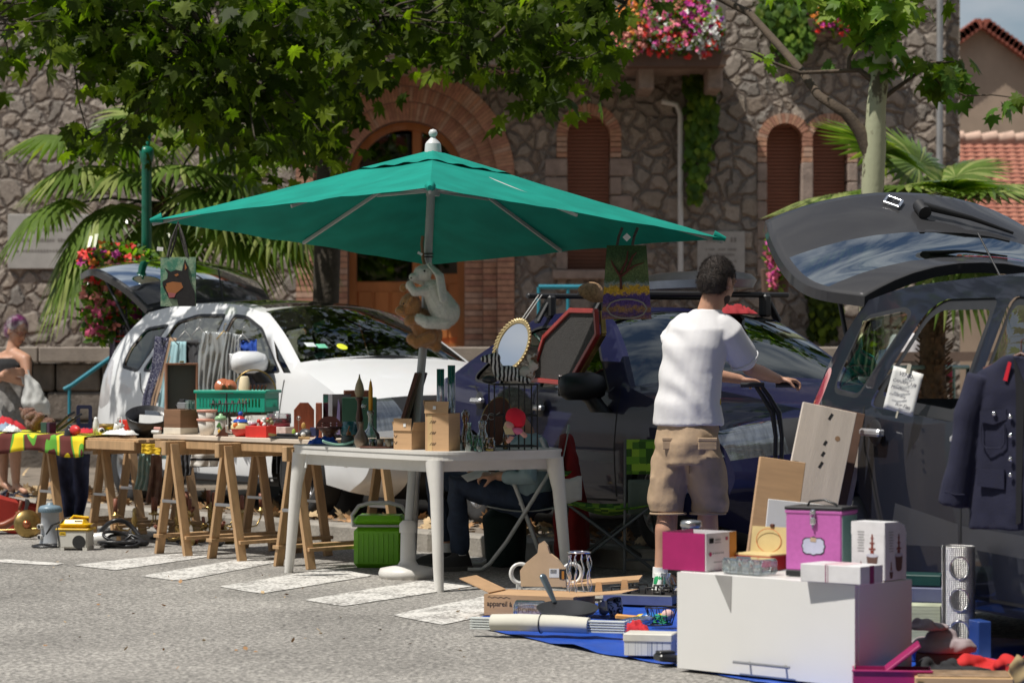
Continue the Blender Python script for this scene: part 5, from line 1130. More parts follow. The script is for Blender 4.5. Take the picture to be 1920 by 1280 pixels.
for hp, kn in((hipL, knL), (hipR, knR)):
 q=V((-.012 if kn is knL else.012, 0, 0));t.loft([(kn+q+V((0, 0, .005)), .092, .09), (kn+q+V((0, 0, .06)), .10, .098), (hp.lerp(kn, .55)+q, .106, .108), (hp+V((0, 0, -.02)), .112, .122), (hp+V((0, 0, .05)), .08, .1)], 20)
for sd, hp, kn in((-1, hipL, knL), (1, hipR, knR)):t.box((.045, .13, .17), hp.lerp(kn, .62)+V((sd*.085, 0, 0)), b=.015)
sh_=remesh(t, .008, 2, lambda v, n:wrinkle(.010, 9, (1, 1, .9))(v, n)+.007*sin(v.z*46+v.x*22+7*noise.noise(v*5))*(noise.noise(v*7+V((2, 1, 5)))+.3)).build('cargo_shorts', mat('beige_cotton', (.40, .285, .185), .9, var=.12, sc=10, bump=.25, bs=35), man)
t=MB()
for px, w_ in((1255, .085), (1320, .11)):
 c=PM(px, 838)-O;
for sd in(-1, 1):
 c=(hipL if sd<0 else hipR)+V((sd*.012, -.142, .06));t.box((.105, .012, .02), c+V((0, 0, .02)), (0, 0, sd*8), b=.004);t.box((.1, .01, .045), c+V((0, .0, -.012)), (0, 0, sd*8), b=.004)
t.build('back_pocket', mat('beige_cotton'), sh_)
def shoe(par, an, d, m_up, m_sole, acc=None, k=1.0):
 d=V(d).normalized();x=V((d.y, -d.x, 0));z0=-O_.z-an.z if False else 0
 M=Mx(((x.x, d.x, 0, an.x), (x.y, d.y, 0, an.y), (0, 0, 1, 0), (0, 0, 0, 1)))
 t=MB();t.loft([((0, .055*k, .022), .047*k, .14*k), ((0, .055*k, .04), .046*k, .138*k), ((0, .04*k, .065), .04*k, .115*k), ((0, .0, .09), .036*k, .065*k), ((0, -.01, .115), .036*k, .045*k)], 22, M=M);o=t.build('shoe', m_up, par)
 t=MB();t.loft([((0, .055*k, .0), .048*k, .142*k), ((0, .055*k, .026), .05*k, .145*k)], 22, M=M);t.build('sole', m_sole, o)
 if acc:t=MB();t.loft([((0, -.045*k, .06), .034*k, .026*k), ((0, -.04*k, .09), .03*k, .026*k), ((0, -.035*k, .112), .018*k, .02*k)], 12, M=M);t.build('heel_tab', acc, o)
 t=MB();t.tube([M@V((0, 0, .09)), M@V((0, 0, .145))], [.042*k, .04*k], 14);t.build('sock', mat('white_sock', (.75, .75, .74), .9), o)
 for j in range(4):pass
 return o
M_shw=mat('white_leather', (.72, .72, .70), .5, var=.05, grime=.15);M_shg=mat('green_leather', (.01, .28, .09), .5)
anL0=V((anL.x, anL.y, 0));anR0=V((anR.x, anR.y, 0))
shoe(man, anL0, (.12, 1, 0), M_shw, mat('white_rubber', (.65, .64, .6), .7), M_shg);shoe(man, anR0, (.5, .85, 0), M_shw, mat('white_rubber'), M_shg)
def ringmb(c, d, r_, th, ry=None):
 d=V(d).normalized();a=d.cross(V((0, .3, 1))).normalized();b_=d.cross(a);q=MB();q.tube([c+a*cos(t_)*r_+b_*sin(t_)*(ry or r_)for t_ in[2*pi*i/24 for i in range(25)]], th, 6);return q
ringmb(nk+V((-.004, 0, -.028)), (-.1, 0, 1), .081, .008, .078).build('collar', mat('white_cotton'), s_)
ringmb(shR.lerp(elR, .74), elR-shR, .080, .006).build('sleeve_hem', mat('white_cotton'), s_)
for kn in(knL, knR):ringmb(kn+V((0, 0, -.002)), (0, .02, 1), .094, .006).build('hem', mat('beige_cotton'), sh_)
b=MB();b.tube([hipL.lerp(hipR, .5)+V((0, -.135, .10)), hipL.lerp(hipR, .5)+V((0, -.148, .0)), hipL.lerp(hipR, .5)+V((0, -.11, -.10))], .004, 6);b.build('seam', mat('beige_seam', (.27, .18, .11), .9), sh_)
for z_, cc_ in((1.12, 'pink_stripe'), (1.02, 'yellow_print'), (.93, 'navy_print')):b=MB();b.ball(PM(1351, 670+(1.26-z_)*352-0, -.0)-O+V((-.012, -.03, 0)), (.012, .05, .05), 10, 8);b.build('shirt_print', mat(cc_, {'pink_stripe':(.25, .03, .12), 'yellow_print':(.6, .42, .03), 'navy_print':(.02, .03, .14)}[cc_], .8), s_)
# --- seated man ---
def PS(px, py, dy=0):w_=W(px, py, 316);return V((w_.x, 15.9+dy, w_.z))
sm_=thing('person', 'grey haired man in pale blue shirt and jeans seated behind the white plastic table', 'person', V((.0, 15.9, 0)));O=V(sm_.location)
b=MB();hc=PS(962, 768, -.06)-O;hM2, hE2=head(b, hc, (-.72, -.35, -.6))
limb(b, [PS(984, 812)-O, hc+V((.03, .02, -.07))], [.06, .055])
sL, sR=PS(990, 835, -.2)-O, PS(975, 828, .2)-O;eL, wL_=PS(990, 893, -.30)-O, PS(935, 890, -.22)-O;eR, wR_=PS(950, 890, .25)-O, PS(915, 875, .02)-O
limb(b, [sL, eL, wL_], [.05, .045, .028]);limb(b, [sR, eR, wR_], [.05, .045, .028]);hand(b, wL_, (-1, .15, .05), (0, .4, -1), 1, .8);hand(b, wR_, (-.8, -.4, -.1), (0, .2, -1), -1, .8)
a1, a2=PS(862, 1040, -.1)-O, PS(835, 1020, .16)-O
limb(b, [a1+V((0, 0, .12)), a1], [.045, .036]);limb(b, [a2+V((0, 0, .12)), a2], [.045, .036])
remesh(b, .008, 3).build('body', M_skin, sm_);face_bits(sm_, hM2)
fuzz(hairmesh(hM2, 1.0), 5000, .02, .0008).build('hair', mat('grey_hair', (.30, .27, .23), .8, var=.5, sc=50, bump=1, bs=120), sm_)
t=MB();t.loft([(PS(990, 935)-O, .15, .19), (PS(990, 900)-O, .155, .20), (PS(988, 860)-O, .15, .215), (PS(986, 828)-O, .12, .20), (PS(985, 812)-O, .07, .10)], 22)
limb(t, [sL, eL, eL.lerp(wL_, .72)], [.07, .062, .045]);limb(t, [sR, eR, eR.lerp(wR_, .7)], [.07, .062, .045])
remesh(t, .011, 3, wrinkle(.012, 9)).build('shirt', mat('pale_blue_shirt', (.30, .40, .43), .9, var=.08, bump=.2), sm_)
t=MB();k1, k2=PS(856, 908, -.08)-O, PS(806, 898, .14)-O;h1, h2=PS(985, 940, -.1)-O, PS(985, 940, .12)-O
t.loft([(PS(990, 960)-O, .15, .18), (PS(992, 920)-O, .155, .19)], 18)
limb(t, [h1, h1.lerp(k1, .5), k1, k1.lerp(a1, .5), a1+V((.0, 0, .045))], [.1, .09, .074, .066, .058]);limb(t, [h2, h2.lerp(k2, .5), k2, k2.lerp(a2, .5), a2+V((0, 0, .045))], [.1, .09, .074, .066, .058])
remesh(t, .01, 3, wrinkle(.012, 10, (1, 1, 1))).build('jeans', mat('dark_denim', (.025, .038, .07), .9, var=.3, sc=20, bump=.3), sm_)
M_shb=mat('dark_shoe', (.035, .035, .035), .6)
shoe(sm_, V((a1.x, a1.y, 0)), (-.8, -.5, 0), M_shb, mat('dark_sole', (.12, .12, .11), .8));shoe(sm_, V((a2.x, a2.y, 0)), (-.95, -.2, 0), M_shb, mat('dark_sole'))
pp=MB();pp.box((.15, .12, .003), (0, 0, 0));one(pp, 'paper', mat('paper_white', (.75, .75, .73), .9), 'white sheet of paper held in the lap of the seated man', 'paper', PS(893, 888, -.18), 15, tilt=(15, -18, 15))
M_wt=mat('white_tube', (.62, .62, .60), .4)
fc=thing('folding_chair', 'white tubular folding chair carrying the seated man', 'chair', V((.07, 15.9, 0)));O=V(fc.location)
for sd in(-1, 1):
 y=sd*.23
 t=MB();t.tube([PS(962, 850)-O+V((.16, y, .1)), V((.17, y, .62)), V((.05, y, .42)), V((-.10, y, .18)), V((-.20, y, .05)), V((-.25, y, .015)), V((-.33, y, .015))], .012, 8);t.build('leg', M_wt, fc)
 t=MB();t.tube([V((-.09, y*.92, .60)), V((-.02, y*.92, .42)), V((.12, y*.92, .03)), V((.2, y*.92, .015))], .012, 8);t.build('leg', M_wt, fc)
 t=MB();t.box((.34, .04, .025), (.02, y, .605), b=.01);t.build('armrest', M_wt, fc)
t=MB();t.tube([V((.12, -.2, .02)), V((.12, .2, .02))], .011, 8);t.tube([V((-.02, -.21, .40)), V((-.02, .21, .40))], .011, 8);t.build('cross_bar', M_wt, fc)
t=MB();t.grid(lambda u, v:(-.22+u*.45, -.21+v*.42, .385-.03*sin(pi*u)), 10, 4);t.build('seat', mat('pale_mesh', (.35, .37, .36), .8), fc, solid=.006)
t=MB();t.grid(lambda u, v:(.19+u*.08, -.21+v*.42, .46+u*.4), 10, 4);t.build('backrest', mat('pale_mesh'), fc, solid=.006)
t=MB();t.loft([((.0, 0, .05), .10, .3), ((0, 0, .3), .11, .26), ((-.02, 0, .6), .07, .22), ((-.04, 0, .80), .035, .2)], 30)
one(remesh(t, .012, 2, wrinkle(.025, 7, (1, 1, .3))), 'jacket', [mat('red_jacket', (.28, .012, .012), .85, var=.2)], 'dark red jacket hanging over the back of the white folding chair', 'jacket', V((.36, 15.95, 0)))
t=MB();t.loft([((.0, 0, .0), .12, .13), ((0, 0, .3), .14, .14), ((0, 0, .34), .10, .1)], 20);one(remesh(t, .012, 3, wrinkle(.015, 7)), 'bag', mat('dark_green_bag', (.006, .022, .018), .8), 'dark green bag on the ground under the white folding chair', 'bag', V((-.04, 16.15, 0)))
# --- woman at the left edge ---
wo_=thing('person', 'woman with short white and purple hair, dark top and grey skirt at the left table', 'person', V((-4.12, 21.9, .12)));O=V(wo_.location)
def PW(px, py, dy=0):w_=W(px+12, py, 228);return V((w_.x, 21.9+dy, w_.z))-O
b=MB();hc=PW(20, 620);hM3, _e=head(b, hc, (.72, -.55, -.45), k=.98)
limb(b, [PW(12, 660), hc+V((-.02, .02, -.07))], [.055, .05]);s1, s2=PW(-12, 672, .1), PW(42, 675, -.12)
limb(b, [s1, PW(15, 664), s2], [.05, .065, .055]);b.loft([(PW(15, 720), .14, .11), (PW(15, 690), .15, .12), (PW(15, 668), .14, .1)], 18)
e1, e2=PW(-20, 715, -.05), PW(50, 718, -.2);w1, w2=PW(15, 697, -.28), PW(0, 705, -.26)
limb(b, [s2, e2, w2], [.055, .047, .03]);limb(b, [s1, e1, w1], [.055, .045, .03]);hand(b, w2, (-1, 0, .1), (0, 1, 0), 1, .5);hand(b, w1, (1, 0, 0), (0, 1, 0), -1, .5)
l1, l2=PW(20, 910, -.02), PW(-8, 908, .1)
for an in(l1, l2):limb(b, [an+V((0, 0, .65)), an+V((.0, 0, .40)), an+V((-.01, .01, .28)), an+V((0, 0, .02))], [.075, .052, .055, .032]);limb(b, [an, an+V((.09, -.08, -.045))], [.033, .025])
remesh(b, .009, 3).build('body', M_skin, wo_);face_bits(wo_, hM3, .98)
fuzz(hairmesh(hM3, .98), 5000, .022, .0009).build('hair', mat('white_hair', (.50, .46, .46), .8, sc=6, col2=(.22, .03, .16), thr=(.5, .62), bump=1, bs=90), wo_)
t=MB();
for sd in(-1, 1):t.tube([hM3@V((.098, sd*.031+.02*cos(a), .012+.017*sin(a)))for a in[2*pi*i/12 for i in range(13)]], .0025, 6);t.tube([hM3@V((.094, sd*.05, .015)), hM3@V((.0, sd*.08, .015))], .0025, 6)
t.build('glasses', mat('red_glasses', (.15, .02, .02), .4), wo_)
t=MB();t.loft([(PW(15, 730), .155, .13), (PW(15, 700), .16, .14), (PW(15, 682), .165, .14), (PW(15, 672), .15, .12)], 18);limb(t, [PW(-2, 680, -.02), PW(2, 662, .02), PW(0, 672, .1)], [.02, .03, .02]);limb(t, [PW(30, 684, -.12), PW(32, 664, -.04), PW(30, 676, .06)], [.02, .03, .02]);remesh(t, .011, 2, wrinkle(.006)).build('top', mat('black_top', (.02, .02, .022), .9), wo_)
t=MB();t.loft([(PW(12, 830), .24, .2), (PW(14, 760), .19, .16), (PW(15, 705), .165, .14)], 24);remesh(t, .011, 2, wrinkle(.022, 10, (1, 1, .15))).build('skirt', mat('grey_print_skirt', (.22, .21, .20), .9, var=.3, sc=40), wo_)
t=MB()
for an in(l1, l2):t.loft([((an.x+.05, an.y-.04, .0), .05, .11, .7), ((an.x+.05, an.y-.04, .02), .05, .11, .7)], 14);t.tube([(an.x+.0, an.y-.08, .02), (an.x+.06, an.y-.06, .06), (an.x+.1, an.y-.01, .02)], .012, 6)
t.build('sandals', mat('navy_sandal', (.02, .025, .05), .7), wo_)
t=MB();t.loft([(PW(72, 775, -.25), .10, .03), (PW(66, 755, -.25), .12, .06), (PW(60, 725, -.25), .07, .04), (PW(50, 700, -.25), .03, .02)], 16);bg_=remesh(t, .01, 2, wrinkle(.015, 12))
for p in([(38, 693), (44, 720)], [(52, 693), (60, 720)]):bg_.tube([PW(x, y, -.25)for x, y in p], .008, 6)
ob=one(bg_, 'carrier_bag', mat('white_film', (.55, .55, .53), .5, var=.1), 'white plastic carrier bag hanging from the arm of the woman with purple hair', 'bag', O)
# --- distant passers-by seen through the rear door window ---
def simple_person(label, px, s, H_, top, bot, hairc, look, lean=0):
 B_=XY(px, s, .12);T=thing('person', label, 'person', B_);b=MB();k=H_/1.75
 hM_, _=head(b, V((lean, 0, 1.62*k)), look, k=k);limb(b, [V((lean*.8, 0, 1.4*k)), V((lean, 0, 1.55*k))], [.06*k, .055*k])
 for sd in(-1, 1):
  limb(b, [V((sd*.19*k+lean*.7, 0, 1.40*k)), V((sd*.25*k, -.02, 1.12*k)), V((sd*.22*k, -.12, .90*k))], [.05*k, .042*k, .028*k]);hand(b, V((sd*.22*k, -.12, .90*k)), (0, -.3, -1), (-sd, 0, 0), sd, .4, k)
  limb(b, [V((sd*.09*k, 0, .85*k)), V((sd*.1*k, -.01, .48*k)), V((sd*.1*k, .02, .3*k)), V((sd*.1*k, 0, .08*k))], [.085*k, .055*k, .056*k, .035*k]);limb(b, [V((sd*.1*k, 0, .05)), V((sd*.11*k, -.14*k, .035))], [.04, .032])
 remesh(b, .011, 3).build('body', M_skin2, T);face_bits(T, hM_, k);hairmesh(hM_, k, .01).build('hair', mat('hair_'+label[:3], hairc, .8, var=.3), T)
 t=MB();t.loft([((0, 0, .88*k), .17*k, .13*k), ((lean*.4, 0, 1.15*k), .165*k, .125*k), ((lean*.8, 0, 1.38*k), .19*k, .12*k), ((lean*.9, 0, 1.47*k), .08*k, .07*k)], 20)
 for sd in(-1, 1):limb(t, [V((sd*.18*k+lean*.7, 0, 1.39*k)), V((sd*.235*k, -.01, 1.2*k))], [.07*k, .065*k])
 remesh(t, .013, 3, wrinkle(.01)).build('t_shirt', top, T)
 t=MB();t.loft([((0, 0, .78*k), .16*k, .13*k), ((0, 0, .95*k), .165*k, .13*k)], 18)
 for sd in(-1, 1):limb(t, [V((sd*.09*k, 0, .82*k)), V((sd*.1*k, 0, .5*k))], [.1*k, .085*k])
 remesh(t, .013, 3, wrinkle(.01)).build('shorts', bot, T)
simple_person('small man in white T-shirt glimpsed through the open rear window of the grey hatchback', 1708, 160, 1.70, mat('white_cotton'), mat('grey_shorts', (.15, .15, .17), .9), (.10, .05, .03), (.9, -.3, -.1))
simple_person('passer-by in pink top and beige shorts beyond the crowd barrier', 1752, 172, 1.32, mat('pink_cotton', (.6, .08, .18), .9), mat('beige_cotton'), (.12, .08, .05), (.7, -.5, -.2))
# --- green patterned camping chair ---
def squares():
 m, tt, b=newmat('green_square_pattern');N=tt.nodes.new;K=tt.links.new
 tc=N('ShaderNodeTexCoord');v=N('ShaderNodeTexVoronoi');v.distance='CHEBYCHEV';v.inputs['Scale'].default_value=24;v.inputs['Randomness'].default_value=.25;K(tc.outputs['Object'], v.inputs[0])
 r=N('ShaderNodeValToRGB');r.color_ramp.interpolation='CONSTANT';e=r.color_ramp.elements;e[0].color=(.03, .09, .01, 1);e[1].position=.3;e[1].color=(.13, .30, .02, 1);q=e.new(.55);q.color=(.25, .42, .03, 1);q=e.new(.8);q.color=(.06, .16, .015, 1)
 s_=N('ShaderNodeSeparateXYZ');K(v.outputs['Color'], s_.inputs[0]);K(s_.outputs[0], r.inputs[0]);K(r.outputs[0], b.inputs['Base Color']);b.inputs['Roughness'].default_value=.9;return m
M_sq=squares();M_gt=mat('grey_steel_tube', (.10, .11, .11), .4, .5)
cc=thing('camping_chair', 'folding camping chair with bright green square pattern beside the red jacket', 'chair', V((.57, 15.5, 0)))
q={k:V(v)for k, v in dict(A=(-.30, -.22, 0), B=(.30, -.22, 0), C=(.32, .25, 0), D=(-.28, .25, 0), a=(-.25, -.22, .42), b=(.24, -.22, .42), c=(.24, .22, .40), d=(-.25, .22, .40)).items()}
for i, (m_, n_)in enumerate((('A', 'b'), ('B', 'a'), ('B', 'c'), ('C', 'b'), ('C', 'd'), ('D', 'c'), ('D', 'a'), ('A', 'd'))):
 t=MB();t.tube([q[m_], q[n_]], .009, 8);t.build('leg', M_gt, cc)
for k_, top_ in(('a', (-.33, -.22, .58)), ('b', (.26, -.25, .56)), ('c', (.30, .28, .60)), ('d', (-.24, .30, .60))):t=MB();t.tube([q[k_], V(top_)], .009, 8);t.build('post', M_gt, cc)
t=MB();t.grid(lambda u, v:(-.25+u*.5, -.24+v*.46, .42-.075*sin(pi*u)*sin(pi*(v*.8+.1))-.0*v), 14, 12);t.build('seat', M_sq, cc, solid=.004)
for sd, (p0, p1)in enumerate(((V((-.33, -.24, .585)), V((-.24, .30, .60))), (V((.26, -.27, .565)), V((.30, .28, .60))))):
 t=MB();t.grid(lambda u, v:p0.lerp(p1, u)+V((-.035+v*.07, 0, -.02*sin(pi*u))), 8, 2);t.build('armrest', M_sq, cc, solid=.004)
t=MB();t.grid(lambda u, v:(-.29+.12*u, -.235, .575-.14*v-.01*sin(u*5)), 5, 5);t.build('cloth_tag', mat('pale_cloth', (.45, .45, .43), .9), cc, solid=.002)
cc2=thing('camping_chair', 'taller camping chair back with green square pattern left of the beige shorts', 'chair', V((.745, 15.3, 0)))
t=MB();t.grid(lambda u, v:(-.09+u*.20, .02*sin(pi*u), .59+v*.20), 8, 8);t.build('headrest', M_sq, cc2, solid=.012)
t=MB();t.grid(lambda u, v:(-.08+u*.18, .03*sin(pi*u), .36+v*.20), 8, 8);t.build('backrest', mat('pale_green_cloth', (.10, .13, .10), .9), cc2, solid=.006)
for sd in(-1, 1):t=MB();t.tube([(sd*.10, .0, .02), (sd*.095, .0, .79)], .009, 8);t.build('leg', M_gt, cc2)
t=MB();t.tube([(-.1, 0, .1), (.1, 0, .1)], .008, 6);t.build('cross_bar', M_gt, cc2)
# --- pushchair handle the man holds ---
pc=thing('pushchair', 'folded dark pushchair whose handle the man in white grips', 'pushchair', V((1.42, 14.45, 0)))
O=V(pc.location);Q=lambda px, py, dy=0:V((W(px, py, 352).x, 14.42+dy, W(px, py, 352).z))-O
t=MB();t.tube([Q(1462, 722), Q(1505, 722)], .014, 8);t.tube([Q(1395, 722), Q(1440, 722)], .014, 8);t.build('handle', M_trim, pc)
for dx in(0, 12):
 t=MB();t.tube([Q(1432-dx*.9, 720), Q(1450-dx, 745), Q(1468-dx, 775), Q(1474-dx, 820), Q(1470-dx, 1000)], [.011, .013, .015, .012, .012], 8);t.build('frame', M_trim, pc)
for dx in(0, 40):wheel(pc, Q(1470-dx, 1000).x, .05, .075, .03, 5, -1)
# ================= THE GOODS ON THE TABLES =================
hb=thing('reflection_house', 'unseen cream house block added behind the camera for car reflections', 'house', (2, -34, 0));t=MB();t.box((60, 6, 9), (0, 0, 4.5));t.build('wall', mat('beige_render'), hb)  # unseen block, added so the car paint reflects less bright sky
t=MB()
for i in range(14):
 for z_ in(2.2, 5.6):t.box((1.2, .1, 1.7), (-27+i*4.2, 3.03, z_))
t.build('windows', M_cg2, hb);t=MB();t.box((62, 7.5, .4), (0, 0, 9.2));t.build('roof', mat('red_roof_tile'), hb)
for i, (x, y)in enumerate(((-12, -9), (0, -10), (12, -9), (24, -8), (-24, -9), (-20, 4), (22, 0), (4.6, 1.4))):  # enlarged tree copies out of view, added to fill the car reflections
 c=copy_tree(pt_);c.location=(x, y, 0);c.rotation_euler=(0, 0, i*1.3 if i<7 else pi);c.scale=(2.5, 2.5, 2.4)if i<7 else(2, 2, 1.9);c['label']='unseen plane tree added for car reflections, number %s of the group'%('one', 'two', 'three', 'four', 'five', 'six', 'seven', 'eight')[i]
C={}
def cm(k, col, rough=.45, **kw):return mat(k, col, rough, **kw)
K_blk=cm('black_plastic', (.018, .018, .02), .35);K_wht=cm('white_ceramic', (.72, .71, .68), .25, var=.04, coat=.3);K_red=cm('red_card', (.62, .03, .02), .5);K_crd=cm('brown_cardboard', (.50, .31, .165), .85, var=.1, sc=5, stretch=(1, 1, 9), bump=.1)
K_cin=cm('pale_cardboard', (.60, .42, .26), .85, var=.08);K_dkw=cm('dark_wood', (.10, .035, .02), .4, var=.3, stretch=(8, 8, 1));K_mah=cm('mahogany', (.26, .075, .04), .4, var=.25, stretch=(8, 8, 1));K_brs=cm('aged_brass', (.42, .29, .11), .35, metal=.9, var=.35, sc=14)
K_irn=cm('black_iron', (.03, .027, .025), .5, metal=.4);K_pur=cm('dark_purple', (.05, .015, .04), .3);K_gls=thin_glass('clear_glass', (.975, .985, .98), 2.4, .01, .04);K_amb=thin_glass('amber_glass', (.75, .42, .08), 1.6);K_ggl=thin_glass('green_glass', (.30, .55, .38), 1.6);K_cel=thin_glass('clear_film', (.93, .94, .94), 1.8, .08, .06)
K_grn=cm('green_crate_plastic', (.01, .33, .22), .4, var=.06);K_stl=cm('brushed_steel', (.5, .49, .48), .3, metal=.95, var=.12, stretch=(1, 1, 20));K_nvy=cm('navy_cloth', (.018, .022, .07), .9, var=.2);K_ppr=mat('paper_white');K_ink=cm('black_ink', (.02, .02, .02), .9);K_dgr=cm('dark_green_card', (.02, .06, .04), .4)
def solve(A_, u, p, px, v):
 k=(px-960)/5000;w_=v;t=(k*(A_[1]+p[1]*w_)-A_[0]-p[0]*w_)/(u[0]-k*u[1]);return V((A_[0]+u[0]*t+p[0]*w_, A_[1]+u[1]*t+p[1]*w_, 0))
bu, bp=(BD.x, BD.y), (BPv.x, BPv.y)
A1=XY(288, 289);A0=XY(-40, 262)
def onB(px, v):q=solve(A1, bu, bp, px, v*.7);q.z=.7635;return q
def onL(px, v):q=solve(A0, bu, bp, px, v*.7);q.z=.7335;return q
def onW(px, s):q=XY(px, s, .7515);return q
RB=math.degrees(atan2(BD.y, BD.x))
def item(name, label, cat, pos, m, fn, rz=0, group=None, tilt=None, **k):
 b=MB();fn(b);return one(b, name, m, label, cat, pos, rz, group, tilt, **k)
def sub(par, name, m, fn, label=None, **k):
 b=MB();fn(b);return b.build(name, m, par, label, **k)
def soft(w_, d, h, sd, n=5, amp=.012):
 rr=random.Random(sd);b=MB();b.loft([((0, 0, .004), w_*.48, d*.48), ((0, 0, h*.3), w_*.5, d*.5), ((0, 0, h*.55), w_*.4, d*.42)], 24)
 for _ in range(n):b.ball((rr.uniform(-.3, .3)*w_, rr.uniform(-.3, .3)*d, h*.5), (w_*rr.uniform(.15, .28), d*rr.uniform(.15, .25), h*rr.uniform(.35, .55)), rot=(0, 0, rr.uniform(0, 90)))
 return remesh(b, .007, 3, lambda v, q:(amp*noise.noise(V((v.x*22+sd, v.y*14, v.z*16)))+amp*.8*sin(v.x*60+v.y*35+8*noise.noise(v*8)))*min(1, max(0, v.z*30)))
def shell(mb, w_, d, h, th=.004, z0=0, mi=0, M=None):
 mb.box((w_, d, th), (0, 0, z0+th/2), mi=mi, M=M)
 for sg in(-1, 1):mb.box((w_, th, h-th), (0, sg*(d-th)/2, z0+th+(h-th)/2), mi=mi, M=M);mb.box((th, d-2*th, h-th), (sg*(w_-th)/2, 0, z0+th+(h-th)/2), mi=mi, M=M)
 # ---- left table ----
M_ted=mat('brown_plush', (.22, .10, .06), .95, var=.35, sc=40, bump=1, bs=120, sheen=.5);M_hon=mat('honey_plush', (.50, .24, .08), .95, var=.2, sc=40, bump=.8, bs=140, sheen=.5);M_cream=mat('cream_plush', (.74, .72, .64), .95, var=.1, sc=40, bump=.6, bs=140, sheen=.5)
def bear(mb, k=1.0, face=1):
 mb.ball((0, 0, .0), (.075*k, .065*k, .085*k));mb.ball((0, -.01*k, .125*k), (.062*k, .058*k, .056*k));mb.ball((0, -.065*k, .112*k), (.028*k, .022*k, .022*k))
 for sd in(-1, 1):
  mb.ball((sd*.048*k, .0, .172*k), (.022*k, .013*k, .022*k));mb.tube([(sd*.06*k, -.01, .05*k), (sd*.095*k, -.06*k, .0), (sd*.09*k, -.09*k, -.02*k)], [.027*k, .028*k, .03*k], 10, ends=True);mb.tube([(sd*.045*k, -.03*k, -.055*k), (sd*.075*k, -.11*k, -.07*k)], [.036*k, .038*k], 10, ends=True)
b=MB();bear(b, .8);o=one(fuzz(remesh(b, .006, 2, lambda v, n:.003*noise.noise(v*70)), 5000, .008, .0009), 'teddy_bear', M_ted, 'curly brown teddy bear lying at the left end of the towel covered table', 'teddy bear', onL(62, .3)+V((0, 0, .06)), 60, tilt=(-50, 20, 30))
item('shoe_box', 'dark green box with purple end at the left of the yellow towel', 'box', onL(88, .12), [K_dgr, K_pur], lambda b:(b.box((.07, .06, .075), (0, 0, .0375), b=.003), b.box((.035, .058, .075), (.055, 0, .0375), b=.003, mi=1)), RB)
for i, (px, v, tl, lab)in enumerate(((118, .55, 35, 'rear one of the two slim black and gold cases tilted open on the left table'), (130, .4, 28, 'front one of the two slim black and gold cases tilted open on the left table'))):
 item('slim_case', lab, 'case', onL(px, v)+V((0, 0, .07)), [K_blk, K_brs], lambda b:(b.box((.2, .10, .018), b=.003), b.box((.16, .03, .02), (0, -.02, .001), b=.003, mi=1)), RB+12, 'slim black and gold cases', tilt=(20, -tl, RB+12))
item('display_stand', 'navy blue plastic display stand on the left table', 'stand', onL(158, .6), K_nvy, lambda b:(plate(rrect(-.055, .02, .055, .19, .015), [rrect(-.03, .06, .03, .165, .01)], .03, Mx.Translation((0, .015, 0))@FRONT, mb=b), b.box((.1, .09, .03), (0, 0, .015), b=.005)), 10)
def rag(w_, d, h, amp=.03, sd=0):
 def f(b):
  b.grid(lambda u, v:((u-.5)*w_*(1+.15*noise.noise(V((v*4, sd, 1)))), (v-.5)*d*(1+.2*noise.noise(V((u*4, sd, 3)))), .006+h*max(0, sin(pi*u)*sin(pi*v))**.5*(.7+.6*noise.noise(V((u*5+sd, v*5, 0))))+amp*abs(noise.noise(V((u*9+sd, v*9, 2))))*min(1, 5*u*(1-u)*4*v*(1-v)*4)), 24, 18)
  b.poly([(-w_*.4, -d*.4, .002), (w_*.4, -d*.4, .002), (w_*.4, d*.4, .002), (-w_*.4, d*.4, .002)][::-1])
 return f
item('folded_cloth', 'red cloth bunched at the left end of the left table', 'cloth', onL(8, .5), cm('red_cloth', (.5, .02, .03), .9), rag(.3, .2, .09, .03, 1), RB)
item('folded_cloth', 'blue grey cloth bunched beside the red one at the left table end', 'cloth', onL(10, .2), cm('blue_grey_cloth', (.25, .32, .42), .9), rag(.22, .14, .05, .02, 2), RB)
item('folded_cloth', 'small white sock like cloth on the corner of the yellow towel', 'cloth', onL(22, .03), cm('white_cloth', (.7, .7, .68), .9), rag(.13, .08, .045, .02, 3), RB)
item('carnival_mask', 'black and red feathery mask draped over the yellow towel edge', 'mask', onL(138, .05)+V((0, -.02, .0)), [cm('red_satin', (.6, .03, .03), .4), K_blk], lambda b:(b.ball((.02, 0, .03), (.06, .03, .035), mi=0), b.ball((-.03, -.02, .0), (.04, .02, .05), mi=1), b.ball((-.02, -.01, .045), (.03, .02, .02), mi=1)), RB)
item('folded_cloth', 'flat red cloth next to the white bottle on the left table', 'cloth', onL(160, .3), cm('red_cloth', (.5, .02, .03)), rag(.2, .14, .03, .02, 5), RB)
item('squeeze_bottle', 'white bottle with round dark lens standing on the left table', 'bottle', onL(180, .25), [K_wht, K_blk], lambda b:(b.lathe([(0, 0), (.02, 0), (.023, .05), (.02, .08), (.014, .1), (.013, .115), (0, .118)], n=16), b.ball((.04, -.02, .022), .024), b.ball((.045, -.035, .024), .015, mi=1)))
item('toolbox', 'small red box with blue capped bottle behind the white cup', 'box', onL(240, .8), [K_red, K_wht, K_nvy], lambda b:(b.box((.11, .08, .09), (0, 0, .045), b=.006), b.cyl(.016, .05, (.02, 0, .09), mi=2), b.cyl(.012, .015, (.02, 0, .14), mi=1)), RB)
item('cup', 'white cup with curved handle beside the black pouch', 'cup', onL(218, .45), K_wht, lambda b:(b.lathe([(.0, 0), (.022, 0), (.032, .03), (.036, .075), (.033, .075), (.028, .03), (0, .008)], n=20, rot=(12, 20, 0)), b.tube([(.0, .0, .07), (.01, 0, .11), (.035, 0, .115), (.04, 0, .07)], .005, 6)))
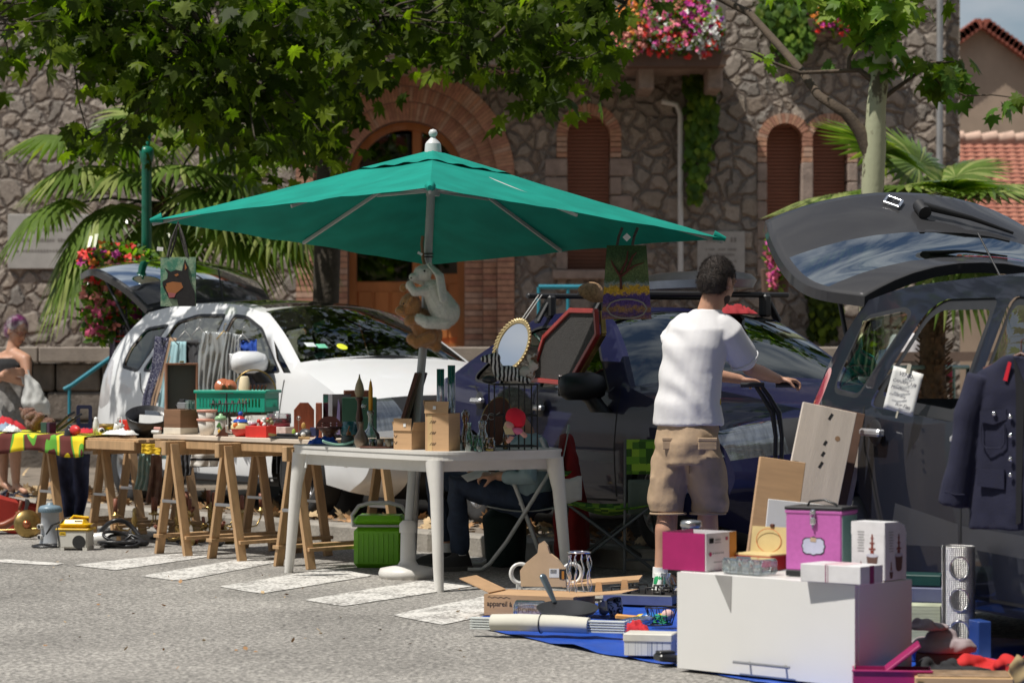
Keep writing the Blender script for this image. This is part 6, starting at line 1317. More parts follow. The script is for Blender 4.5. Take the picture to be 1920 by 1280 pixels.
item('bowl', 'hammered brass bowl behind the white bottle', 'bowl', onL(203, .5), K_brs, lambda b:b.lathe([(0, 0), (.03, 0), (.07, .03), (.09, .065), (.086, .065), (.06, .03), (0, .006)], n=28))
item('folded_cloth', 'white sheet of card and cloth lying in front of the brass bowl', 'cloth', onL(226, .2), cm('white_cloth', (.7, .7, .68)), rag(.28, .12, .035, .02, 8), RB)
item('bowl', 'amber brown dish behind the white card on the slatted table', 'bowl', onL(238, .4), cm('amber_wood', (.35, .12, .03), .3), lambda b:b.lathe([(0, 0), (.05, 0), (.08, .03), (.077, .03), (0, .01)], n=24))
q=item('pouch', 'black shallow pouch with a handwritten paper sheet tucked in it', 'pouch', onL(277, .45)+V((0, 0, .005)), K_blk, lambda b:b.lathe([(0, 0), (.09, .0), (.13, .05), (.155, .12), (.15, .125), (.12, .06), (.0, .015)], n=30, sc=(1.0, .75, 1.3), rot=(32, 0, 0)), 10)
sub(q, 'paper', K_ppr, lambda b:b.grid(lambda u, v:(-.06+u*.18, -.05-.0*v, 0), 1, 1)if False else b.box((.16, .10, .003), (.02, -.045, .085), (62, 4, 0)))
sub(q, 'clear_film', K_cel, lambda b:b.box((.10, .05, .004), (.03, .0, .14), (55, 4, 0)))
item('candle_box', 'two small white candles lying in front of the wooden box', 'candle', onB(293, .1), [K_wht, cm('pink_wax', (.6, .3, .25), .5)], lambda b:(b.tube([(-.04, 0, .012), (.04, 0, .012)], .012, 10), b.tube([(-.03, .01, .034), (.04, .01, .034)], .010, 10, mi=1)), RB)
# ---- wooden stall table ----
q=item('wooden_box', 'brown wooden box on a cream base near the left end of the board table', 'box', onB(339, .22), [cm('walnut', (.20, .105, .055), .45, var=.3, sc=3, stretch=(1, 1, 8)), cm('cream_card', (.62, .57, .48), .6)], lambda b:(b.box((.165, .15, .12), (0, 0, .10), b=.003), b.box((.168, .153, .042), (0, 0, .021), b=.002, mi=1)), RB+4)
q=item('camera', 'small grey and black camera sitting on the brown wooden box', 'camera', onB(345, .25)+V((0, 0, .16)), [K_blk, cm('grey_plastic', (.2, .21, .22), .4), K_gls], lambda b:(b.box((.09, .05, .045), (0, 0, .0225), b=.005, mi=1), b.box((.05, .04, .02), (-.005, 0, .055), b=.004), b.box((.035, .05, .06), (.065, 0, .03), b=.003, mi=2), b.tube([(-.06, 0, .01), (-.075, -.01, .03), (-.09, 0, .01), (-.07, .01, .015)], .005, 6)), RB)
q=item('display_case', 'tall upright wooden display case with dark grey back behind the brown wooden box', 'display case', onB(340, .72), [cm('case_wood', (.30, .14, .08), .5), cm('grey_felt', (.10, .10, .085), .9, var=.12, sc=3)], lambda b:(b.box((.014, .06, .46), (-.103, 0, .23), b=.002), b.box((.014, .06, .46), (.103, 0, .23), b=.002), b.box((.2, .06, .014), (0, 0, .453), b=.002), b.box((.2, .06, .014), (0, 0, .007), b=.002), b.box((.2, .01, .44), (0, .015, .23), mi=1)), 14)
sub(q, 'latch', K_brs, lambda b:b.box((.03, .01, .012), (0, -.03, .468), b=.002))
for i, (z_, lab)in enumerate(((0, 'lower one of two stacked cream flower pots with pink rims'), (.058, 'upper one of two stacked cream flower pots with pink rims'))):
 q=item('flower_pot', lab, 'flower pot', onB(388, .2)+V((0, 0, z_)), cm('cream_ceramic', (.66, .62, .56), .4), lambda b:b.lathe([(0, 0), (.042, 0), (.062, .095), (.058, .095), (.04, .006), (0, .006)], n=28), group='stacked cream flower pots')
 sub(q, 'rim', cm('pink_rim', (.65, .30, .22), .5), lambda b:b.lathe([(.060, .09), (.067, .092), (.067, .104), (.058, .104), (.056, .09)], n=28))
q=item('jar', 'cream jar painted with a green sprig and topped by a pale green lid', 'jar', onB(414, .1), [cm('cream_ceramic', (.66, .62, .56)), cm('leaf_paint', (.08, .25, .05), .4), cm('yellow_paint', (.7, .4, .05), .4)], lambda b:(b.lathe([(0, 0), (.033, 0), (.036, .01), (.036, .1), (.033, .105), (0, .105)], n=24), b.box((.012, .004, .035), (-.012, -.036, .07), (0, 30, 0), mi=1), b.box((.012, .004, .035), (.0, -.0365, .06), (0, -30, 0), mi=1), b.ball((-.006, -.034, .03), (.01, .006, .014), mi=2)))
sub(q, 'lid', cm('pale_green_glaze', (.28, .48, .25), .3), lambda b:b.lathe([(.037, .102), (.042, .106), (.03, .125), (.012, .13), (.012, .14), (0, .143)], n=24))
item('phone_case', 'dark brown wedge leaning against the painted jar', 'stand', onB(416, .02), K_dkw, lambda b:b.prism([(-.04, 0), (.04, 0), (.03, .075)], .02, Mx.Translation((0, .01, 0))@FRONT), 5)
q=item('teapot', 'egg shaped red and yellow teapot with a blue knob', 'teapot', onB(451, .12), [cm('yellow_glaze', (.72, .60, .30), .25), cm('red_glaze', (.6, .04, .03), .25), cm('orange_spot', (.75, .18, .03), .3), K_wht], lambda b:(b.lathe([(0, 0), (.03, 0), (.05, .02), (.062, .05)], n=26, mi=1), b.lathe([(.062, .05), (.062, .065), (.045, .09), (.02, .1)], n=26), b.ball((-.025, -.05, .07), (.018, .008, .018), mi=2), b.tube([(-.055, 0, .03), (-.085, -.01, .035), (-.085, -.02, .07)], [.014, .011, .008], 8, mi=3)))
sub(q, 'lid', [cm('red_glaze', (.6, .04, .03)), cm('blue_glaze', (.02, .08, .4), .25)], lambda b:(b.lathe([(.05, .092), (.04, .105), (.015, .115)], n=22, mi=1), b.lathe([(.03, .105), (.02, .125), (.01, .13)], n=20), b.ball((0, 0, .143), .016, mi=1)))
item('card_box', 'low brown carton under the bright green slotted crate', 'box', onB(446, .66), cm('grey_brown_card', (.16, .12, .09), .8), lambda b:b.box((.40, .28, .144), (0, 0, .072), b=.004), RB+35)
q=thing('plastic_crate', 'bright green slotted plastic crate on the board table below the white car mirror', 'crate', onB(446, .66)+V((0, 0, .145)), RB+35);t=MB()
def crate_side(L_, ln_M):
 hs=[];n=int(L_/.024)
 for k in range(n):x=-L_/2+.02+k*(L_-.04)/n;hs+=[[(x, .03), (x+.012, .03), (x+.012, .085), (x, .085)]]
 plate([(-L_/2, 0), (L_/2, 0), (L_/2, .125), (-L_/2, .125)], hs, .005, ln_M, mb=t)
crate_side(.46, Mx.Translation((0, -.16, 0))@FRONT);crate_side(.46, Mx.Translation((0, .165, 0))@FRONT);crate_side(.31, Mx.Translation((-.23, 0, 0))@rotm((0, 0, 90))@FRONT);crate_side(.31, Mx.Translation((.225, 0, 0))@rotm((0, 0, 90))@FRONT)
t.box((.45, .32, .005), (0, 0, .003));t.build('body', K_grn, q);t=MB()
for sg in(-1, 1):t.box((.49, .02, .02), (0, sg*.168, .13), b=.004);t.box((.02, .32, .02), (sg*.236, 0, .13), b=.004)
t.build('rim', K_grn, q);QC=q.location.copy()
for(px, dz, r_, lab)in((397, .17, .05, 'large terracotta lid standing on edge in the green crate'), (409, .175, .042, 'smaller terracotta lid standing on edge in the green crate')):
 c=W(px, 708, 299);item('terracotta_lid', lab, 'lid', V((c.x, QC.y-.02, QC.z+.16)), cm('terracotta_glaze', (.45, .14, .06), .2, coat=.5), lambda b:(b.lathe([(0, .03), (.012, .03), (.02, .02), (r_*.6, .016), (r_, .004), (r_+.008, 0), (r_, -.006), (0, -.004)], n=30), b.ball((0, 0, .035), .013)), tilt=(70, 25, -20), group='terracotta lids in the green crate')
item('brass_hoop', 'large brass ring handle arching up from the green crate', 'hoop', V((W(455, 740, 299).x, QC.y+.08, QC.z+.12)), K_brs, lambda b:b.tube([(.14*cos(a), 0, .15*sin(a))for a in[pi*i/20 for i in range(21)]], .005, 6), 10)
item('wicker_basket', 'beige wicker basket with dried flowers inside the green crate', 'basket', V((W(455, 740, 299).x, QC.y+.02, QC.z+.02)), [cm('wicker', (.36, .22, .11), .8, var=.4, sc=60, bump=1, bs=120), cm('ivory_shade', (.66, .55, .36), .7), K_dkw], lambda b:(b.lathe([(0, 0), (.08, 0), (.11, .09), (.10, .10), (0, .09)], n=26), b.lathe([(.045, .10), (.03, .2), (.02, .21), (0, .21)], (-.06, 0, 0), n=20, mi=1), *[b.tube([(x*.02, 0, .08), (x*.025+.01, -.03, .15)], .006, 5, mi=2)for x in range(-1, 4)]))
q=item('cup_rack', 'black wrought iron cup rack on a tall central rod in front of the green crate', 'rack', onB(425, .36), K_irn, lambda b:(b.tube([(0, 0, .0), (0, 0, .27)], .005, 8), b.tube([(-.13, 0, .195), (.16, 0, .205)], .004, 6), b.cyl(.05, .006, (0, 0, 0)), b.tube([(-.05, 0, .268), (.05, 0, .268)], .003, 6)), RB+20)
for k in range(6):sub(q, 'hook', K_irn, lambda b:(b.tube([(-.11+k*.048, 0, .2), (-.115+k*.048, -.01, .15), (-.10+k*.048, -.02, .135), (-.085+k*.048, -.01, .15), (-.09+k*.048, 0, .2)], .0035, 6), b.cyl(.009, .02, (-.10+k*.048, 0, .2))))
def perf(w_, h, n):
 hs=[[(x+w_*.02, z_), (x+w_/n*.6, z_), (x+w_/n*.6, z_+h*.14), (x+w_*.02, z_+h*.14)]for x in[-w_/2+.008+i*(w_-.012)/n for i in range(n)]for z_ in(h*.25, h*.5, h*.72)]
 return lambda b:(plate(rrect(-w_/2, 0, w_/2, h, .015, 3), hs, .004, FRONT, mb=b), b.box((w_, .09, .004), (0, .05, .01)), b.box((w_, .004, h), (0, .1, h/2)))
item('plastic_basket', 'white perforated basket left of the stack of white bowls', 'basket', onB(412, .42)+V((0, 0, .0)), K_wht, perf(.12, .115, 9), RB+30);item('plastic_basket', 'white perforated basket behind the spotted mug', 'basket', onB(478, .5), K_wht, perf(.14, .125, 10), RB+30)
for i in range(4):item('bowl', 'white bowl, %s of the stack beside the spotted mug'%('lowest', 'second from the bottom', 'second from the top', 'topmost')[i], 'bowl', onB(445, .42)+V((0, 0, i*.026)), K_wht, lambda b:b.lathe([(0, 0), (.022, 0), (.03, .008), (.043, .036), (.041, .036), (.028, .01), (0, .005)], n=24), group='white bowls in a stack')
q=item('mug', 'white mug with black dalmatian spots', 'mug', onB(468, .36)+V((0, 0, .0)), K_wht, lambda b:(b.lathe([(0, 0), (.034, 0), (.038, .095), (.034, .095), (.03, .01), (0, .008)], n=26), b.tube([(.036, 0, .08), (.062, 0, .07), (.06, 0, .035), (.035, 0, .02)], .006, 8)), 20)
sub(q, 'spots', K_ink, lambda b:[b.ball((.0365*cos(a)*(1+z_*.9-.02), .0365*sin(a)*(1+z_*.9-.02), z_), (.006, .006, .005), 8, 6)for a, z_ in[(R.uniform(-2.9, .2), R.uniform(.02, .085))for _ in range(16)]])
q=item('card_box', 'bright red card box at the front of the board table', 'box', onB(489, .12), K_red, lambda b:b.box((.17, .10, .07), (0, 0, .035), b=.002), RB+12)
item('figurine', 'cluster of small white and red porcelain figures on the red card box', 'figurine', onB(496, .12)+V((0, 0, .07)), [K_wht, K_red, cm('olive_glaze', (.2, .18, .08), .4)], lambda b:[b.ball((R.uniform(-.04, .05), R.uniform(-.03, .03), R.uniform(.006, .045)), (R.uniform(.008, .015), )*3, 10, 7, mi=R.choice((0, 0, 0, 1, 2)))for _ in range(22)])
item('ashtray', 'small lilac glass dish on the left end of the red card box', 'dish', onB(474, .14)+V((0, 0, .07)), cm('lilac_glass', (.45, .33, .40), .2), lambda b:b.lathe([(0, 0), (.026, 0), (.03, .02), (.026, .02), (0, .006)], n=18))
q=item('round_tin', 'dark red round tin under a clear plastic lid', 'tin', onB(523, .42)+V((0, 0, .062)), cm('wine_red_tin', (.28, .015, .04), .35), lambda b:b.lathe([(0, 0), (.072, 0), (.074, .05), (0, .05)], n=32));sub(q, 'lid', K_cel, lambda b:b.lathe([(.078, .02), (.078, .075), (.074, .082), (0, .082)], n=32))
item('card_box', 'white patterned carton supporting the dark red round tin', 'box', onB(527, .40), cm('marbled_card', (.62, .52, .48), .6, var=.2, sc=30), lambda b:b.box((.14, .12, .061), (0, 0, .0305), b=.002), RB+20)
q=item('black_tray', 'black and steel gadgets in a flat black tray at the table front', 'tray', onB(540, .06), [K_blk, K_brs, K_stl], lambda b:(b.box((.26, .07, .012), (0, 0, .006), b=.003), b.box((.05, .02, .015), (-.13, 0, .02), (0, 8, 10), mi=1), b.tube([(-.09, 0, .022), (.1, .01, .022)], .009, 8), b.ball((.08, 0, .026), (.02, .02, .014), mi=2)), RB+8)
item('wire_ornament', 'wire spiral photo holder with leaves beside the pentagonal plaque', 'ornament', onB(560, .2), [K_stl, cm('lime_leaf', (.35, .5, .08), .5), cm('ochre_leaf', (.5, .28, .08), .5)], lambda b:(b.tube([(0, 0, 0), (0, 0, .1)], .002, 5), b.tube([(.014*(1-i/30)*cos(i*.5), 0, .12+.018*(1-i/30)*sin(i*.5))for i in range(26)], .002, 5), b.ball((-.03, 0, .035), (.012, .006, .022), mi=1), b.ball((.03, 0, .075), (.014, .007, .022), mi=2), b.cyl(.025, .006)))
item('stapler', 'dark rounded desk gadget in front of the pentagonal plaques', 'gadget', onB(573, .14)+V((0, 0, .012)), [cm('charcoal', (.06, .06, .065), .4), K_nvy], lambda b:(b.ball((0, 0, .02), (.05, .03, .03)), b.box((.06, .03, .055), (.06, .02, .03), b=.004, mi=1)), RB)
for i, (px, v, w_, lab)in enumerate(((570, .42, .125, 'left pentagonal mahogany plaque standing on the board table'), (598, .42, .04, 'right mahogany plaque seen edge on beside the dark glossy carton'))):
 item('wooden_plaque', lab, 'plaque', onB(px, v), K_mah, lambda b:b.prism([(-w_/2, 0), (w_/2, 0), (w_/2, .17), (w_*.2, .215), (-w_*.2, .215), (-w_/2, .17)], .022, Mx.Translation((0, .01, 0))@FRONT)if w_>.05 else b.box((.04, .1, .215), (0, 0, .1075), b=.003), 15 if not i else RB+50, 'mahogany plaques')
q=item('glossy_carton', 'tall dark purple glossy carton with a white spine', 'box', onB(632, .55), [cm('gloss_black', (.02, .008, .015), .12, coat=1), cm('white_spine', (.6, .6, .68), .3), K_pur, cm('lilac_print', (.3, .25, .5), .3)], lambda b:(b.box((.15, .11, .27), (0, 0, .135), b=.004), b.box((.024, .002, .268), (-.062, -.0565, .135), mi=1), b.prism([(-.03, .02), (.0, .02), (.0, .2), (-.01, .24)], .002, Mx.Translation((0, -.0555, 0))@FRONT, mi=3)), 22)
t=MB();textmb('INVENTIONS', .026, t, Mx.Translation((-.056, -.0585, .10))@FRONT@rotm((0, 0, 90)));t.build('lettering', K_pur, q)if False else None
def pierced(b):
 hs=[[(x+.004*cos(a), z_+.004*sin(a))for a in[pi*2*i/6 for i in range(6)]]for x in[-.045+.018*i for i in range(6)]for z_ in(.07, .085, .1)]
 b.lathe([(0, 0), (.04, 0), (.045, .01), (.03, .03), (.05, .05), (.075, .075), (.07, .08), (.04, .055), (0, .05)], n=28)
 plate(arc(0, .06, .082, 0, 180, 16), hs, .006, Mx.Translation((0, .02, 0))@FRONT, mb=b)
item('carved_bowl', 'dark carved wooden bowl with pierced back between the plaques and blue jug', 'bowl', onB(617, .10), cm('dark_carved_wood', (.055, .015, .012), .35), pierced, 0)
item('jug', 'blue and green glazed jug behind the small pewter pot', 'jug', onB(655, .22), cm('blue_green_glaze', (.03, .12, .14), .25, var=.6, sc=25, coat=.5), lambda b:(b.lathe([(0, 0), (.04, 0), (.055, .04), (.045, .085), (.04, .11), (.035, .11), (.03, .08), (0, .02)], n=26), b.tube([(.045, 0, .1), (.075, 0, .085), (.05, 0, .03)], .006, 8)))
item('card_box', 'dark green carton behind the candlestick and decanter', 'box', onB(672, .70), K_dgr, lambda b:b.box((.22, .08, .25), (0, 0, .125), b=.004), 12)
item('card_box', 'dark brown case rising behind the dark green carton', 'box', onB(670, .95), K_dkw, lambda b:b.box((.17, .05, .29), (0, 0, .145), b=.004), 12)
# ---- white plastic table ----
q=item('candlestick', 'dark turned candlestick carrying an onion shaped ivory candle', 'candlestick', onW(674, 319), K_dkw, lambda b:b.lathe([(0, 0), (.04, 0), (.035, .012), (.012, .03), (.012, .1), (.022, .15), (.012, .22), (.013, .25), (.024, .265), (.022, .275), (0, .275)], n=20));sub(q, 'candle', cm('ivory_wax', (.46, .36, .22), .5), lambda b:b.lathe([(.0, .275), (.02, .277), (.03, .31), (.022, .35), (.006, .39), (.003, .41), (0, .41)], n=18))
q=item('decanter', 'round clear glass decanter holding a tall ochre candle', 'decanter', onW(695, 327), K_gls, lambda b:b.lathe([(.001, .0), (.04, .004), (.056, .03), (.05, .07), (.02, .105), (.014, .13), (.014, .17), (.02, .185), (.02, .2), (.012, .205)], n=26));sub(q, 'candle', cm('ochre_wax', (.62, .30, .02), .45), lambda b:b.lathe([(0, .19), (.012, .19), (.012, .33), (.006, .37), (.002, .375), (.002, .385), (0, .385)], n=14))
sub(q, 'stopper', K_gls, lambda b:b.ball((-.04, .02, .23), .016))
item('pewter_vase', 'slender brown pewter vase left of the round decanter', 'vase', onW(677, 331), cm('brown_pewter', (.20, .15, .11), .35, metal=.5), lambda b:b.lathe([(0, 0), (.028, 0), (.042, .03), (.038, .06), (.014, .1), (.013, .13), (.018, .145), (.012, .145), (0, .1)], n=24))
item('pewter_pot', 'small squat pewter pot with curled handle', 'pot', onW(652, 325), cm('dull_pewter', (.12, .12, .11), .45, metal=.6), lambda b:(b.lathe([(0, 0), (.03, 0), (.042, .025), (.035, .05), (.03, .06), (.025, .06), (0, .02)], n=22), b.tube([(-.035, 0, .05), (-.065, 0, .055), (-.07, 0, .075), (-.055, 0, .08)], .004, 6)))
item('animal_figure', 'small brown carved animal figure between the jug and candlestick', 'figurine', onW(662, 322), cm('amber_wood', (.35, .12, .03)), lambda b:(b.ball((0, 0, .035), (.03, .018, .025)), b.ball((-.025, 0, .065), (.014, .012, .016)), b.tube([(.02, 0, .03), (.035, 0, .0)], .007, 6), b.tube([(-.015, 0, .03), (-.02, 0, .0)], .007, 6), b.tube([(-.03, 0, .08), (-.02, 0, .11)], .004, 6)))
for i, (px, s_)in enumerate(((698, 333), (713, 334), (728, 335))):item('glass_cup', '%s of the three small smoky cups on the wooden tray'%('left', 'middle', 'right')[i], 'cup', onW(px, s_)+V((0, 0, .012)), [K_ggl, cm('smoky_cup', (.16, .14, .10), .3)][i>0], lambda b:b.lathe([(0, 0), (.017, 0), (.02, .04), (.018, .04), (.015, .004), (0, .004)], n=18), group='small smoky cups')
item('serving_tray', 'dark reddish wooden tray carrying the small cups', 'tray', onW(712, 334), K_dkw, lambda b:b.lathe([(0, 0), (.10, 0), (.11, .01), (.1, .011), (0, .007)], n=30, sc=(1.1, .6, 1)))
item('mint_dish', 'mint green leaf shaped tray at the front edge of the white table', 'tray', onW(636, 329), cm('mint_glaze', (.30, .55, .45), .3), lambda b:b.grid(lambda u, v:((u-.5)*.19, (v-.5)*.07*(1.1-abs(u-.5)), .006+.022*(2*abs(u-.5))**2+.012*(2*abs(v-.5))**2), 14, 6), 8, solid=.004)
item('folded_cloth', 'bright blue crumpled cloth on the left of the white table', 'cloth', onW(606, 322), cm('royal_blue_cloth', (.02, .08, .42), .8), rag(.17, .09, .04, .02, 11), 10)
item('cord_tie', 'white cord hanging over the edge of the white table from the blue cloth', 'cord', onW(584, 322.5)+V((-.01, -.012, 0)), cm('white_cloth', (.7, .7, .68)), lambda b:b.tube([(.02, .015, .012), (.0, -.018, .005), (-.008, -.03, -.05), (-.02, -.028, -.13)], [.003, .003, .005, .008], 6))
item('wood_block', 'small wooden block with a white skull like ornament at the left table corner', 'ornament', onB(567, .02)+V((.01, 0, 0)), [cm('pale_wood_block', (.5, .33, .16), .6), K_wht], lambda b:(b.box((.07, .035, .015), (0, 0, .0075), b=.002), b.ball((-.005, 0, .028), (.016, .013, .015), mi=1)), 5)
for i in range(3):item('picture_frame', 'dark picture frame leaning against the parasol pole, %s of three'%('frontmost', 'middle', 'rearmost')[i], 'picture frame', onW(741+i*7, 327-i*2)+V((0, .02*i, 0)), [K_dkw, cm('frame_wood', (.20, .15, .10), .6), K_irn][i], lambda b:b.box((.022, .34, .44), (0, .0, .22), b=.003), group='picture frames leaning on the parasol pole', tilt=(0, 17, -12))
q=thing('cardboard_box', 'small open cardboard box with a price sticker on its flap', 'cardboard box', onW(768, 338), -38, 'open cardboard boxes on the white table');t=MB();shell(t, .13, .12, .105, .004);t.build('body', K_crd, q)
t=MB();t.box((.13, .003, .068), (0, -.062, .138), (-6, 0, 0));t.box((.003, .12, .05), (.073, 0, .128), (0, 18, 0));t.box((.003, .12, .05), (-.07, 0, .128), (0, -12, 0));t.build('flap', K_crd, q);t=MB();t.box((.018, .002, .018), (.02, -.0665, .135), (-6, 0, 0));t.build('price_sticker', K_ppr, q)
t=MB();
for k in range(2):
 for sg in(-1, 1):t.bar((-.05, -.0615, .03+k*.035), (-.05+sg*.012, -.0615, .045+k*.035), .0015, .003)
t.build('arrow_mark', K_ink, q)
q=thing('cardboard_box', 'tall open cardboard box holding two glass cylinders', 'cardboard box', onW(830, 343), -30, 'open cardboard boxes on the white table');t=MB();shell(t, .15, .12, .205, .004);t.build('body', K_crd, q)
t=MB();t.box((.15, .003, .065), (0, -.063, .237), (-8, 0, 0));t.box((.003, .12, .07), (-.08, 0, .24), (0, -10, 0));t.build('flap', K_crd, q);t=MB();t.box((.018, .002, .018), (-.01, -.0695, .235), (-8, 0, 0));t.build('price_sticker', K_ppr, q)
t=MB()
for k in range(3):
 for sg in(0, 1, 2):t.bar((-.045+sg*.012, -.0615, .03+k*.06), (-.03+sg*.012, -.0615, .045+k*.06), .0015, .003)
t.build('arrow_mark', K_ink, q)
t=MB();t.box((.03, .001, .2), (-.045, -.0608, .1));t.build('tape', cm('parcel_tape', (.58, .40, .2), .25), q)
for i, (dx, h, lab)in enumerate(((-.03, .44, 'left clear glass cylinder standing in the tall cardboard box'), (.03, .46, 'right clear glass cylinder standing in the tall cardboard box'))):
 item('glass_cylinder', lab, 'glass cylinder', onW(830, 343)+V((dx+.018, .01, .006)), K_gls, lambda b:b.lathe([(.001, .0), (.02, 0), (.021, .002), (.021, h), (.019, h), (.019, .004)], n=22), group='glass cylinders')
BT=[((880, 345), 'green', [(0, 0), (.022, 0), (.026, .04), (.025, .08), (.011, .11), (.010, .15), (.013, .155)], K_ggl, 'tall green glass bottle right of the tall cardboard box'), ((893, 343), 'green', [(0, 0), (.025, 0), (.03, .03), (.02, .06), (.014, .08), (.016, .085)], K_ggl, 'squat green glass pot in front of the tall green bottle'), ((873, 340), 'amber', [(0, 0), (.02, 0), (.024, .06), (.018, .11), (.012, .14), (.02, .17), (.024, .2), (.01, .22)], K_amb, 'amber lantern chimney touching the tall cardboard box'), ((905, 339), 'clear', [(0, 0), (.03, 0), (.034, .03), (.03, .08), (.02, .1), (.022, .13), (.025, .15), (.018, .16)], K_gls, 'clear glass hurricane lamp among the bottles'), ((918, 344), 'amber', [(0, 0), (.03, 0), (.036, .025), (.03, .055), (.022, .065), (.025, .072)], K_amb, 'squat amber glass jar at the front of the bottle group'), ((900, 346), 'green', [(0, 0), (.018, 0), (.022, .03), (.014, .055), (.012, .07)], K_ggl, 'tiny green bottle at the very front of the bottle group'), ((948, 338), 'amber', [(0, 0), (.016, 0), (.018, .07), (.008, .1), (.007, .13)], K_amb, 'thin amber bottle inside the wire bird cage')]
for(px, s_), c, pr, m_, lab in BT:item('glass_bottle', lab, 'bottle', onW(px, s_), m_, lambda b:b.lathe([(r_+.0001, z_)for r_, z_ in pr], n=20), group='coloured glass bottles and jars')
item('wire_glasses', 'pair of wire rings with stems resting on the clear lamp', 'wire ornament', onW(912, 338)+V((0, 0, .16)), K_stl, lambda b:(b.tube([(.018*cos(a)-.01, 0, .015+.018*sin(a))for a in[i*.4 for i in range(17)]], .0018, 5), b.tube([(.018*cos(a)+.028, 0, .022+.018*sin(a))for a in[i*.4 for i in range(17)]], .0018, 5), b.tube([(.04, 0, .02), (.075, 0, .045)], .002, 5)))
q=item('instrument_case', 'brown oval wooden case standing behind the glass bottles', 'case', onW(918, 334), K_dkw, lambda b:b.prism([(.085*cos(a), .15+.145*sin(a))for a in[2*pi*i/30 for i in range(30)]], .05, Mx.Translation((0, .03, 0))@FRONT@rotm((0, 0, -14))), 0);sub(q, 'edge', K_brs, lambda b:b.tube([FRONT@rotm((0, 0, -14))@V((.085*cos(a), .15+.145*sin(a), 0))+V((0, -.022, 0))for a in[2*pi*i/30 for i in range(31)]], .003, 5))
q=thing('wire_cage', 'tall dark wire rack with two shelves at the right end of the white table', 'rack', onW(962, 339), 10);w_, d_=.24, .18
t=MB()
for sx in(-1, -.3, .4, 1):
 for sy in(-1, 1):t.tube([(sx*w_/2, sy*d_/2, 0), (sx*w_/2, sy*d_/2, .36)], .0042, 6)
t.build('upright', K_irn, q);
for z_ in(.02, .19, .36):
 t=MB();t.tube([(-w_/2, -d_/2, z_), (w_/2, -d_/2, z_), (w_/2, d_/2, z_), (-w_/2, d_/2, z_), (-w_/2, -d_/2, z_)], .005, 6)
 if z_!=.19:[t.tube([(-w_/2+k*w_/6, -d_/2, z_), (-w_/2+k*w_/6, d_/2, z_)], .003, 5)for k in range(1, 6)]
 t.build('shelf', K_irn, q)
t=MB();CT=onW(962, 339)+V((0, 0, .365))
def stripe():
 m, tt, b=newmat('zebra_stripe');N=tt.nodes.new;K=tt.links.new;tc=N('ShaderNodeTexCoord');w__=N('ShaderNodeTexWave');w__.inputs['Scale'].default_value=14;w__.inputs['Distortion'].default_value=4;K(tc.outputs['Object'], w__.inputs[0])
 r=N('ShaderNodeValToRGB');r.color_ramp.elements[0].position=.45;r.color_ramp.elements[0].color=(.02, .018, .018, 1);r.color_ramp.elements[1].position=.55;r.color_ramp.elements[1].color=(.62, .60, .55, 1);K(w__.outputs[0], r.inputs[0]);K(r.outputs[0], b.inputs['Base Color']);b.inputs['Roughness'].default_value=.95;return m
b=MB();b.ball((.0, 0, .055), (.075, .045, .045));b.tube([(-.05, 0, .07), (-.075, -.01, .13)], [.035, .028], 10, ends=True);b.tube([(-.07, -.01, .14), (-.13, -.02, .135)], [.032, .02], 10, ends=True)
for sd in(-1, 1):b.ball((-.06, sd*.022, .175), (.01, .008, .024));b.tube([(.05, sd*.03, .03), (.11, sd*.04, .015)], .018, 8, ends=True);b.tube([(-.05, sd*.03, .03), (-.09, sd*.04, .018)], .016, 8, ends=True)
one(remesh(b, .005, 2), 'zebra_toy', stripe(), 'striped zebra soft toy lying on top of the wire rack', 'soft toy', CT+V((-.03, 0, .0)))
b=MB();b.ball((0, 0, .05), (.055, .04, .045));b.ball((.045, -.01, .10), (.03, .028, .03));b.ball((.05, 0, .145), (.014, .008, .024));b.ball((.02, .0, .14), (.014, .008, .024));one(remesh(b, .005, 2), 'puppy_toy', mat('spotted_plush', (.55, .50, .42), .95, sc=9, col2=(.16, .08, .04), thr=(.5, .55), bump=.5, bs=120), 'cream and brown soft toy sitting behind the zebra on the wire rack', 'soft toy', CT+V((.07, .01, 0)))
item('black_shoe', 'black rounded toy shoe at the left end of the rack top', 'shoe', CT+V((-.13, -.03, .0)), K_blk, lambda b:b.ball((0, 0, .022), (.045, .03, .022)))
dl=thing('rag_doll', 'rag doll in a bright red bonnet hanging on the front of the wire rack', 'doll', onW(967, 345)+V((0, 0, .14)))
b=MB();b.ball((0, 0, .04), (.062, .04, .052), rot=(0, 40, 0));one_=remesh(b, .005, 3, wrinkle(.004, 20, (1, 1, 1))).build('bonnet', cm('red_felt', (.62, .01, .03), .9), dl)
b=MB();b.ball((-.035, -.01, .0), (.03, .028, .028));b.tube([(.02, -.01, -.03), (.05, -.01, -.055)], .014, 8, ends=True);b.tube([(-.02, -.01, -.06), (-.04, -.01, -.085)], .014, 8, ends=True);remesh(b, .005, 2).build('body', cm('doll_skin', (.58, .30, .24), .8), dl)
sub(dl, 'dress', [cm('pink_gingham', (.6, .15, .25), .9), K_nvy], lambda b:(b.ball((.005, -.015, -.03), (.035, .02, .02)), b.ball((-.015, -.012, -.045), (.022, .018, .018), mi=1)))
sub(dl, 'yarn_hair', cm('straw_yarn', (.62, .50, .28), .95), lambda b:[b.tube([(-.05+k*.004, -.02, .02), (-.065+k*.006, -.03, -.01), (-.05+k*.007, -.03, -.05)], .0035, 5)for k in range(7)])
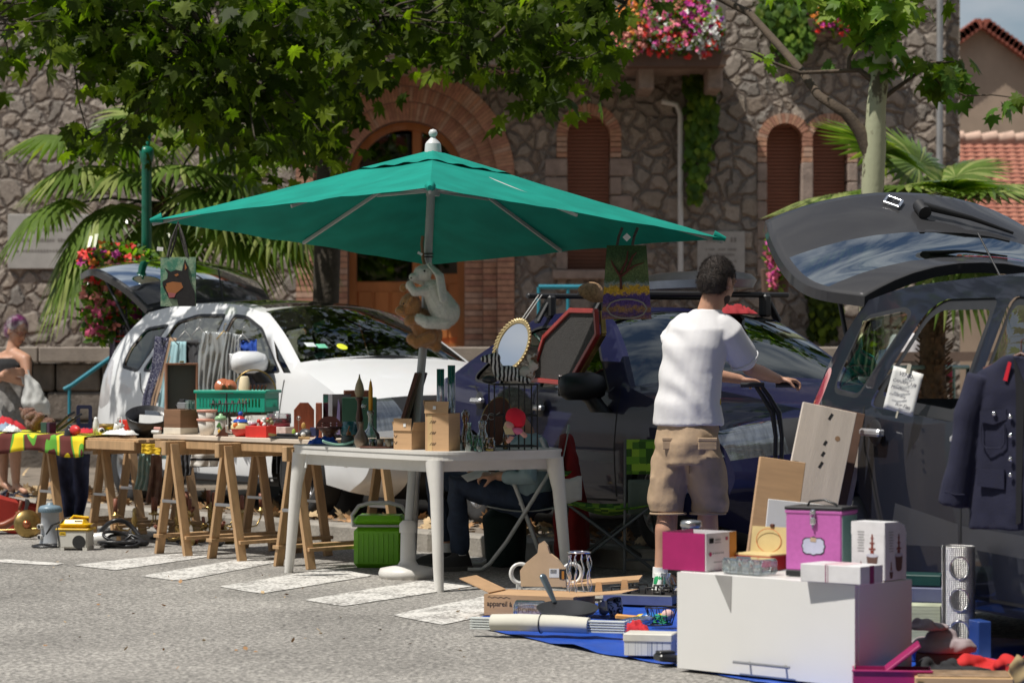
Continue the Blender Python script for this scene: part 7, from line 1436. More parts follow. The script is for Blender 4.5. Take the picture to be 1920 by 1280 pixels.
# ---- hanging from the parasol pole: plush rabbit and bear ----
def PP(px, py, dy=0):q=W(px, py, 329);return V((q.x, 15.2+dy, q.z))
O=PP(803, 570, -.05)
b=MB();P_=lambda px, py, dy=0:PP(px, py, dy)-O
b.ball(P_(793, 513, -.05), (.052, .046, .046));b.ball(P_(776, 520, -.08), (.024, .022, .022));b.tube([P_(812, 545, -.05), P_(835, 585, -.05)], [.062, .085], 14, ends=True);b.ball(P_(852, 588, -.03), .032)
b.tube([P_(806, 497, -.09), P_(826, 518, -.16), P_(832, 560, -.17)], [.016, .032, .030], 12, ends=True, flat=.45)
b.tube([P_(805, 545, -.08), P_(778, 548, -.1), P_(769, 535, -.08)], [.03, .026, .024], 10, ends=True);b.tube([P_(800, 530, .02), P_(775, 520, .03)], [.026, .024], 10, ends=True)
b.tube([P_(835, 605, -.09), P_(800, 605, -.11), P_(788, 598, -.09)], [.04, .034, .03], 10, ends=True);b.tube([P_(828, 600, .02), P_(800, 592, .04)], [.034, .03], 10, ends=True)
q=one(fuzz(remesh(b, .006, 3, lambda v, n:.002*noise.noise(v*60)), 14000, .007, .0007), 'plush_rabbit', M_cream, 'cream plush rabbit with long ears hugging the parasol pole', 'soft toy', O);sub(q, 'eye', K_ink, lambda b:(b.ball(P_(797, 509, -.092), .006), b.ball(P_(772, 522, -.1), .005)))
O2=PP(780, 590, .0);b=MB();P_=lambda px, py, dy=0:PP(px, py, dy)-O2
b.ball(P_(770, 573, -.03), (.065, .06, .072));b.ball(P_(751, 583, -.07), (.03, .028, .026));b.ball(P_(756, 540, -.02), (.022, .013, .026));b.ball(P_(768, 565, -.095), (.014, .01, .032), rot=(0, 30, 0));b.tube([P_(788, 600, .02), P_(805, 628, .03)], [.07, .075], 12, ends=True)
b.tube([P_(790, 595, -.05), P_(768, 602, -.07)], [.03, .03], 10, ends=True);b.tube([P_(808, 632, -.05), P_(780, 643, -.06), P_(772, 635, -.06)], [.036, .034, .03], 10, ends=True);b.tube([P_(810, 615, .02), P_(818, 650, .02)], [.04, .03], 10, ends=True)
q=one(fuzz(remesh(b, .006, 3, lambda v, n:.002*noise.noise(v*60)), 12000, .007, .0007), 'plush_bear', M_hon, 'honey brown plush bear clinging to the parasol pole below the cream rabbit', 'soft toy', O2);sub(q, 'eye', K_ink, lambda b:b.ball(P_(758, 570, -.1), .005))
item('string_tie', 'black string and label tying the plush toys to the parasol pole', 'string', PP(802, 475)+V((0, .06, 0)), [K_blk, K_ppr, cm('brown_ribbon', (.22, .12, .06), .8)], lambda b:(b.tube([(.028*cos(a), .028*sin(a), 0)for a in[i*.5 for i in range(14)]], .004, 5), b.tube([(.028*cos(a), .028*sin(a), -.018)for a in[i*.5 for i in range(14)]], .004, 5), b.box((.03, .003, .015), (-.045, -.03, .0), (0, 30, 0), mi=1), b.tube([(-.03, -.01, .1), (-.035, -.02, .06), (-.028, -.02, -.03), (-.02, -.03, -.06)], .009, 6, mi=2)))
# ---- tote bags ----
s_=334;O=W(334, 482, s_);bag=thing('tote_bag', 'green tapestry tote bag with dog portrait hanging at the left parasol tip', 'tote bag', O)
w_, h_=66/s_, 92/s_
t=MB();t.grid(lambda u, v:((u-.5)*w_, -.012*sin(pi*u)*sin(pi*v), -v*h_), 12, 14);t.grid(lambda u, v:((u-.5)*w_, .022+.012*sin(pi*u)*sin(pi*v), -v*h_), 8, 8);t.grid(lambda u, v:((-w_/2 if u<.5 else w_/2), .022*v, 0), 1, 1)
t.build('body', mat('sage_tapestry', (.32, .40, .27), .95, sc=9, col2=(.05, .17, .11), thr=(.42, .6), bump=.4, bs=160), bag)
K_tan=cm('tan_fur', (.32, .12, .04), .95);K_bfur=cm('black_fur', (.016, .014, .014), .9, var=.5, sc=60)
def flat(b, pts, y, mi):b.add([(x*w_, y, -z_*h_)for x, z_ in pts], [list(range(len(pts)))[::-1]], None, mi)
t=MB();flat(t, [(-.38, .22), (-.2, .30), (-.05, .26), (.12, .28), (.2, .04), (.3, .2), (.3, .35), (.36, .52), (.48, .72), (.5, 1), (.02, 1), (-.02, .86), (-.25, .84), (-.4, .64), (-.44, .5), (-.3, .44), (-.28, .34)], -.0145, 0)
flat(t, [(-.38, .55), (-.15, .5), (.1, .52), (.15, .62), (-.05, .74), (-.3, .72)], -.016, 1);flat(t, [(-.1, .36), (.0, .33), (.03, .37), (-.05, .4)], -.016, 1);flat(t, [(-.28, .72), (-.05, .74), (-.1, .82), (-.25, .83)], -.0165, 2);flat(t, [(-.44, .52), (-.34, .5), (-.32, .58), (-.42, .6)], -.017, 0);flat(t, [(.2, .12), (.26, .22), (.2, .27)], -.016, 1)
t.build('dog_picture', [K_bfur, K_tan, cm('tongue', (.35, .1, .1), .6)], bag)
for x in(-.3, .28):
 t=MB();t.tube([V((x*w_, 0, 0)), V((x*.6*w_, 0, .10)), V((.0, 0, .195)), V((x*.6*w_*.5, .02, .10)), V((x*w_*.8, .022, 0))], .008, 6, flat=.5);t.build('handle', cm('beaded_strap', (.05, .045, .04), .8, var=.8, sc=90), bag)
t=MB();t.box((.035, .002, .022), (-.10, -.01, .045), (0, 5, 0));t.build('price_tag', K_ppr, bag)
s_=333;O=W(1175, 460, s_);bag=thing('tote_bag', 'tall tapestry tote bag with tree and lavender field at the right parasol tip', 'tote bag', O)
W_, H_=90/s_, 138/s_
def lav():
 m, tt, b=newmat('landscape_tapestry');N=tt.nodes.new;K=tt.links.new;tc=N('ShaderNodeTexCoord');sx=N('ShaderNodeSeparateXYZ');K(tc.outputs['Object'], sx.inputs[0])
 n=N('ShaderNodeTexNoise');n.inputs['Scale'].default_value=45;n.inputs['Detail'].default_value=6;K(tc.outputs['Object'], n.inputs[0])
 ad=N('ShaderNodeMath');ad.operation='MULTIPLY_ADD';ad.inputs[1].default_value=.07;K(n.outputs[0], ad.inputs[0]);K(sx.outputs[2], ad.inputs[2])
 mr=N('ShaderNodeMapRange');mr.inputs[1].default_value=-H_;mr.inputs[2].default_value=.05;K(ad.outputs[0], mr.inputs[0])
 r=N('ShaderNodeValToRGB');e=r.color_ramp.elements;e[0].color=(.30, .16, .05, 1);e[0].position=.05;e[1].color=(.03, .07, .02, 1);e[1].position=.98
 for p, c in((.14, (.08, .045, .17)), (.2, (.3, .17, .05)), (.26, (.09, .05, .2)), (.36, (.08, .05, .18)), (.39, (.5, .3, .03)), (.46, (.5, .3, .03)), (.49, (.2, .25, .24)), (.54, (.07, .11, .04)), (.7, (.12, .16, .06)), (.84, (.04, .08, .03))):q_=e.new(p);q_.color=(*c, 1)
 K(mr.outputs[0], r.inputs[0]);n2=N('ShaderNodeTexNoise');n2.inputs['Scale'].default_value=110;K(tc.outputs['Object'], n2.inputs[0]);m2=N('ShaderNodeMixRGB');m2.blend_type='OVERLAY';m2.inputs[0].default_value=.9;K(r.outputs[0], m2.inputs[1]);K(n2.outputs[0], m2.inputs[2]);K(m2.outputs[0], b.inputs['Base Color']);b.inputs['Roughness'].default_value=.95;return m
t=MB();t.grid(lambda u, v:((u-.5)*W_*(.82+.22*v)+.0*v, -.02*sin(pi*u)*sin(pi*v), -v*H_), 12, 16);t.grid(lambda u, v:((u-.5)*W_*(.82+.22*v), .03, -v*H_), 6, 6);t.build('body', lav(), bag)
t=MB();T_=lambda x, z_:V((x*W_, -.024, -z_*H_));
for p in([(-.12, .60), (-.13, .45), (-.16, .36)], [(-.14, .42), (-.3, .25), (-.33, .2)], [(-.13, .38), (.0, .2), (.02, .08)], [(-.12, .42), (.15, .28), (.35, .24)], [(.0, .34), (.12, .15), (.2, .1)]):t.tube([T_(*q)for q in p], [.008, .006, .003][:len(p)], 6)
t.build('tree_picture', cm('brown_stitch', (.10, .03, .02), .95), bag)
t=MB();t.tube([V((.1*W_*cos(a)*4.2+.0, -.027, -.86*H_+.13*H_*sin(a)*(1 if abs(cos(a))<.95 else.4)))for a in[2*pi*i/20 for i in range(21)]], .005, 6);t.build('trim', cm('grey_braid', (.25, .23, .2), .9), bag)
for x in(-.2, .12):t=MB();t.tube([V((x*W_, 0, 0)), V((x*W_+.01, .0, .05)), V((x*W_+.03, 0, .10))], .008, 6, flat=.5);t.build('handle', cm('beaded_strap', (.05, .045, .04)), bag)
t=MB();t.box((.034, .002, .034), (.0, -.012, .045), (0, 45, 0));t.build('price_tag', K_ppr, bag)
item('straw_hat', 'brown conical woven hat hanging from the roof bar left of the lavender bag', 'hat', W(1110, 550, 310), cm('wicker', (.36, .22, .11)), lambda b:(b.lathe([(.001, .075), (.05, .05), (.09, .0), (.086, -.002), (.04, .045)], n=26)), tilt=(35, 20, 0))
# ---- things hung on the navy car ----
def side_pt(px, py, off):
 k=.140*.983;s1=283+.14*(px-960);s1*=(1+off);return W(px, py, s1)
pts=[side_pt(x, y, .012)for x, y in((1070, 582), (1117, 583), (1120, 626), (1067, 719), (996, 711), (1021, 632))]
c0=sum(pts, V((0, 0, 0)))/6;fr=thing('framed_panel', 'six sided dark mesh panel in a red frame leaning on the navy car window', 'panel', c0);n_=V((-.925, -.381, 0)).normalized()
t=MB()
for i in range(6):a_, b_=pts[i]-c0, pts[(i+1)%6]-c0;t.bar(a_, b_+(b_-a_).normalized()*.01, .03, .028, up=n_, bv=.004)
t.build('frame', cm('red_lacquer', (.33, .035, .03), .35), fr);t=MB();t.add([p-c0-n_*.002 for p in pts], [list(range(6))]);t.add([p-c0-n_*.008 for p in pts], [list(range(6))[::-1]]);t.build('mesh_panel', mat('dark_wire_mesh', (.045, .042, .04), .8, var=.6, sc=120, bump=.8, bs=200), fr)
t=MB();t.bar(pts[1]-c0-n_*.01+V((.03, 0, 0)), pts[2]-c0-n_*.01+V((.03, 0, 0)), .02, .03, up=n_);t.bar(pts[2]-c0-n_*.01+V((.03, 0, 0)), pts[3]-c0-n_*.01+V((.03, 0, 0)), .02, .03, up=n_);t.build('edge_trim', K_brs, fr)
c0=side_pt(962, 648, .03);mr_=thing('oval_mirror', 'oval mirror in gilt rope frame hung from the navy car roof bar', 'mirror', c0)
ex_, ez_=V((.55, -.80, 0)).normalized(), V((.28, 0, 1)).normalized();EL=lambda a, ra, rb, off=0:ex_*(ra*cos(a))+ez_*(rb*sin(a))+V((-.8, -.55, 0)).normalized()*off
t=MB();n_k=44
for k in range(n_k):a=2*pi*k/n_k;t.tube([EL(a-.06, .172, .157, .0), EL(a+.10, .192, .177, .012)], .0095, 6, ends=True)
t.tube([EL(2*pi*k/32, .172, .158)for k in range(33)], .012, 8);t.build('frame', cm('gilt', (.55, .43, .22), .35, metal=.5, var=.25, sc=20), mr_)
t=MB();t.add([EL(2*pi*k/32, .16, .147, .004)for k in range(32)], [list(range(32))]);t.build('mirror_glass', mat('silver_mirror', (.9, .9, .9), .02, 1, var=0), mr_)
t=MB();t.tube([EL(1.5, .17, .17), side_pt(1010, 553, .01)-c0], .0035, 5);t.tube([EL(1.3, .17, .17), side_pt(1016, 553, .01)-c0], .0035, 5);t.build('rope', cm('white_cloth', (.7, .7, .68)), mr_)
O=V(bcar.location)
rb=thing('roof_box', 'black and grey roof carrier lying across the roof bars of the navy car', 'roof box', (0, 0, 0));rb.location=bcar.location+V((0, 0, 1.575));rb.rotation_euler=bcar.rotation_euler
t=MB();t.loft([((-.45, .30, .02), .62, .28), ((-.45, .30, .07), .66, .30)], 28);t.build('base', cm('pale_blue_grey', (.30, .33, .38), .4), rb);t=MB();t.loft([((-.45, .30, .07), .66, .30), ((-.45, .30, .11), .6, .27), ((-.45, .30, .13), .45, .2)], 28);t.build('lid', K_blk, rb)
item('folded_cloth', 'red cloth bundle on the navy car roof beside the man in the white T-shirt', 'cloth', V((W(1372, 575, 296).x, 16.9, 1.53)), cm('dull_red_cloth', (.28, .015, .02), .9), rag(.24, .3, .06, .03, 21), 20)
# ================= HUNG CLOTHES, GROUND GOODS =================
def drape(name, label, cat, left, right, sfn, m, folds=4, amp=.015, nv=24, nu=26, group=None, par=None):
 def poly_at(pl, v):
  n=len(pl)-1;i=min(int(v*n), n-1);t=v*n-i;return pl[i][0]*(1-t)+pl[i+1][0]*t, pl[i][1]*(1-t)+pl[i+1][1]*t
 ml=[(a[0]+b_[0])/2 for a, b_ in zip(left, right)];c0=W(ml[0], left[0][1], sfn(ml[0]));se=R.random()*9
 def f(u, v):
  a, b_=poly_at(left, v), poly_at(right, v);px, py=a[0]*(1-u)+b_[0]*u, a[1]*(1-u)+b_[1]*u;p=W(px, py, sfn(px))
  k=amp*(sin(u*folds*2*pi+se+1.5*noise.noise(V((v*2, se, 0))))*(.35+.65*v)+.8*noise.noise(V((u*5, v*5, se))));return p-c0+V((0, -abs(amp)-k, 0))
 b=MB();b.grid(f, nu, nv)
 if par is not None:o=b.build(name, m, par, solid=.004);o.location=c0-par.location;return o
 return one(b, name, m, label, cat, c0, 0, group, solid=.004)
sW=lambda px:(293.8+.0783*(px-960))*1.008
sG=lambda px:(282+.2*(px-960))*1.01
M_dot=mat('dotted_navy', (.02, .02, .06), .9, sc=110, col2=(.5, .5, .55), thr=(.56, .62));M_lbl=cm('light_blue_cloth', (.30, .48, .52), .9, var=.2);M_brn=cm('tan_cloth', (.34, .22, .14), .9)
drape('scarf', 'long navy scarf with tiny white dots hanging down the rear door of the white car', 'scarf', [(292, 630), (285, 690), (268, 745), (262, 800)], [(318, 634), (305, 690), (290, 745), (283, 800)], sW, M_dot, 2, .01)
drape('scarf', 'tan strip of cloth beside the dotted scarf on the white car', 'scarf', [(318, 632), (303, 690), (286, 745), (276, 800)], [(332, 634), (314, 690), (296, 745), (284, 800)], sW, M_brn, 1, .008)
drape('dress', 'pale blue dress hanging on the white car behind the grey display case', 'dress', [(322, 640), (308, 700), (297, 760), (290, 860)], [(350, 640), (350, 700), (345, 760), (345, 860)], sW, M_lbl, 4, .02)
drape('dress', 'dark grey coat hanging in the rear window of the white car', 'coat', [(330, 640), (335, 690), (330, 780)], [(372, 636), (378, 690), (378, 780)], lambda p:sW(p)*.998, cm('charcoal_cloth', (.05, .05, .055), .9), 4, .02)
M_film=thin_glass('garment_film', (.74, .75, .76), 1.6, .18, .34)
drape('garment_bag', 'crinkled clear plastic garment cover hanging on the front door of the white car', 'garment bag', [(382, 622), (373, 660), (369, 720), (374, 790)], [(424, 622), (436, 660), (420, 720), (408, 790)], lambda p:sW(p)*1.004, M_film, 6, .03, group='clear garment covers on the white car')
drape('garment_bag', 'second clear garment cover nearer the side mirror of the white car', 'garment bag', [(425, 622), (418, 660), (412, 720), (418, 780)], [(452, 628), (452, 660), (452, 720), (446, 780)], lambda p:sW(p)*1.006, M_film, 5, .03, group='clear garment covers on the white car')
drape('blouse', 'cream and grey blouse inside the clear garment cover on the white car', 'blouse', [(388, 628), (382, 665), (384, 770)], [(420, 628), (428, 665), (412, 770)], lambda p:sW(p)*.999, cm('cream_cloth', (.50, .47, .42), .9, var=.2), 4, .02)
drape('shirt', 'bright blue shirt hanging in the front window of the white car', 'shirt', [(442, 640), (440, 660), (444, 700)], [(482, 636), (482, 660), (476, 705)], lambda p:sW(p)*.998, cm('royal_blue_cloth', (.02, .08, .42)), 4, .02)
drape('skirt', 'dark pleated skirt hanging below the side mirror of the white car', 'skirt', [(446, 690), (444, 740), (440, 780)], [(480, 700), (478, 740), (478, 780)], lambda p:sW(p)*.999, cm('slate_cloth', (.09, .09, .12), .9), 7, .015)
t=MB()
for px, py in((320, 622), (347, 612), (373, 605), (420, 612), (455, 618)):
 s_=sW(px)*1.008;t.tube([W(px-14, py+24, s_), W(px, py+8, s_), W(px+14, py+24, s_)], .005, 5);t.tube([W(px, py+8, s_), W(px, py, s_), W(px+3, py-6, s_), W(px+6, py-2, s_)], .003, 5)
O=W(385, 615, sW(385));
for v in t.v:v-=O
hb_={}
k_=len(t.v)//5
for i in range(5):
 px, py=((320, 622), (347, 612), (373, 605), (420, 612), (455, 618))[i];s_=sW(px)*1.008;O=W(px, py, s_);b=MB();b.tube([W(px-14, py+24, s_)-O, W(px, py+8, s_)-O, W(px+14, py+24, s_)-O], .005, 5);b.tube([W(px, py+8, s_)-O, W(px, py, s_)-O, W(px+3, py-6, s_)-O, W(px+6, py-2, s_)-O], .003, 5)
 one(b, 'clothes_hanger', [K_irn, K_stl, K_stl, K_brs, K_stl][i], '%s clothes hanger hooked over the window edges of the white car'%('leftmost', 'second', 'middle', 'fourth', 'rightmost')[i], 'hanger', O, 0, 'clothes hangers on the white car')
rl_=MB();a, b_=W(318, 640, sW(318)), W(478, 634, sW(478));rl_.tube([V((0, 0, 0)), (b_-a)*.5+V((0, 0, -.03)), b_-a], .006, 6);one(rl_, 'hanging_rail', K_irn, 'thin dark rail carrying the hangers along the white car', 'rail', a)
sH=lambda px:226
drape('dress', 'black and white patterned dress hanging from the raised hatch of the white car', 'dress', [(222, 570), (218, 620), (216, 668), (214, 705)], [(238, 570), (242, 620), (238, 668), (232, 705)], sH, mat('black_white_print', (.02, .02, .025), .9, sc=30, col2=(.45, .42, .5), thr=(.5, .58)), 2, .02)
drape('scarf', 'lilac grey strip of cloth hanging at the far left of the raised hatch', 'scarf', [(212, 555), (208, 620), (204, 690)], [(223, 555), (219, 620), (214, 690)], sH, cm('lilac_cloth', (.30, .27, .36), .9), 1, .01)
item('clothes_hanger', 'red plastic hanger sticking out beside the patterned dress at the hatch', 'hanger', W(226, 635, 227), cm('red_plastic', (.6, .02, .03), .3), lambda b:b.tube([(.09, 0, .025), (-.04, 0, .02), (-.065, 0, .0), (-.04, 0, -.02), (.09, 0, -.02)], .006, 6))
drape('beach_towel', 'black and white striped towel hanging behind the trestles in front of the white car', 'towel', [(362, 836), (358, 858), (356, 876)], [(412, 836), (412, 860), (408, 874)], lambda p:284, mat('striped_towel', (.02, .02, .025), .9, sc=1.0, col2=(.66, .64, .6), thr=(.495, .505), stretch=(.01, .01, 14)), 2, .01)
drape('cloth_drape', 'faded turquoise cloth hanging behind the left trestles', 'cloth', [(262, 850), (258, 890), (252, 916)], [(285, 850), (283, 890), (278, 920)], lambda p:268, mat('turquoise_print', (.25, .48, .47), .9, sc=30, col2=(.5, .55, .5)), 3, .015)
drape('cloth_drape', 'brown flowered cloth hanging next to the turquoise one behind the trestles', 'cloth', [(284, 852), (280, 900), (274, 940)], [(304, 852), (304, 900), (300, 948)], lambda p:270, mat('brown_floral', (.16, .07, .05), .9, sc=22, col2=(.30, .2, .15)), 2, .02)
drape('cloth_drape', 'charcoal apron hanging behind the middle trestle', 'cloth', [(336, 846), (336, 870), (336, 894)], [(360, 846), (361, 870), (358, 890)], lambda p:283, cm('charcoal_cloth', (.05, .05, .055)), 3, .012)
drape('cloth_drape', 'small yellow cloth showing under the board table left of the charcoal apron', 'cloth', [(266, 832), (266, 850)], [(302, 832), (302, 852)], lambda p:286, cm('yellow_cloth', (.75, .5, .03), .9), 2, .008)
drape('denim_pile', 'heavy navy denim cloth hanging down behind the left trestles to the ground', 'cloth', [(96, 850), (98, 890), (106, 930), (118, 968)], [(172, 850), (170, 890), (168, 930), (160, 968)], lambda p:262, cm('navy_denim', (.06, .075, .16), .9, var=.4), 2.5, .05)
item('suitcase', 'flat red and grey suitcase lying under the left table', 'suitcase', GR(12, 1000), [cm('red_leatherette', (.38, .03, .02), .5), cm('grey_plastic', (.2, .21, .22))], lambda b:(b.box((.42, .2, .24), (0, 0, .14), (0, 14, 0), b=.02), b.box((.03, .205, .25), (.12, 0, .12), (0, 14, 0), b=.005, mi=1)), 12)
q=item('warming_pan', 'large round brass warming pan standing on edge under the left table', 'pan', GR(52, 1010)+V((0, 0, .105)), K_brs, lambda b:b.lathe([(0, .03), (.03, .028), (.09, .018), (.10, 0), (.095, -.01), (0, -.012)], n=32, rot=(80, 0, 25)));sub(q, 'boss', cm('copper', (.45, .16, .08), .3, metal=.9), lambda b:b.ball((.0, -.04, .0), (.03, .03, .03)));sub(q, 'handle', K_brs, lambda b:b.tube([(.07, -.05, -.03), (-.12, -.02, -.04), (-.3, .0, -.05)], .007, 6))
item('wooden_pipe', 'turned reddish wooden handle leaning against the brass pan', 'handle', GR(18, 1008)+V((0, 0, .03)), cm('red_wood', (.26, .07, .03), .3), lambda b:b.tube([(-.1, 0, .05), (-.03, 0, .06), (.04, 0, .10), (.07, 0, .15)], [.022, .03, .024, .014], 12, ends=True))
q=item('filter_pump', 'grey cylindrical pool filter pump with ribbed blue grey lid', 'pump', GR(94, 1022), [cm('pump_grey', (.38, .40, .43), .4), K_blk, K_wht], lambda b:(b.lathe([(0, 0), (.075, 0), (.072, .02), (.062, .06), (.06, .22), (.066, .225)], n=30), b.tube([(-.045, -.03, .13), (-.065, -.06, .13)], .018, 12, mi=2), b.tube([(-.045, -.03, .06), (-.065, -.06, .06)], .018, 12, mi=2), b.tube([(-.06, -.055, .13), (-.067, -.064, .13)], .012, 12, mi=1), b.tube([(-.06, -.055, .06), (-.067, -.064, .06)], .012, 12, mi=1)))
sub(q, 'lid', cm('pump_lid', (.17, .25, .31), .4), lambda b:(b.lathe([(.068, .222), (.078, .225), (.078, .25), (.065, .265), (.02, .275), (.02, .285), (0, .287)], n=36), [b.box((.004, .006, .024), (.0785*cos(a), .0785*sin(a), .238), (0, 0, math.degrees(a)))for a in[i*.22 for i in range(28)]]))
def cable(label, c, rad, n, r_, m=K_blk, seed=1, h=.05, cat='cable', name='cable'):
 rr=random.Random(seed);pts=[];
 for i in range(n*10):a=i*.63;q_=rad*(.6+.4*noise.noise(V((i*.13, seed, 0)))+.15);pts.append(V((cos(a+noise.noise(V((i*.07, 1, seed))))*q_*1.3, sin(a)*q_, r_+h*abs(noise.noise(V((i*.11, 4, seed))))*1.6)))
 b=MB();b.tube([p for p in crom_(pts)], r_, 6);return one(b, name, m, label, cat, c)
def crom_(P_):
 out=[]
 for i in range(len(P_)-1):
  p0=P_[max(0, i-1)];p1, p2=P_[i], P_[i+1];p3=P_[min(len(P_)-1, i+2)]
  for k in range(3):t=k/3;out.append(.5*((2*p1)+(p2-p0)*t+(2*p0-5*p1+4*p2-p3)*t*t+(3*p1-p0-3*p2+p3)*t**3))
 return out
cable('thin black cable coiled in front of the grey filter pump', GR(90, 1026), .09, 4, .006, seed=3, h=.03)
q=item('tool_case', 'small cream case with yellow domed lid beside the black cable heap', 'case', GR(142, 1030), [cm('cream_plastic', (.62, .60, .54), .4, grime=.2), cm('dark_gap', (.02, .02, .02), .8)], lambda b:(b.box((.205, .15, .12), (0, 0, .072), b=.012, taper=1.0), b.box((.03, .155, .02), (-.07, 0, .01)), b.box((.03, .155, .02), (.085, 0, .01)), b.lathe([(0, 0), (.045, 0)], (.045, -.0765, .055), (90, 0, 0), n=20, mi=1)), -8)
sub(q, 'lid', [cm('yellow_plastic', (.80, .50, .01), .35), K_blk], lambda b:(b.box((.225, .165, .012), (0, 0, .138), b=.004), b.box((.21, .15, .055), (0, 0, .172), b=.026, taper=.75), b.box((.05, .006, .008), (.04, -.07, .19), (20, 0, 0), mi=1), b.tube([(-.03, -.02, .2), (-.02, .02, .22), (.08, .03, .21)], .008, 8)))
sub(q, 'label', [cm('yellow_plastic', (.8, .5, .01)), K_ink], lambda b:(b.box((.04, .002, .022), (-.065, -.0765, .11)), b.box((.028, .002, .004), (-.065, -.078, .11), mi=1)))
sub(q, 'cable', K_blk, lambda b:(b.tube([(-.08, -.03, .2), (-.10, -.08, .15), (-.09, -.08, .05), (-.09, -.08, .02)], .004, 6), b.tube([(-.05, -.0, .205), (-.16, -.02, .16), (-.2, -.0, .1), (-.16, .02, .16), (-.04, .02, .2)], .005, 6)))
item('plastic_jug', 'white plastic jug lying between the cream case and the black cable heap', 'jug', GR(192, 1022), K_wht, lambda b:b.tube([(-.05, 0, .045), (.05, 0, .05)], [.04, .045], 14, ends=True))
cable('thick black hose and cable heap to the right of the cream and yellow case', GR(228, 1026), .12, 7, .011, seed=8, h=.10)
item('vacuum_hose', 'dark ribbed hose looping up from the black cable heap', 'hose', GR(222, 1022), K_blk, lambda b:b.tube([V((-.16+.0*i, 0, .02+.0*i))+V((i*.03, .02*sin(i), .12*sin(i*.3)+.03))for i in range(11)], .016, 8))
item('steam_iron', 'dark clothes iron lying flat in front of the cable heap', 'iron', GR(255, 1026), [K_blk, K_stl], lambda b:(b.prism([(-.1, -.04), (.05, -.05), (.12, 0), (.05, .05), (-.1, .04)], .01, mi=1), b.ball((0, 0, .03), (.09, .04, .03)), b.tube([(-.07, 0, .05), (-.03, 0, .085), (.04, 0, .05)], .01, 8)))
M_cnd=cm('brown_candle_tube', (.24, .085, .05), .5)
def candelabra(label, pos, k=1.0, rz=0, arms=3, tilt=None, cat='candelabra'):
 T_=thing('brass_candelabra', label, cat, pos, rz, 'old brass lamps and candelabras under the stall table', tilt)
 b=MB();b.lathe([(0, 0), (.06*k, 0), (.062*k, .01*k), (.03*k, .025*k), (.012*k, .05*k), (.018*k, .08*k), (.010*k, .11*k), (.022*k, .14*k), (.012*k, .17*k), (.012*k, .21*k), (0, .22*k)], n=18);b.build('stem', K_brs, T_)
 for i in range(arms):
  a=2*pi*i/arms+.4;d=V((cos(a), sin(a), 0));b=MB();b.tube([V((0, 0, .12*k)), d*.05*k+V((0, 0, .08*k)), d*.11*k+V((0, 0, .09*k)), d*.14*k+V((0, 0, .14*k)), d*.14*k+V((0, 0, .17*k))], [.005*k]*5, 6);b.lathe([(0, .17*k), (.028*k, .172*k), (.03*k, .18*k), (.012*k, .185*k), (.012*k, .2*k), (0, .2*k)], d*.14*k, n=14);o_=b.build('arm', K_brs, T_)
  b=MB();b.lathe([(0, .2*k), (.013*k, .2*k), (.013*k, .28*k), (.009*k, .281*k), (.009*k, .27*k), (0, .27*k)], d*.14*k, n=12);b.build('candle', M_cnd, o_)
 return T_
for i, (px, py, k, rz, ar, tl, lab)in enumerate(((252, 1018, 1.1, 20, 2, None, 'two armed brass candelabra beside the black cable heap'), (332, 1014, 1.05, 50, 3, None, 'brass candelabra standing between the first two trestles'), (368, 1016, .95, 10, 3, (60, 20, 30), 'brass candelabra lying on its side behind the middle trestle'), (396, 1012, 1.2, 80, 4, None, 'four armed brass candelabra behind the middle trestle'), (424, 1020, .95, 35, 3, (-50, 30, 10), 'small toppled brass candelabra right of the middle trestle'), (452, 1014, 1.15, 15, 3, None, 'brass candelabra at the right end of the lamp heap'), (352, 1022, .9, 15, 3, (40, -40, 10), 'little tilted brass sconce between the first two trestles'), (30, 1000, .9, 15, 3, (10, 10, 0), 'brass sconce with curled arms above the red suitcase'))):
 candelabra(lab, GR(px, py)+V((0, 0, .02 if tl else 0)), k, rz, ar, tl)
item('metal_ball', 'dark metal sphere lying among the brass lamps under the table', 'ball', GR(410, 1024)+V((0, 0, .045)), cm('dark_metal', (.08, .08, .085), .3, metal=.7), lambda b:b.ball((0, 0, 0), .045))
for i, (px, py, sd)in enumerate(((385, 1010, 21), (300, 1010, 22), (350, 1020, 23))):cable('tangled wire lying %s'%('in front of the brass lamps', 'left of the first trestle foot', 'between the trestle stretchers')[i], GR(px, py), .07, 2, .004, K_irn, sd, .02)
q=thing('cool_box', 'bright green cool box with grey lid seam under the white plastic table', 'cool box', GR(712, 1064)+V((0, .1, 0)), -4)
b=MB();b.box((.30, .24, .245), (0, 0, .1225), b=.025, taper=1.0);[b.box((.008, .006, .17), (-.12+i*.03, -.121, .12), b=.002)for i in range(9)];b.build('body', cm('lime_plastic', (.17, .50, .01), .35, var=.06), q)
b=MB();b.box((.315, .255, .014), (0, 0, .252), b=.004);b.build('seam', cm('grey_plastic2', (.42, .43, .42), .4), q);b=MB();b.box((.31, .25, .055), (0, 0, .286), b=.02, taper=.93);b.build('lid', cm('lime_plastic', (.1, .34, .01)), q)
b=MB();b.tube([(-.165, -.0, .25), (-.168, -.02, .31), (-.13, -.02, .365), (-.06, -.02, .385), (.06, -.02, .385), (.13, -.02, .365), (.168, -.02, .31), (.165, 0, .25)], .013, 8);b.build('handle', cm('grey_plastic2', (.42, .43, .42)), q)
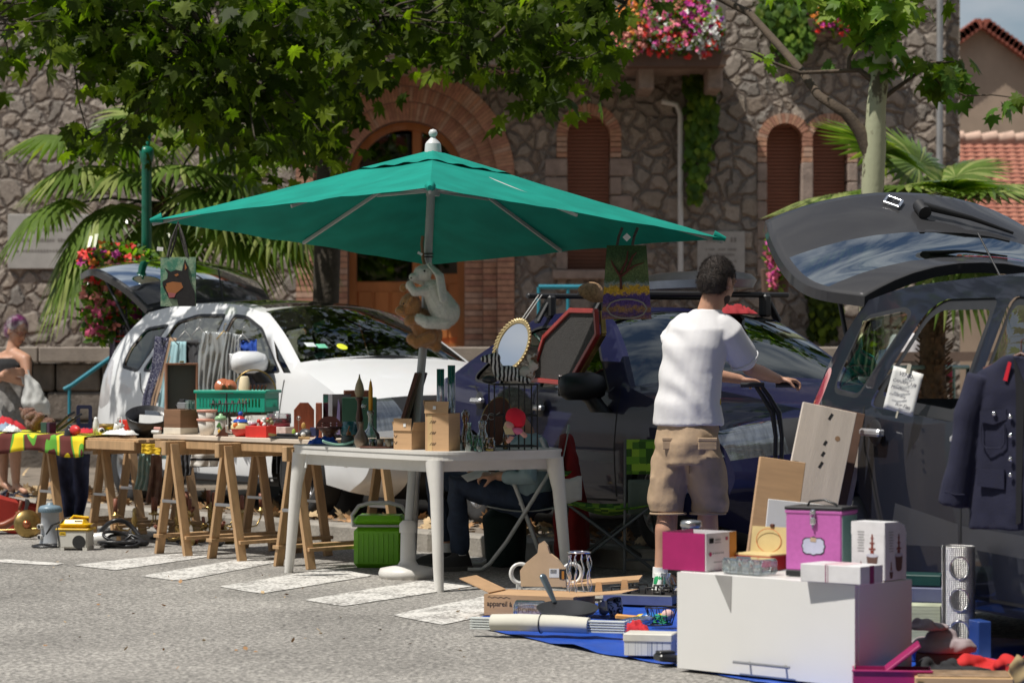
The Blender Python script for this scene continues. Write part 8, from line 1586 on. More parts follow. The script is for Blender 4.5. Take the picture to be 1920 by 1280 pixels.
# ---- blue tarpaulin and what lies on it ----
tp=[GR(*p)for p in((898, 1178), (950, 1190), (1000, 1200), (1050, 1212), (1100, 1222), (1180, 1236), (1262, 1250), (1390, 1275), (1500, 1300), (1700, 1335), (2000, 1370), (2010, 1212), (1850, 1195), (1500, 1120), (1250, 1120), (1100, 1135), (903, 1158))]
pl=[]
for i in range(len(tp)):
 a, b_=tp[i], tp[(i+1)%len(tp)];n=max(1, int((b_-a).length/.08));pl+=[(a.lerp(b_, k/n).x, a.lerp(b_, k/n).y)for k in range(n)]
pl=[(x+.012*noise.noise(V((x*7, y*7, 1))), y+.02*noise.noise(V((x*7, y*7, 4))))for x, y in pl]
xs_=[p[0]for p in pl];ys_=[p[1]for p in pl]
v2, f2=cdt([pl], [min(xs_)+.05*i for i in range(int((max(xs_)-min(xs_))/.05))], [min(ys_)+.07*i for i in range(int((max(ys_)-min(ys_))/.07))]);b=MB();tris=[]
for t in f2:
 cx=sum(v2[i].x for i in t)/3;cy=sum(v2[i].y for i in t)/3
 if inpoly(cx, cy, pl):t=list(t);tris.append(t if(v2[t[1]]-v2[t[0]]).cross(v2[t[2]]-v2[t[0]])>0 else t[::-1])
b.add([(p.x, p.y, .006+.022*max(0, noise.noise(V((p.x*6, p.y*3, 2)))+.1))for p in v2], tris, None, 0, True);one(b, 'tarpaulin', mat('blue_tarp', (.015, .075, .42), .45, var=.15, bump=.25, bs=60), 'crumpled bright blue tarpaulin spread under the goods on the right', 'tarpaulin')
GT=lambda px, py:GR(px, py, .02)+V((0, 0, .0))
cb=thing('white_cabinet', 'white wall cabinet laid on its side as a display table on the blue tarpaulin', 'cabinet', V((.662, 10.71, .012)), -44.6);cw, cdp, ch=.893, .36, .39
b=MB();b.box((cw, cdp-.02, ch), (cw/2, cdp/2+.011, ch/2), b=.002);b.build('body', mat('white_laminate', (.72, .71, .69), .35, var=.03, sc=2), cb)
b=MB();vv, hh=[(0, .003), (cw-.004, .003), (cw-.004, ch-.002), (.30, ch-.002), (.285, ch-.002), (.0, ch-.002)], []
b.prism([(x, z_)for x, z_ in vv], .018, Mx.Translation((.002, .018, 0))@FRONT);b.build('door', mat('white_laminate'), cb)
b=MB();b.tube([(.32, -.03, .055), (.60, -.03, .055)], .006, 8);b.tube([(.38, -.03, .055), (.38, 0, .055)], .005, 6);b.tube([(.56, -.03, .055), (.56, 0, .055)], .005, 6);b.build('handle', M_alloy, cb)
for v_ in(0, ):b=MB();b.prism([(.0, 0), (.088, 0), (.083, -.145)], .0015, Mx.Translation((.20, -.0005, ch-.002))@FRONT);b.build('flap_shadow', cm('painted_shadow_grey', (.30, .29, .28), .8), cb)  # flat grey wedge: painted shadow of an overhanging flap on the cabinet front
cu, cp_=(.712, -.702), (.702, .712)
def onC(px, v):q_=solve(V((.662, 10.71)), cu, cp_, px, v*cdp);q_.z=.405;return q_
q=thing('open_carton', 'magenta and white open carton at the left end of the white cabinet', 'carton', onC(1322, .12)+V((.067, .086, 0)), -38);q.scale=(1.28, 1.28, 1.12);b=MB();hs_=.135
b.box((.16, .004, hs_), (-.08, -.085, hs_/2), mi=0);b.box((.004, .17, hs_), (-.16, 0, hs_/2), mi=0);b.box((.16, .17, .004), (-.08, 0, .003), mi=1);b.box((.16, .003, hs_-.002), (-.08, .084, hs_/2), mi=1)
b.build('body', [cm('magenta_card', (.36, .012, .12), .45, var=.1, sc=14), cm('white_card', (.66, .65, .66), .6)], q)
b=MB();b.box((.004, .17, hs_), (.002, 0, hs_/2), mi=0);b.box((.0045, .04, hs_-.001), (.0022, .066, hs_/2), mi=1);b.build('printed_side', [cm('white_card', (.66, .65, .66)), cm('orange_print', (.5, .2, .03), .5)], q)
b=MB();RM=Mx.Translation((.0045, -.07, .0))@rotm((0, 0, 90))@FRONT
for i in range(7):b.box((.0022, .0006, .018), (.006, -.068+i*.0035, .108), mi=0)
b.box((.001, .03, .005), (.005, -.02, .11), mi=1);b.box((.001, .035, .003), (.005, -.02, .1), mi=1);b.box((.001, .012, .012), (.005, .03, .112), mi=2)
for i in range(6):b.box((.001, .005, .006), (.005, -.045+i*.011, .062), mi=1)
b.box((.001, .045, .003), (.005, -.02, .03), mi=1);b.lathe([(0, 0), (.008, 0)], (.0052, -.062, .06), (0, 90, 0), n=14, mi=2);b.build('print', [K_ink, cm('grey_print', (.3, .3, .3), .8), cm('magenta_card', (.36, .012, .12))], q)
item('steel_canister', 'steel canister with dark glass body standing behind the magenta carton', 'canister', onC(1296, 1.25)+V((0, .0, 0)), [K_stl, cm('dark_tint', (.12, .13, .14), .1, metal=.3)], lambda b:(b.lathe([(0, 0), (.04, 0), (.04, .14)], n=26, mi=1), b.lathe([(.042, .14), (.046, .145), (.046, .16), (.04, .168), (0, .172)], n=26)))
q=thing('gift_box', 'open cream lined red box with a gold circle inside its lid', 'box', onC(1428, .88), -42);b=MB();shell(b, .19, .13, .055, .004);b.build('body', [cm('deep_red_card', (.35, .01, .015), .4)], q)
b=MB();b.box((.184, .004, .115), (0, .055, .11), (-8, 0, 0));b.box((.18, .12, .03), (0, -.002, .05), b=.004);b.build('lining', cm('cream_velvet', (.60, .47, .22), .8), q);b=MB();b.tube([(.062*cos(a), .048-.0, .112+.048*sin(a))for a in[2*pi*i/28 for i in range(29)]], .0014, 5);b.build('circle_mark', cm('orange_ink', (.6, .12, .02), .5), q)
b=MB();b.box((.02, .012, .014), (.01, .06, .172), b=.003);b.build('clasp', K_dkw, q)
q=thing('glass_set', 'pack of six small clear glass bowls in plastic film at the cabinet front', 'glass set', onC(1398, .16), -44);
for i in range(3):
 for j in range(2):b=MB();b.lathe([(.001, 0), (.016, 0), (.024, .02), (.027, .026)], (-.06+i*.058, 0, .002+j*.027), n=18);b.build('bowl', K_gls, q);
for i in range(3):
 b=MB();b.lathe([(.001, 0), (.016, 0), (.024, .02), (.027, .026)], (-.06+i*.058, .055, .002), n=18);b.build('bowl', K_gls, q)
b=MB();b.box((.20, .12, .062), (0, .025, .032), b=.01);b.build('plastic_film', K_cel, q)
q=thing('tin_box', 'tall pink metal tin with black lid, steel latch and bracket shaped label', 'tin', onC(1540, .62), -29);tw2, th2=.235, .27
b=MB();b.box((tw2, .16, th2-.03), (0, 0, (th2-.03)/2+.022), b=.006);b.build('body', mat('pink_tin', (.52, .13, .42), .45, var=.07, sc=60), q);b=MB();b.box((tw2+.001, .161, .024), (0, 0, .012), b=.003);b.build('black_base', K_blk, q);b=MB();b.box((.002, .15, th2-.06), (tw2/2+.001, 0, th2/2));b.build('mint_side', cm('mint_tin', (.20, .36, .32), .4), q)
b=MB();b.box((tw2+.006, .166, .012), (0, 0, th2-.018), b=.002);b.build('rim', mat('pink_tin'), q);b=MB();b.box((tw2+.01, .17, .014), (0, 0, th2-.004), b=.004);b.build('lid', K_blk, q)
b=MB();b.tube([(-.05, -.02, th2+.003), (-.04, -.02, th2+.02), (.02, -.02, th2+.028), (.07, -.02, th2+.012), (.075, -.02, th2+.003)], .005, 6);b.build('handle', K_blk, q)
b=MB();b.box((.02, .008, .022), (0, -.085, th2-.018), b=.003);b.box((.026, .012, .03), (0, -.088, th2-.052), b=.005);b.tube([(-.008, -.092, th2-.035), (-.008, -.092, th2-.012), (.008, -.092, th2-.012), (.008, -.092, th2-.035)], .002, 5);b.tube([(0, -.085, th2-.065), (.0, -.09, th2-.08)], .004, 6);b.build('latch', M_chr, q)
def bracket(w_, h_):
 o_=[]
 for sx, sy, a0 in((1, 1, 0), (-1, 1, 90), (-1, -1, 180), (1, -1, 270)):
  o_+=[(sx*w_+.010*cos(radians(a)), sy*h_+.010*sin(radians(a)))for a in((a0-60, a0-30)if 0 else())]
 o_=[(w_+.006, 0), (w_, h_*.45), (w_+.002, h_*.55), (w_, h_*.75), (w_-.012, h_), (w_*.3, h_), (0, h_+.005), (-w_*.3, h_), (-w_+.012, h_), (-w_, h_*.75), (-w_-.002, h_*.55), (-w_, h_*.45), (-w_-.006, 0)];return o_+[(x, -z_)for x, z_ in o_[1:-1]][::-1]
b=MB();b.prism(bracket(.045, .033), .0012, Mx.Translation((0, -.0802, .12))@FRONT, mi=0);b.prism(bracket(.041, .029), .0012, Mx.Translation((0, -.0812, .12))@FRONT, mi=1);b.box((.024, .0015, .016), (.0, -.083, .145), (0, 6, 0), mi=2);b.build('label_plate', [K_blk, cm('pale_lilac', (.55, .56, .72), .5), cm('masking_tape', (.52, .38, .26), .8)], q)
q=thing('fountain_carton', 'white carton printed with two chocolate fountains behind the white gift box', 'carton', onC(1648, .70), -42);b=MB()
b.box((.155, .15, .175), (0, 0, .0875), b=.003);b.prism([(-.075, 0), (.075, 0), (.06, .035), (.02, .05), (-.075, .05)], .155, Mx.Translation((-.0775, 0, .173))@rotm((90, 0, 90)));b.build('body', cm('white_card', (.66, .65, .66)), q)
def fountain(b, M, k=1.0):
 for z_, w_, h_ in((.0, .016, .02), (.022, .030, .006), (.028, .009, .018), (.045, .022, .005), (.05, .007, .016), (.065, .014, .004), (.069, .006, .012)):b.box((w_*k, .0006, h_*k), (0, 0, (z_+h_/2)*k), mi=0, M=M)
 b.prism([(-.026*k, 0), (.026*k, 0), (.019*k, -.055*k), (.008*k, -.062*k), (-.008*k, -.062*k), (-.019*k, -.055*k)], .0006, M@FRONT, mi=1);b.prism([(.028*k*cos(a), .007*k*sin(a))for a in[2*pi*i/16 for i in range(16)]], .0008, M@FRONT, mi=2)
b=MB()
for M in(Mx.Translation((.02, -.0762, .095)), Mx.Translation((.0785, .02, .095))@rotm((0, 0, 90))):
 fountain(b, M, 1.0);fountain(b, M@Mx.Translation((-.052, 0, -.06)), .45)
 for r_ in range(8):b.box((.032-.004*(r_%3), .0006, .003), (-.052, 0, .09-.0-r_*.0105+.0), mi=3, M=M)
b.build('print', [cm('chocolate', (.20, .03, .015), .4), cm('brown_print', (.13, .07, .055), .5), cm('grey_lilac', (.5, .5, .58), .5), cm('grey_print', (.3, .3, .3))], q)
q=thing('gift_carton', 'flat white corrugated carton with a pink stripe at the right front of the cabinet', 'carton', onC(1578, .12), -40);b=MB();b.box((.27, .16, .068), (0, 0, .034), b=.002);b.build('body', cm('white_card', (.66, .65, .66)), q)
b=MB();b.box((.001, .03, .069), (.1358, -.0, .034), mi=0);b.box((.005, .161, .001), (-.02, 0, .0686));b.box((.004, .001, .066), (-.02, -.0805, .034));b.box((.002, .001, .066), (-.01, -.0805, .034));b.box((.10, .14, .001), (.0, .0, .0685), mi=1);b.build('stripe', [cm('pink_stripe', (.5, .04, .12), .5), cm('pale_pink', (.66, .50, .52), .6)], q)
def lean(name, label, cat, c, wd, th, h, rz, tx, ty, m, **k):
 b=MB();b.box((wd, th, h), (0, 0, h/2), b=.002);return one(b, name, m, label, cat, c, tilt=(tx, ty, rz), **k)
M_ply=mat('whitewashed_plank', (.62, .54, .46), .75, var=.12, sc=2.5, stretch=(7, 7, .5), bump=.15)
q=lean('wood_board', 'pale whitewashed plank pack leaning on the grey car, frontmost of three boards', 'board', XY(1466, 420, .0), .245, .04, 1.06, 6, -3, 12, M_ply, group='boards leaning against the grey hatchback')
b=MB()
for i, z_ in enumerate((1.02, .9, .85, .8, .48, .40, .33, .26)):b.box((.012, .001, .022 if i%3 else.03), (.01, -.0205, z_), (0, 20, 0))
b.build('stamp_mark', K_ink, q);b=MB();b.lathe([(0, 0), (.012, 0)], (.06, -.0207, .93), (90, 0, 0), n=14, sc=(1, 1, 2));b.build('knot', cm('wood_knot', (.30, .18, .1), .8), q)
lean('wood_board', 'brown edged middle board of the pack leaning on the grey car', 'board', XY(1489, 416, .0), .22, .03, 1.05, 6, -3, 12, mat('brown_board', (.16, .09, .06), .7, var=.2), group='boards leaning against the grey hatchback')
lean('wood_board', 'pale rear board of the pack leaning on the grey car', 'board', XY(1500, 412, .0), .22, .03, 1.04, 6, -3, 12, M_ply, group='boards leaning against the grey hatchback')
q=lean('flat_carton', 'tall flat brown cardboard carton leaning left of the pale planks', 'carton', XY(1420, 428, .0), .20, .07, .82, -12, -3, 8, K_crd);b=MB();b.box((.02, .03, .003), (-.06, 0, .821));b.box((.02, .03, .003), (.06, 0, .821));b.build('staple', K_ink, q)
lean('white_board', 'plain white board leaning in front of the flat brown carton behind the pink tin', 'panel', XY(1478, 436, .0), .30, .02, .64, -8, -3, 6, mat('white_laminate'))
item('glass_carafe', 'clear glass carafe standing left behind the white cabinet', 'carafe', GR(1251, 1132)+V((0, .1, 0)), [K_gls, K_stl], lambda b:(b.lathe([(.001, 0), (.03, 0), (.032, .06), (.022, .12), (.026, .15)], n=20), b.tube([(.03, 0, .05), (.05, 0, .08), (.028, 0, .13)], .005, 6, mi=1)))
q=thing('raclette_carton', 'opened brown raclette grill carton with flaps spread on the blue tarpaulin', 'carton', GT(1012, 1150)+V((0, 0, 0)), -22);L_, D_, H2=.46, .30, .10
b=MB();shell(b, L_, D_, H2, .004);b.box((L_*.98, D_*.98, .004), (0, 0, H2-.004));b.build('body', K_crd, q)
b=MB();b.box((.004, D_*.7, .17), (-L_/2-.07, 0, H2+.035), (0, -68, 0));b.box((.24, D_*.8, .004), (L_/2+.11, .02, H2+.01), (0, -6, 0));b.prism([(-.02, 0), (.02, 0), (.014, .05), (-.014, .05)], .004, Mx.Translation((L_/2+.02, .15, H2))@FRONT);b.prism([(-.02, 0), (.02, 0), (.014, .05), (-.014, .05)], .004, Mx.Translation((L_/2+.15, .16, H2+.015))@FRONT);b.build('flap', K_crd, q)
b=textmb('appareil à raclette', .036, None, Mx.Translation((-L_/2+.015, -D_/2-.0008, .045))@FRONT, sp=.95);b.tube([(-L_/2+.23+.012*cos(a), -D_/2-.001, .02+.01*sin(a))for a in[i*.5 for i in range(13)]], .0008, 4);b.tube([(-L_/2+.02+i*.009, -D_/2-.001, .087+.004*sin(i*1.9))for i in range(14)], .0008, 4);b.build('lettering', cm('black_ink', (.02, .02, .02)), q)
q=item('cardboard_insert', 'bottle shaped brown cardboard insert standing behind the raclette carton', 'cardboard', GT(1020, 1128)+V((0, 0, .08)), K_cin, lambda b:b.prism([(-.115, 0), (.115, 0), (.11, .09), (.07, .14), (.03, .17), (.02, .205), (-.0, .23), (-.025, .215), (-.03, .17), (-.09, .12), (-.12, .08)], .05, Mx.Translation((0, .025, 0))@FRONT), -8)
sub(q, 'shipping_label', [K_ppr, K_ink, cm('orange_print', (.5, .2, .03))], lambda b:(b.box((.05, .001, .045), (.055, -.0258, .07), mi=0), b.box((.035, .0012, .05), (.1, -.026, .065), mi=1), *[b.box((.0016, .0014, .02), (.038+i*.004, -.0265, .078), mi=1)for i in range(8)], b.box((.012, .0014, .04), (.1, -.0268, .06), mi=2)))
for i, (px, lab)in enumerate(((975, 'left white plastic hoop beside the cardboard insert'), (1072, 'right white plastic hoop beside the cardboard insert'))):item('white_hoop', lab, 'hoop', GT(px, 1118)+V((0, 0, .12)), K_wht, lambda b:(b.tube([(.05*cos(a), .0, .05*sin(a))for a in[2*pi*j/22 for j in range(23)]], .009, 8), b.tube([(.048*cos(a)+.01, .03, .05*sin(a))for a in[2*pi*j/22 for j in range(23)]], .008, 8), b.box((.03, .05, .08), (0, .02, -.08), b=.01)), 10, group='white plastic hoops')
q=thing('skewer_stand', 'upright chrome ring with a cage of twisted skewers', 'skewer stand', GT(1086, 1146));b=MB();b.tube([(.055*cos(a), .055*sin(a), .29)for a in[2*pi*j/24 for j in range(25)]], .004, 6);b.build('ring', M_chr, q)
for i in range(10):
 a=2*pi*i/10;b=MB();b.tube([(.055*cos(a)+.006*sin(z_*60+i), .055*sin(a)+.004*cos(z_*50), z_)for z_ in[.01+.014*j for j in range(20)]], .003, 5);b.build('skewer', M_chr, q)
q=item('glass_jar', 'square clear glass storage jar with brown lettering lying before the raclette carton', 'jar', GT(1000, 1160)+V((0, 0, .045)), [K_gls], lambda b:b.lathe([(.001, -.09), (.04, -.088), (.045, -.08), (.045, .05), (.035, .065), (.035, .085), (.04, .09)], n=24, rot=(0, 90, -15)))
b=textmb('POPPOZ', .036, None, Mx.Translation((-.075, -.05, -.012))@rotm((0, 0, -15))@FRONT);b.tube([V((-.02+.062*cos(a), -.062-.0*a, .0+.026*sin(a)))for a in[2*pi*j/20 for j in range(21)]], .0012, 4);b.build('lettering', cm('brown_print', (.13, .07, .055)), q)
q=item('frying_pan', 'black non stick frying pan with a silver grey handle', 'frying pan', GT(1064, 1172)+V((0, 0, .035)), [cm('non_stick', (.045, .045, .048), .38, metal=.3), K_blk], lambda b:(b.lathe([(0, .006), (.09, .006), (.14, .05), (.145, .05), (.10, 0), (0, 0)], n=40)), tilt=(9, 0, 0));sub(q, 'handle', cm('grey_green_metal', (.22, .27, .30), .3, metal=.8), lambda b:b.tube([(-.06, .12, .05), (-.085, .15, .10), (-.11, .17, .15)], [.012, .018, .02], 10, ends=True, flat=.6))
q=item('rolled_blind', 'cream fabric blind rolled up round pale slats at the tarpaulin edge', 'blind', GT(1015, 1188)+V((0, 0, .0)), mat('cream_fabric', (.60, .58, .50), .9, var=.06), lambda b:b.tube([(-.23, 0, .046), (-.1, 0, .05), (.1, 0, .048), (.22, 0, .044)], [.05, .052, .052, .048], 20, flat=.75), -16)
sub(q, 'slats', cm('pale_slat', (.55, .58, .56), .5), lambda b:[b.box((.72, .045, .007), (.03, 0, .018+i*.0115), (0, .0, 0), b=.001)for i in range(5)]);sub(q, 'tie', K_blk, lambda b:b.tube([(0, .054*cos(a), .047+.042*sin(a))for a in[2*pi*j/20 for j in range(21)]], .003, 5))
item('white_cup', 'plain white cup lying right of the frying pan', 'cup', GT(1130, 1148), K_wht, lambda b:(b.lathe([(0, 0), (.02, 0), (.04, .045), (.037, .045), (.015, .006)], n=20, rot=(30, 20, 0)), b.prism([(-.015, .03), (.015, .03), (0, .075)], .02, FRONT)))
item('candle_holder', 'white candle holder with black scalloped lace pattern', 'candle holder', GT(1156, 1152), mat('lace_pattern', (.7, .7, .68), .4, sc=60, col2=(.02, .02, .02), thr=(.5, .53)), lambda b:b.lathe([(.0, 0), (.03, 0), (.038, .03), (.036, .08), (.032, .08), (.03, .01)], n=24, rot=(10, -10, 0)))
q=thing('gas_hob', 'black gas hob with cast iron pan supports behind the white cup', 'hob', GT(1212, 1128), -20);b=MB();b.box((.36, .30, .05), (0, 0, .025), b=.006);b.build('body', K_blk, q);b=MB();b.box((.362, .004, .045), (0, -.152, .022));b.build('front', cm('steel_blue', (.22, .25, .38), .3, metal=.6), q)
for sx in(-1, 1):
 for sy in(-1, 1):
  b=MB();c=V((sx*.09, sy*.075, .05));b.lathe([(0, 0), (.03, 0), (.03, .012), (0, .014)], c, n=16);
  for k in range(4):a=k*pi/2+.4;d=V((cos(a), sin(a), 0));b.tube([c+d*.07, c+d*.07+V((0, 0, .03)), c+d*.02+V((0, 0, .032))], .005, 6)
  b.build('burner', K_irn, q)
item('card_carton', 'long brown opened card wrapper lying behind the gas hob', 'carton', GT(1130, 1118), K_crd, lambda b:b.box((.4, .16, .012), (0, 0, .08), (4, -5, 0)), -10)
item('plastic_bag', 'clear plastic bag with red and blue contents beside the wire basket', 'plastic bag', GT(1178, 1178), [K_cel], lambda b:b.ball((0, 0, .02), (.13, .05, .03), rot=(0, -14, -20)))
item('toy_pieces', 'orange and yellow plastic toy pieces by the wire basket', 'toy', GT(1200, 1166), [cm('orange_plastic', (.75, .35, .08), .4), cm('yellow_plastic', (.8, .5, .01)), K_nvy, cm('blue_plastic', (.02, .15, .5), .35)], lambda b:(b.box((.13, .03, .025), (-.05, .02, .02), (0, 4, -10), b=.006), b.tube([(.0, .0, .02), (.1, -.02, .025)], .02, 10, ends=True, mi=1), b.ball((.05, -.03, .025), (.05, .03, .025), mi=3)))
item('folded_cloth', 'small bright red cloth under the clear plastic bag', 'cloth', GT(1190, 1184), cm('red_cloth', (.5, .02, .03)), rag(.13, .08, .04, .02, 31))
item('wire_basket', 'round wire basket tangled with coloured yarn against the white cabinet', 'basket', GT(1240, 1172), [K_irn, cm('green_yarn', (.03, .35, .15), .9), cm('pink_yarn', (.7, .45, .4), .9)], lambda b:(b.tube([(.075*cos(a), .06*sin(a), .085)for a in[2*pi*j/24 for j in range(25)]], .003, 5), b.tube([(.05*cos(a), .04*sin(a), .005)for a in[2*pi*j/24 for j in range(25)]], .003, 5), *[b.tube([(.075*cos(a), .06*sin(a), .085), (.05*cos(a+.3), .04*sin(a+.3), .005)], .002, 4)for a in[2*pi*j/14 for j in range(14)]], b.ball((.03, 0, .05), (.03, .025, .025), mi=2), b.tube([(.04*sin(j*1.3), .03*cos(j*1.9), .03+.02*sin(j))for j in range(22)], .003, 4, mi=1)))
q=item('storage_box', 'white lidded box with blue grey striped sides in front of the cabinet corner', 'box', GT(1220, 1226), mat('striped_card', (.62, .63, .64), .6, sc=1, col2=(.20, .24, .34), thr=(.52, .6), stretch=(90, 2, .02)), lambda b:b.box((.20, .13, .065), (0, 0, .0325), b=.002), -14);sub(q, 'lid', cm('cream_lid', (.64, .62, .55), .5), lambda b:b.box((.208, .138, .034), (0, 0, .075), b=.004))
item('game_controller', 'black plastic device lying between the striped box and the cabinet', 'device', GT(1252, 1240), K_blk, lambda b:(b.box((.10, .08, .03), (0, 0, .016), (0, 6, 0), b=.008), b.box((.07, .05, .012), (-.01, 0, .04), b=.004), b.tube([(.03, -.04, .01), (.04, -.07, .02), (.05, -.05, .01)], .006, 6)), 20)
# ---- right of the cabinet ----
q=item('bottle_rack', 'upright brushed steel cylinder bottle rack with three round cut outs', 'bottle rack', GR(1797, 1208)+V((0, 0, .012)), K_stl, lambda b:None)
bpy.data.objects.remove(q);b=MB();rr_=.066;hh_=.425;NU=40
for i in range(NU):
 for j in range(60):
  a0, a1=pi*1.75*i/NU-.2, pi*1.75*(i+1)/NU-.2;z0, z1=hh_*j/60, hh_*(j+1)/60;am, zm=(a0+a1)/2, (z0+z1)/2;da=(am-1.0)
  if any(((am-.75)*rr_)**2+(zm-zc_)**2<.040**2 for zc_ in(.12, .235, .35)):continue
  b.add([(rr_*cos(t_-2.2), rr_*sin(t_-2.2), z_)for t_, z_ in((a0, z0), (a1, z0), (a1, z1), (a0, z1))], [[0, 1, 2, 3]], None, 0, True)
q=one(b, 'bottle_rack', K_stl, 'upright brushed steel cylinder bottle rack with three round cut outs', 'bottle rack', XY(1797, 460)+V((0, 0, .012)), -12, solid=.003);q.scale=(1, 1, 1.13)
sub(q, 'base', K_blk, lambda b:b.cyl(.062, .01));
for zc_ in(.12, .235, .35):sub(q, 'ring', M_chr, lambda b:b.tube([((rr_+.001)*cos(.75-2.2+.04*cos(a)/rr_), (rr_+.001)*sin(.75-2.2+.04*cos(a)/rr_), zc_+.04*sin(a))for a in[2*pi*j/24 for j in range(25)]], .003, 5))
BK=[((1722, 447), (.22, .16, .045), cm('dark_green_book', (.01, .05, .045), .4), 'dark green flat box on the pile behind the white cabinet', .30, -20), ((1748, 450), (.17, .12, .06), cm('slate_blue_box', (.10, .11, .20), .4), 'slate blue flat box in the pile behind the bottle rack', .235, -20), ((1735, 455), (.14, .12, .16), cm('book_pages', (.42, .45, .32), .8, stretch=(1, 1, 30), var=.3), 'stack of paperbacks seen at the page edges behind the grey cloth', .075, -15), ((1740, 453), (.20, .15, .07), cm('blue_box', (.02, .06, .25), .4), 'blue box lying under the paperback stack', .0, -15), ((1836, 464), (.055, .12, .19), cm('blue_box', (.02, .06, .25)), 'upright blue box just right of the bottle rack', .0, 12)]
for(px, py), (a, b__, c), m_, lab, z_, rz in BK:item('boxed_game' if 'box' in lab else 'book_stack', lab, 'box' if 'box' in lab else 'books', XY(px, py)+V((0, 0, z_+.01)), m_, lambda b:b.box((a, b__, c), (0, 0, c/2), b=.003), rz, group='boxes and books piled behind the bottle rack')
item('card_box', 'flat grey carton under the folded lilac grey blanket', 'box', XY(1768, 476)+V((0, 0, .01)), cm('grey_brown_card', (.16, .12, .09)), lambda b:b.box((.2, .14, .092), (0, 0, .046), b=.003), -15)
one(soft(.27, .2, .10, 41, 2, .004), 'folded_blanket', mat('lilac_grey_cloth', (.34, .28, .29), .95, var=.1, bump=.2), 'folded lilac grey blanket behind the right side of the white cabinet', 'blanket', XY(1768, 476)+V((0, 0, .10)), -15)
one(soft(.16, .12, .05, 45, 3, .008), 'striped_cloth', mat('lilac_grey_cloth'), 'small crumpled cloth lying on the folded lilac grey blanket', 'cloth', XY(1742, 478)+V((0, 0, .19)), 10)
one(soft(.42, .26, .09, 42, 3, .008), 'clothes_pile', mat('bright_red_cloth', (.55, .02, .02), .85, sc=9, col2=(.02, .02, .02), thr=(.60, .63)), 'pile of bright red and black sportswear at the right edge of the tarpaulin', 'clothes', XY(1872, 484)+V((0, 0, .03)), -10)
one(soft(.36, .17, .08, 43, 2, .007), 'folded_jacket', cm('black_cloth', (.022, .022, .025), .95), 'black jacket lying in front of the folded lilac grey blanket', 'jacket', XY(1785, 488)+V((0, 0, .03)), -8)
one(soft(.09, .12, .12, 44, 3), 'glove', cm('khaki_cloth', (.36, .27, .14), .9), 'khaki glove at the right frame edge beside the wooden case', 'glove', XY(1914, 497)+V((0, 0, .03)))
q=item('wooden_case', 'shallow pale wooden case at the bottom right of the picture', 'case', XY(1805, 503)+V((0, 0, .01)), cm('pine_case', (.56, .36, .17), .5, stretch=(1, 8, 8)), lambda b:b.box((.36, .20, .07), (0, 0, .035), b=.004), -6);sub(q, 'lid', cm('inlaid_lid', (.30, .2, .12), .5, var=.5, sc=12), lambda b:b.box((.34, .18, .006), (0, 0, .073), b=.002));sub(q, 'clasp', K_brs, lambda b:b.box((.02, .006, .02), (-.16, -.102, .045)))
q=thing('magenta_case', 'open magenta plastic case with its lid tilted up at the bottom edge', 'case', GR(1672, 1300)+V((0, 0, .01)), -6);b=MB();shell(b, .29, .16, .085, .006);b.box((.30, .012, .008), (0, -.08, .084), b=.002);b.build('body', cm('magenta_plastic', (.36, .02, .12), .35), q);b=MB();b.box((.012, .16, .16), (.04, 0, .13), (0, 52, 0), b=.003);b.build('lid', cm('magenta_plastic', (.36, .02, .12)), q);b=MB();b.box((.26, .13, .01), (0, 0, .05));b.build('contents', K_blk, q)
item('paper_stack', 'stack of white and black booklets on the blue tarpaulin near the blue box', 'booklets', XY(1885, 470)+V((0, 0, .02)), K_ppr, lambda b:(b.box((.2, .14, .012), (0, 0, .006)), b.box((.18, .13, .01), (-.02, .01, .018), (0, 0, 8))), -12)
# ---- on the grey hatchback ----
O=W(1694, 733, 433);q=thing('paper_note', 'white handwritten for sale note taped to the rear door of the grey car', 'note', O, -28, tilt=(0, 15, -22));b=MB();b.grid(lambda u, v:((u-.5)*.142, .006*sin(u*5), (v-.5)*.19), 8, 8);b.build('sheet', K_ppr, q, solid=.0008)
for(tx_, x, z_, sz)in(('VEND-', -.038, .062, .026), ('CANAPE 3 Pl', -.058, .03, .021), ('Meridienne', -.058, .0, .021), ('convertible', -.058, -.03, .019), ('Bon Etat', -.02, -.068, .022)):
 b=textmb(tx_, sz, None, Mx.Translation((x, -.008, z_))@FRONT, shear=.25, sp=.9, ext=.0002);b.build('handwriting', cm('pen_ink', (.02, .02, .05), .8), q)
b=MB();b.box((.018, .001, .04), (-.0, -.007, .10));b.box((.008, .001, .03), (.0, -.007, -.105));b.build('tape', cm('beige_tape', (.5, .47, .38), .5), q)
O=W(1915, 830, 492);jk=thing('uniform_jacket', 'navy uniform jacket with silver buttons hanging on the front door of the grey car', 'jacket', O, -30)
b=MB();b.loft([((.0, 0, -.33), .21, .05), ((0, 0, -.15), .19, .055), ((0, 0, .05), .18, .06), ((0, 0, .2), .19, .06), ((0, 0, .27), .17, .05), ((0, 0, .33), .07, .05)], 30)
for sd in(-1, 1):b.tube([(sd*.16, .0, .25), (sd*.21, -.01, .10), (sd*.235, -.01, -.08), (sd*.27, -.0, -.24)], [.055, .058, .056, .062], 16)
M_uni=mat('navy_wool', (.012, .013, .036), .95, var=.15, sc=60, bump=.2, bs=200)
remesh(b, .007, 2, wrinkle(.012, 8, (1, 1, .4))).build('body', M_uni, jk)
fy=lambda x:-.063+.10*x*x*5*.2
b=MB();b.prism([(-.01, .33), (.035, .22), (.02, -.3), (.0, -.31), (-.0, .2)], .006, Mx.Translation((0, -.056, 0))@FRONT);b.build('front_opening', cm('black_lining', (.008, .008, .012), .9), jk)
b=MB()
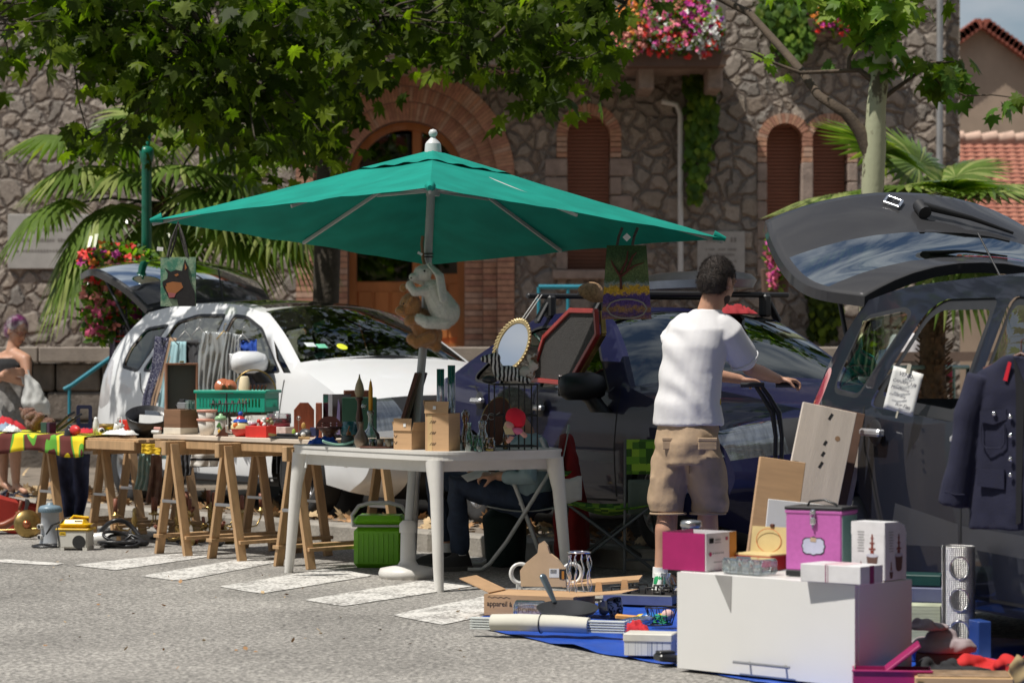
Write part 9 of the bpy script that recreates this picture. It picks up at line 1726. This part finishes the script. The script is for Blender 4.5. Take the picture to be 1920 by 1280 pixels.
for z_ in(.10, .03, -.06, -.12):b.ball((-.02, -.067, z_), (.009, .006, .009), 12, 8)
b.ball((-.085, -.066, .112), (.009, .006, .009), 12, 8);b.build('button', M_chr, jk)
for z_, x_ in((.10, -.09), (-.12, -.10)):
 b=MB();b.prism([(-.055, .02), (.05, .03), (.052, -.01), (.0, -.03), (-.055, -.02)]if z_>0 else[(-.055, .02), (.052, .02), (.052, -.055), (-.055, -.045)], .008, Mx.Translation((x_, -.05, z_))@FRONT);b.build('pocket_flap', M_uni, jk)
b=MB();b.tube([(-.14, -.055, .07), (-.14, -.055, -.0), (-.12, -.06, -.02), (-.06, -.062, -.02), (-.045, -.062, .0), (-.045, -.062, .07)], .003, 5);b.tube([(-.285, -.06, -.19), (-.24, -.066, -.2), (-.21, -.05, -.2)], .003, 5);b.build('piping', cm('navy_piping', (.012, .013, .035), .9), jk)
b=MB();b.prism([(-.05, .24), (-.03, .31), (-.018, .305), (-.035, .235)], .004, Mx.Translation((0, -.058, 0))@FRONT);b.build('collar_tab', cm('red_felt', (.62, .01, .03)), jk)
b=MB();b.tube([(-.15, 0, .28), (0, 0, .34), (.15, 0, .28)], .008, 6);b.tube([(0, 0, .34), (0, 0, .39), (.02, 0, .40)], .003, 5);b.build('hanger', K_dkw, jk)
drape('camouflage_jacket', 'camouflage patterned garment hanging inside the rear quarter window of the grey car', 'jacket', [(1618, 602), (1606, 640), (1600, 705)], [(1640, 600), (1646, 640), (1638, 705)], lambda p:396, mat('camouflage_cloth', (.34, .38, .20), .9, sc=12, col2=(.08, .06, .03), thr=(.52, .55)), 3, .02)
# --- one mesh per separate lamp, flap, pocket, strut ---
def split_loose(o):
 bm=bmesh.new();bm.from_mesh(o.data);bm.verts.ensure_lookup_table();seen=set();isl=[]
 for v in bm.verts:
  if v.index in seen:continue
  st=[v];seen.add(v.index);g_=[]
  while st:
   q_=st.pop();g_.append(q_.index)
   for e in q_.link_edges:
    w_=e.other_vert(q_)
    if w_.index not in seen:seen.add(w_.index);st.append(w_)
  isl.append(set(g_))
 bm.free()
 if len(isl)<2:return
 me0=o.data
 for k, g_ in enumerate(isl):
  me=me0.copy();bm=bmesh.new();bm.from_mesh(me);bmesh.ops.delete(bm, geom=[v for v in bm.verts if v.index not in g_], context='VERTS');bm.to_mesh(me);bm.free()
  if k==0:o.data=me
  else:c=o.copy();c.data=me;COL.objects.link(c);c.parent=o.parent
for o in list(bpy.data.objects):
 if o.type=='MESH' and o.name.split('.')[0]in('headlight', 'flap', 'gas_strut', 'back_pocket', 'door_panel', 'door_glass', 'windows', 'tail_lamp', 'rail', 'button', 'staple', 'seat_belt', 'wiper', 'quarter_glass', 'armrest')and not o.children:split_loose(o)
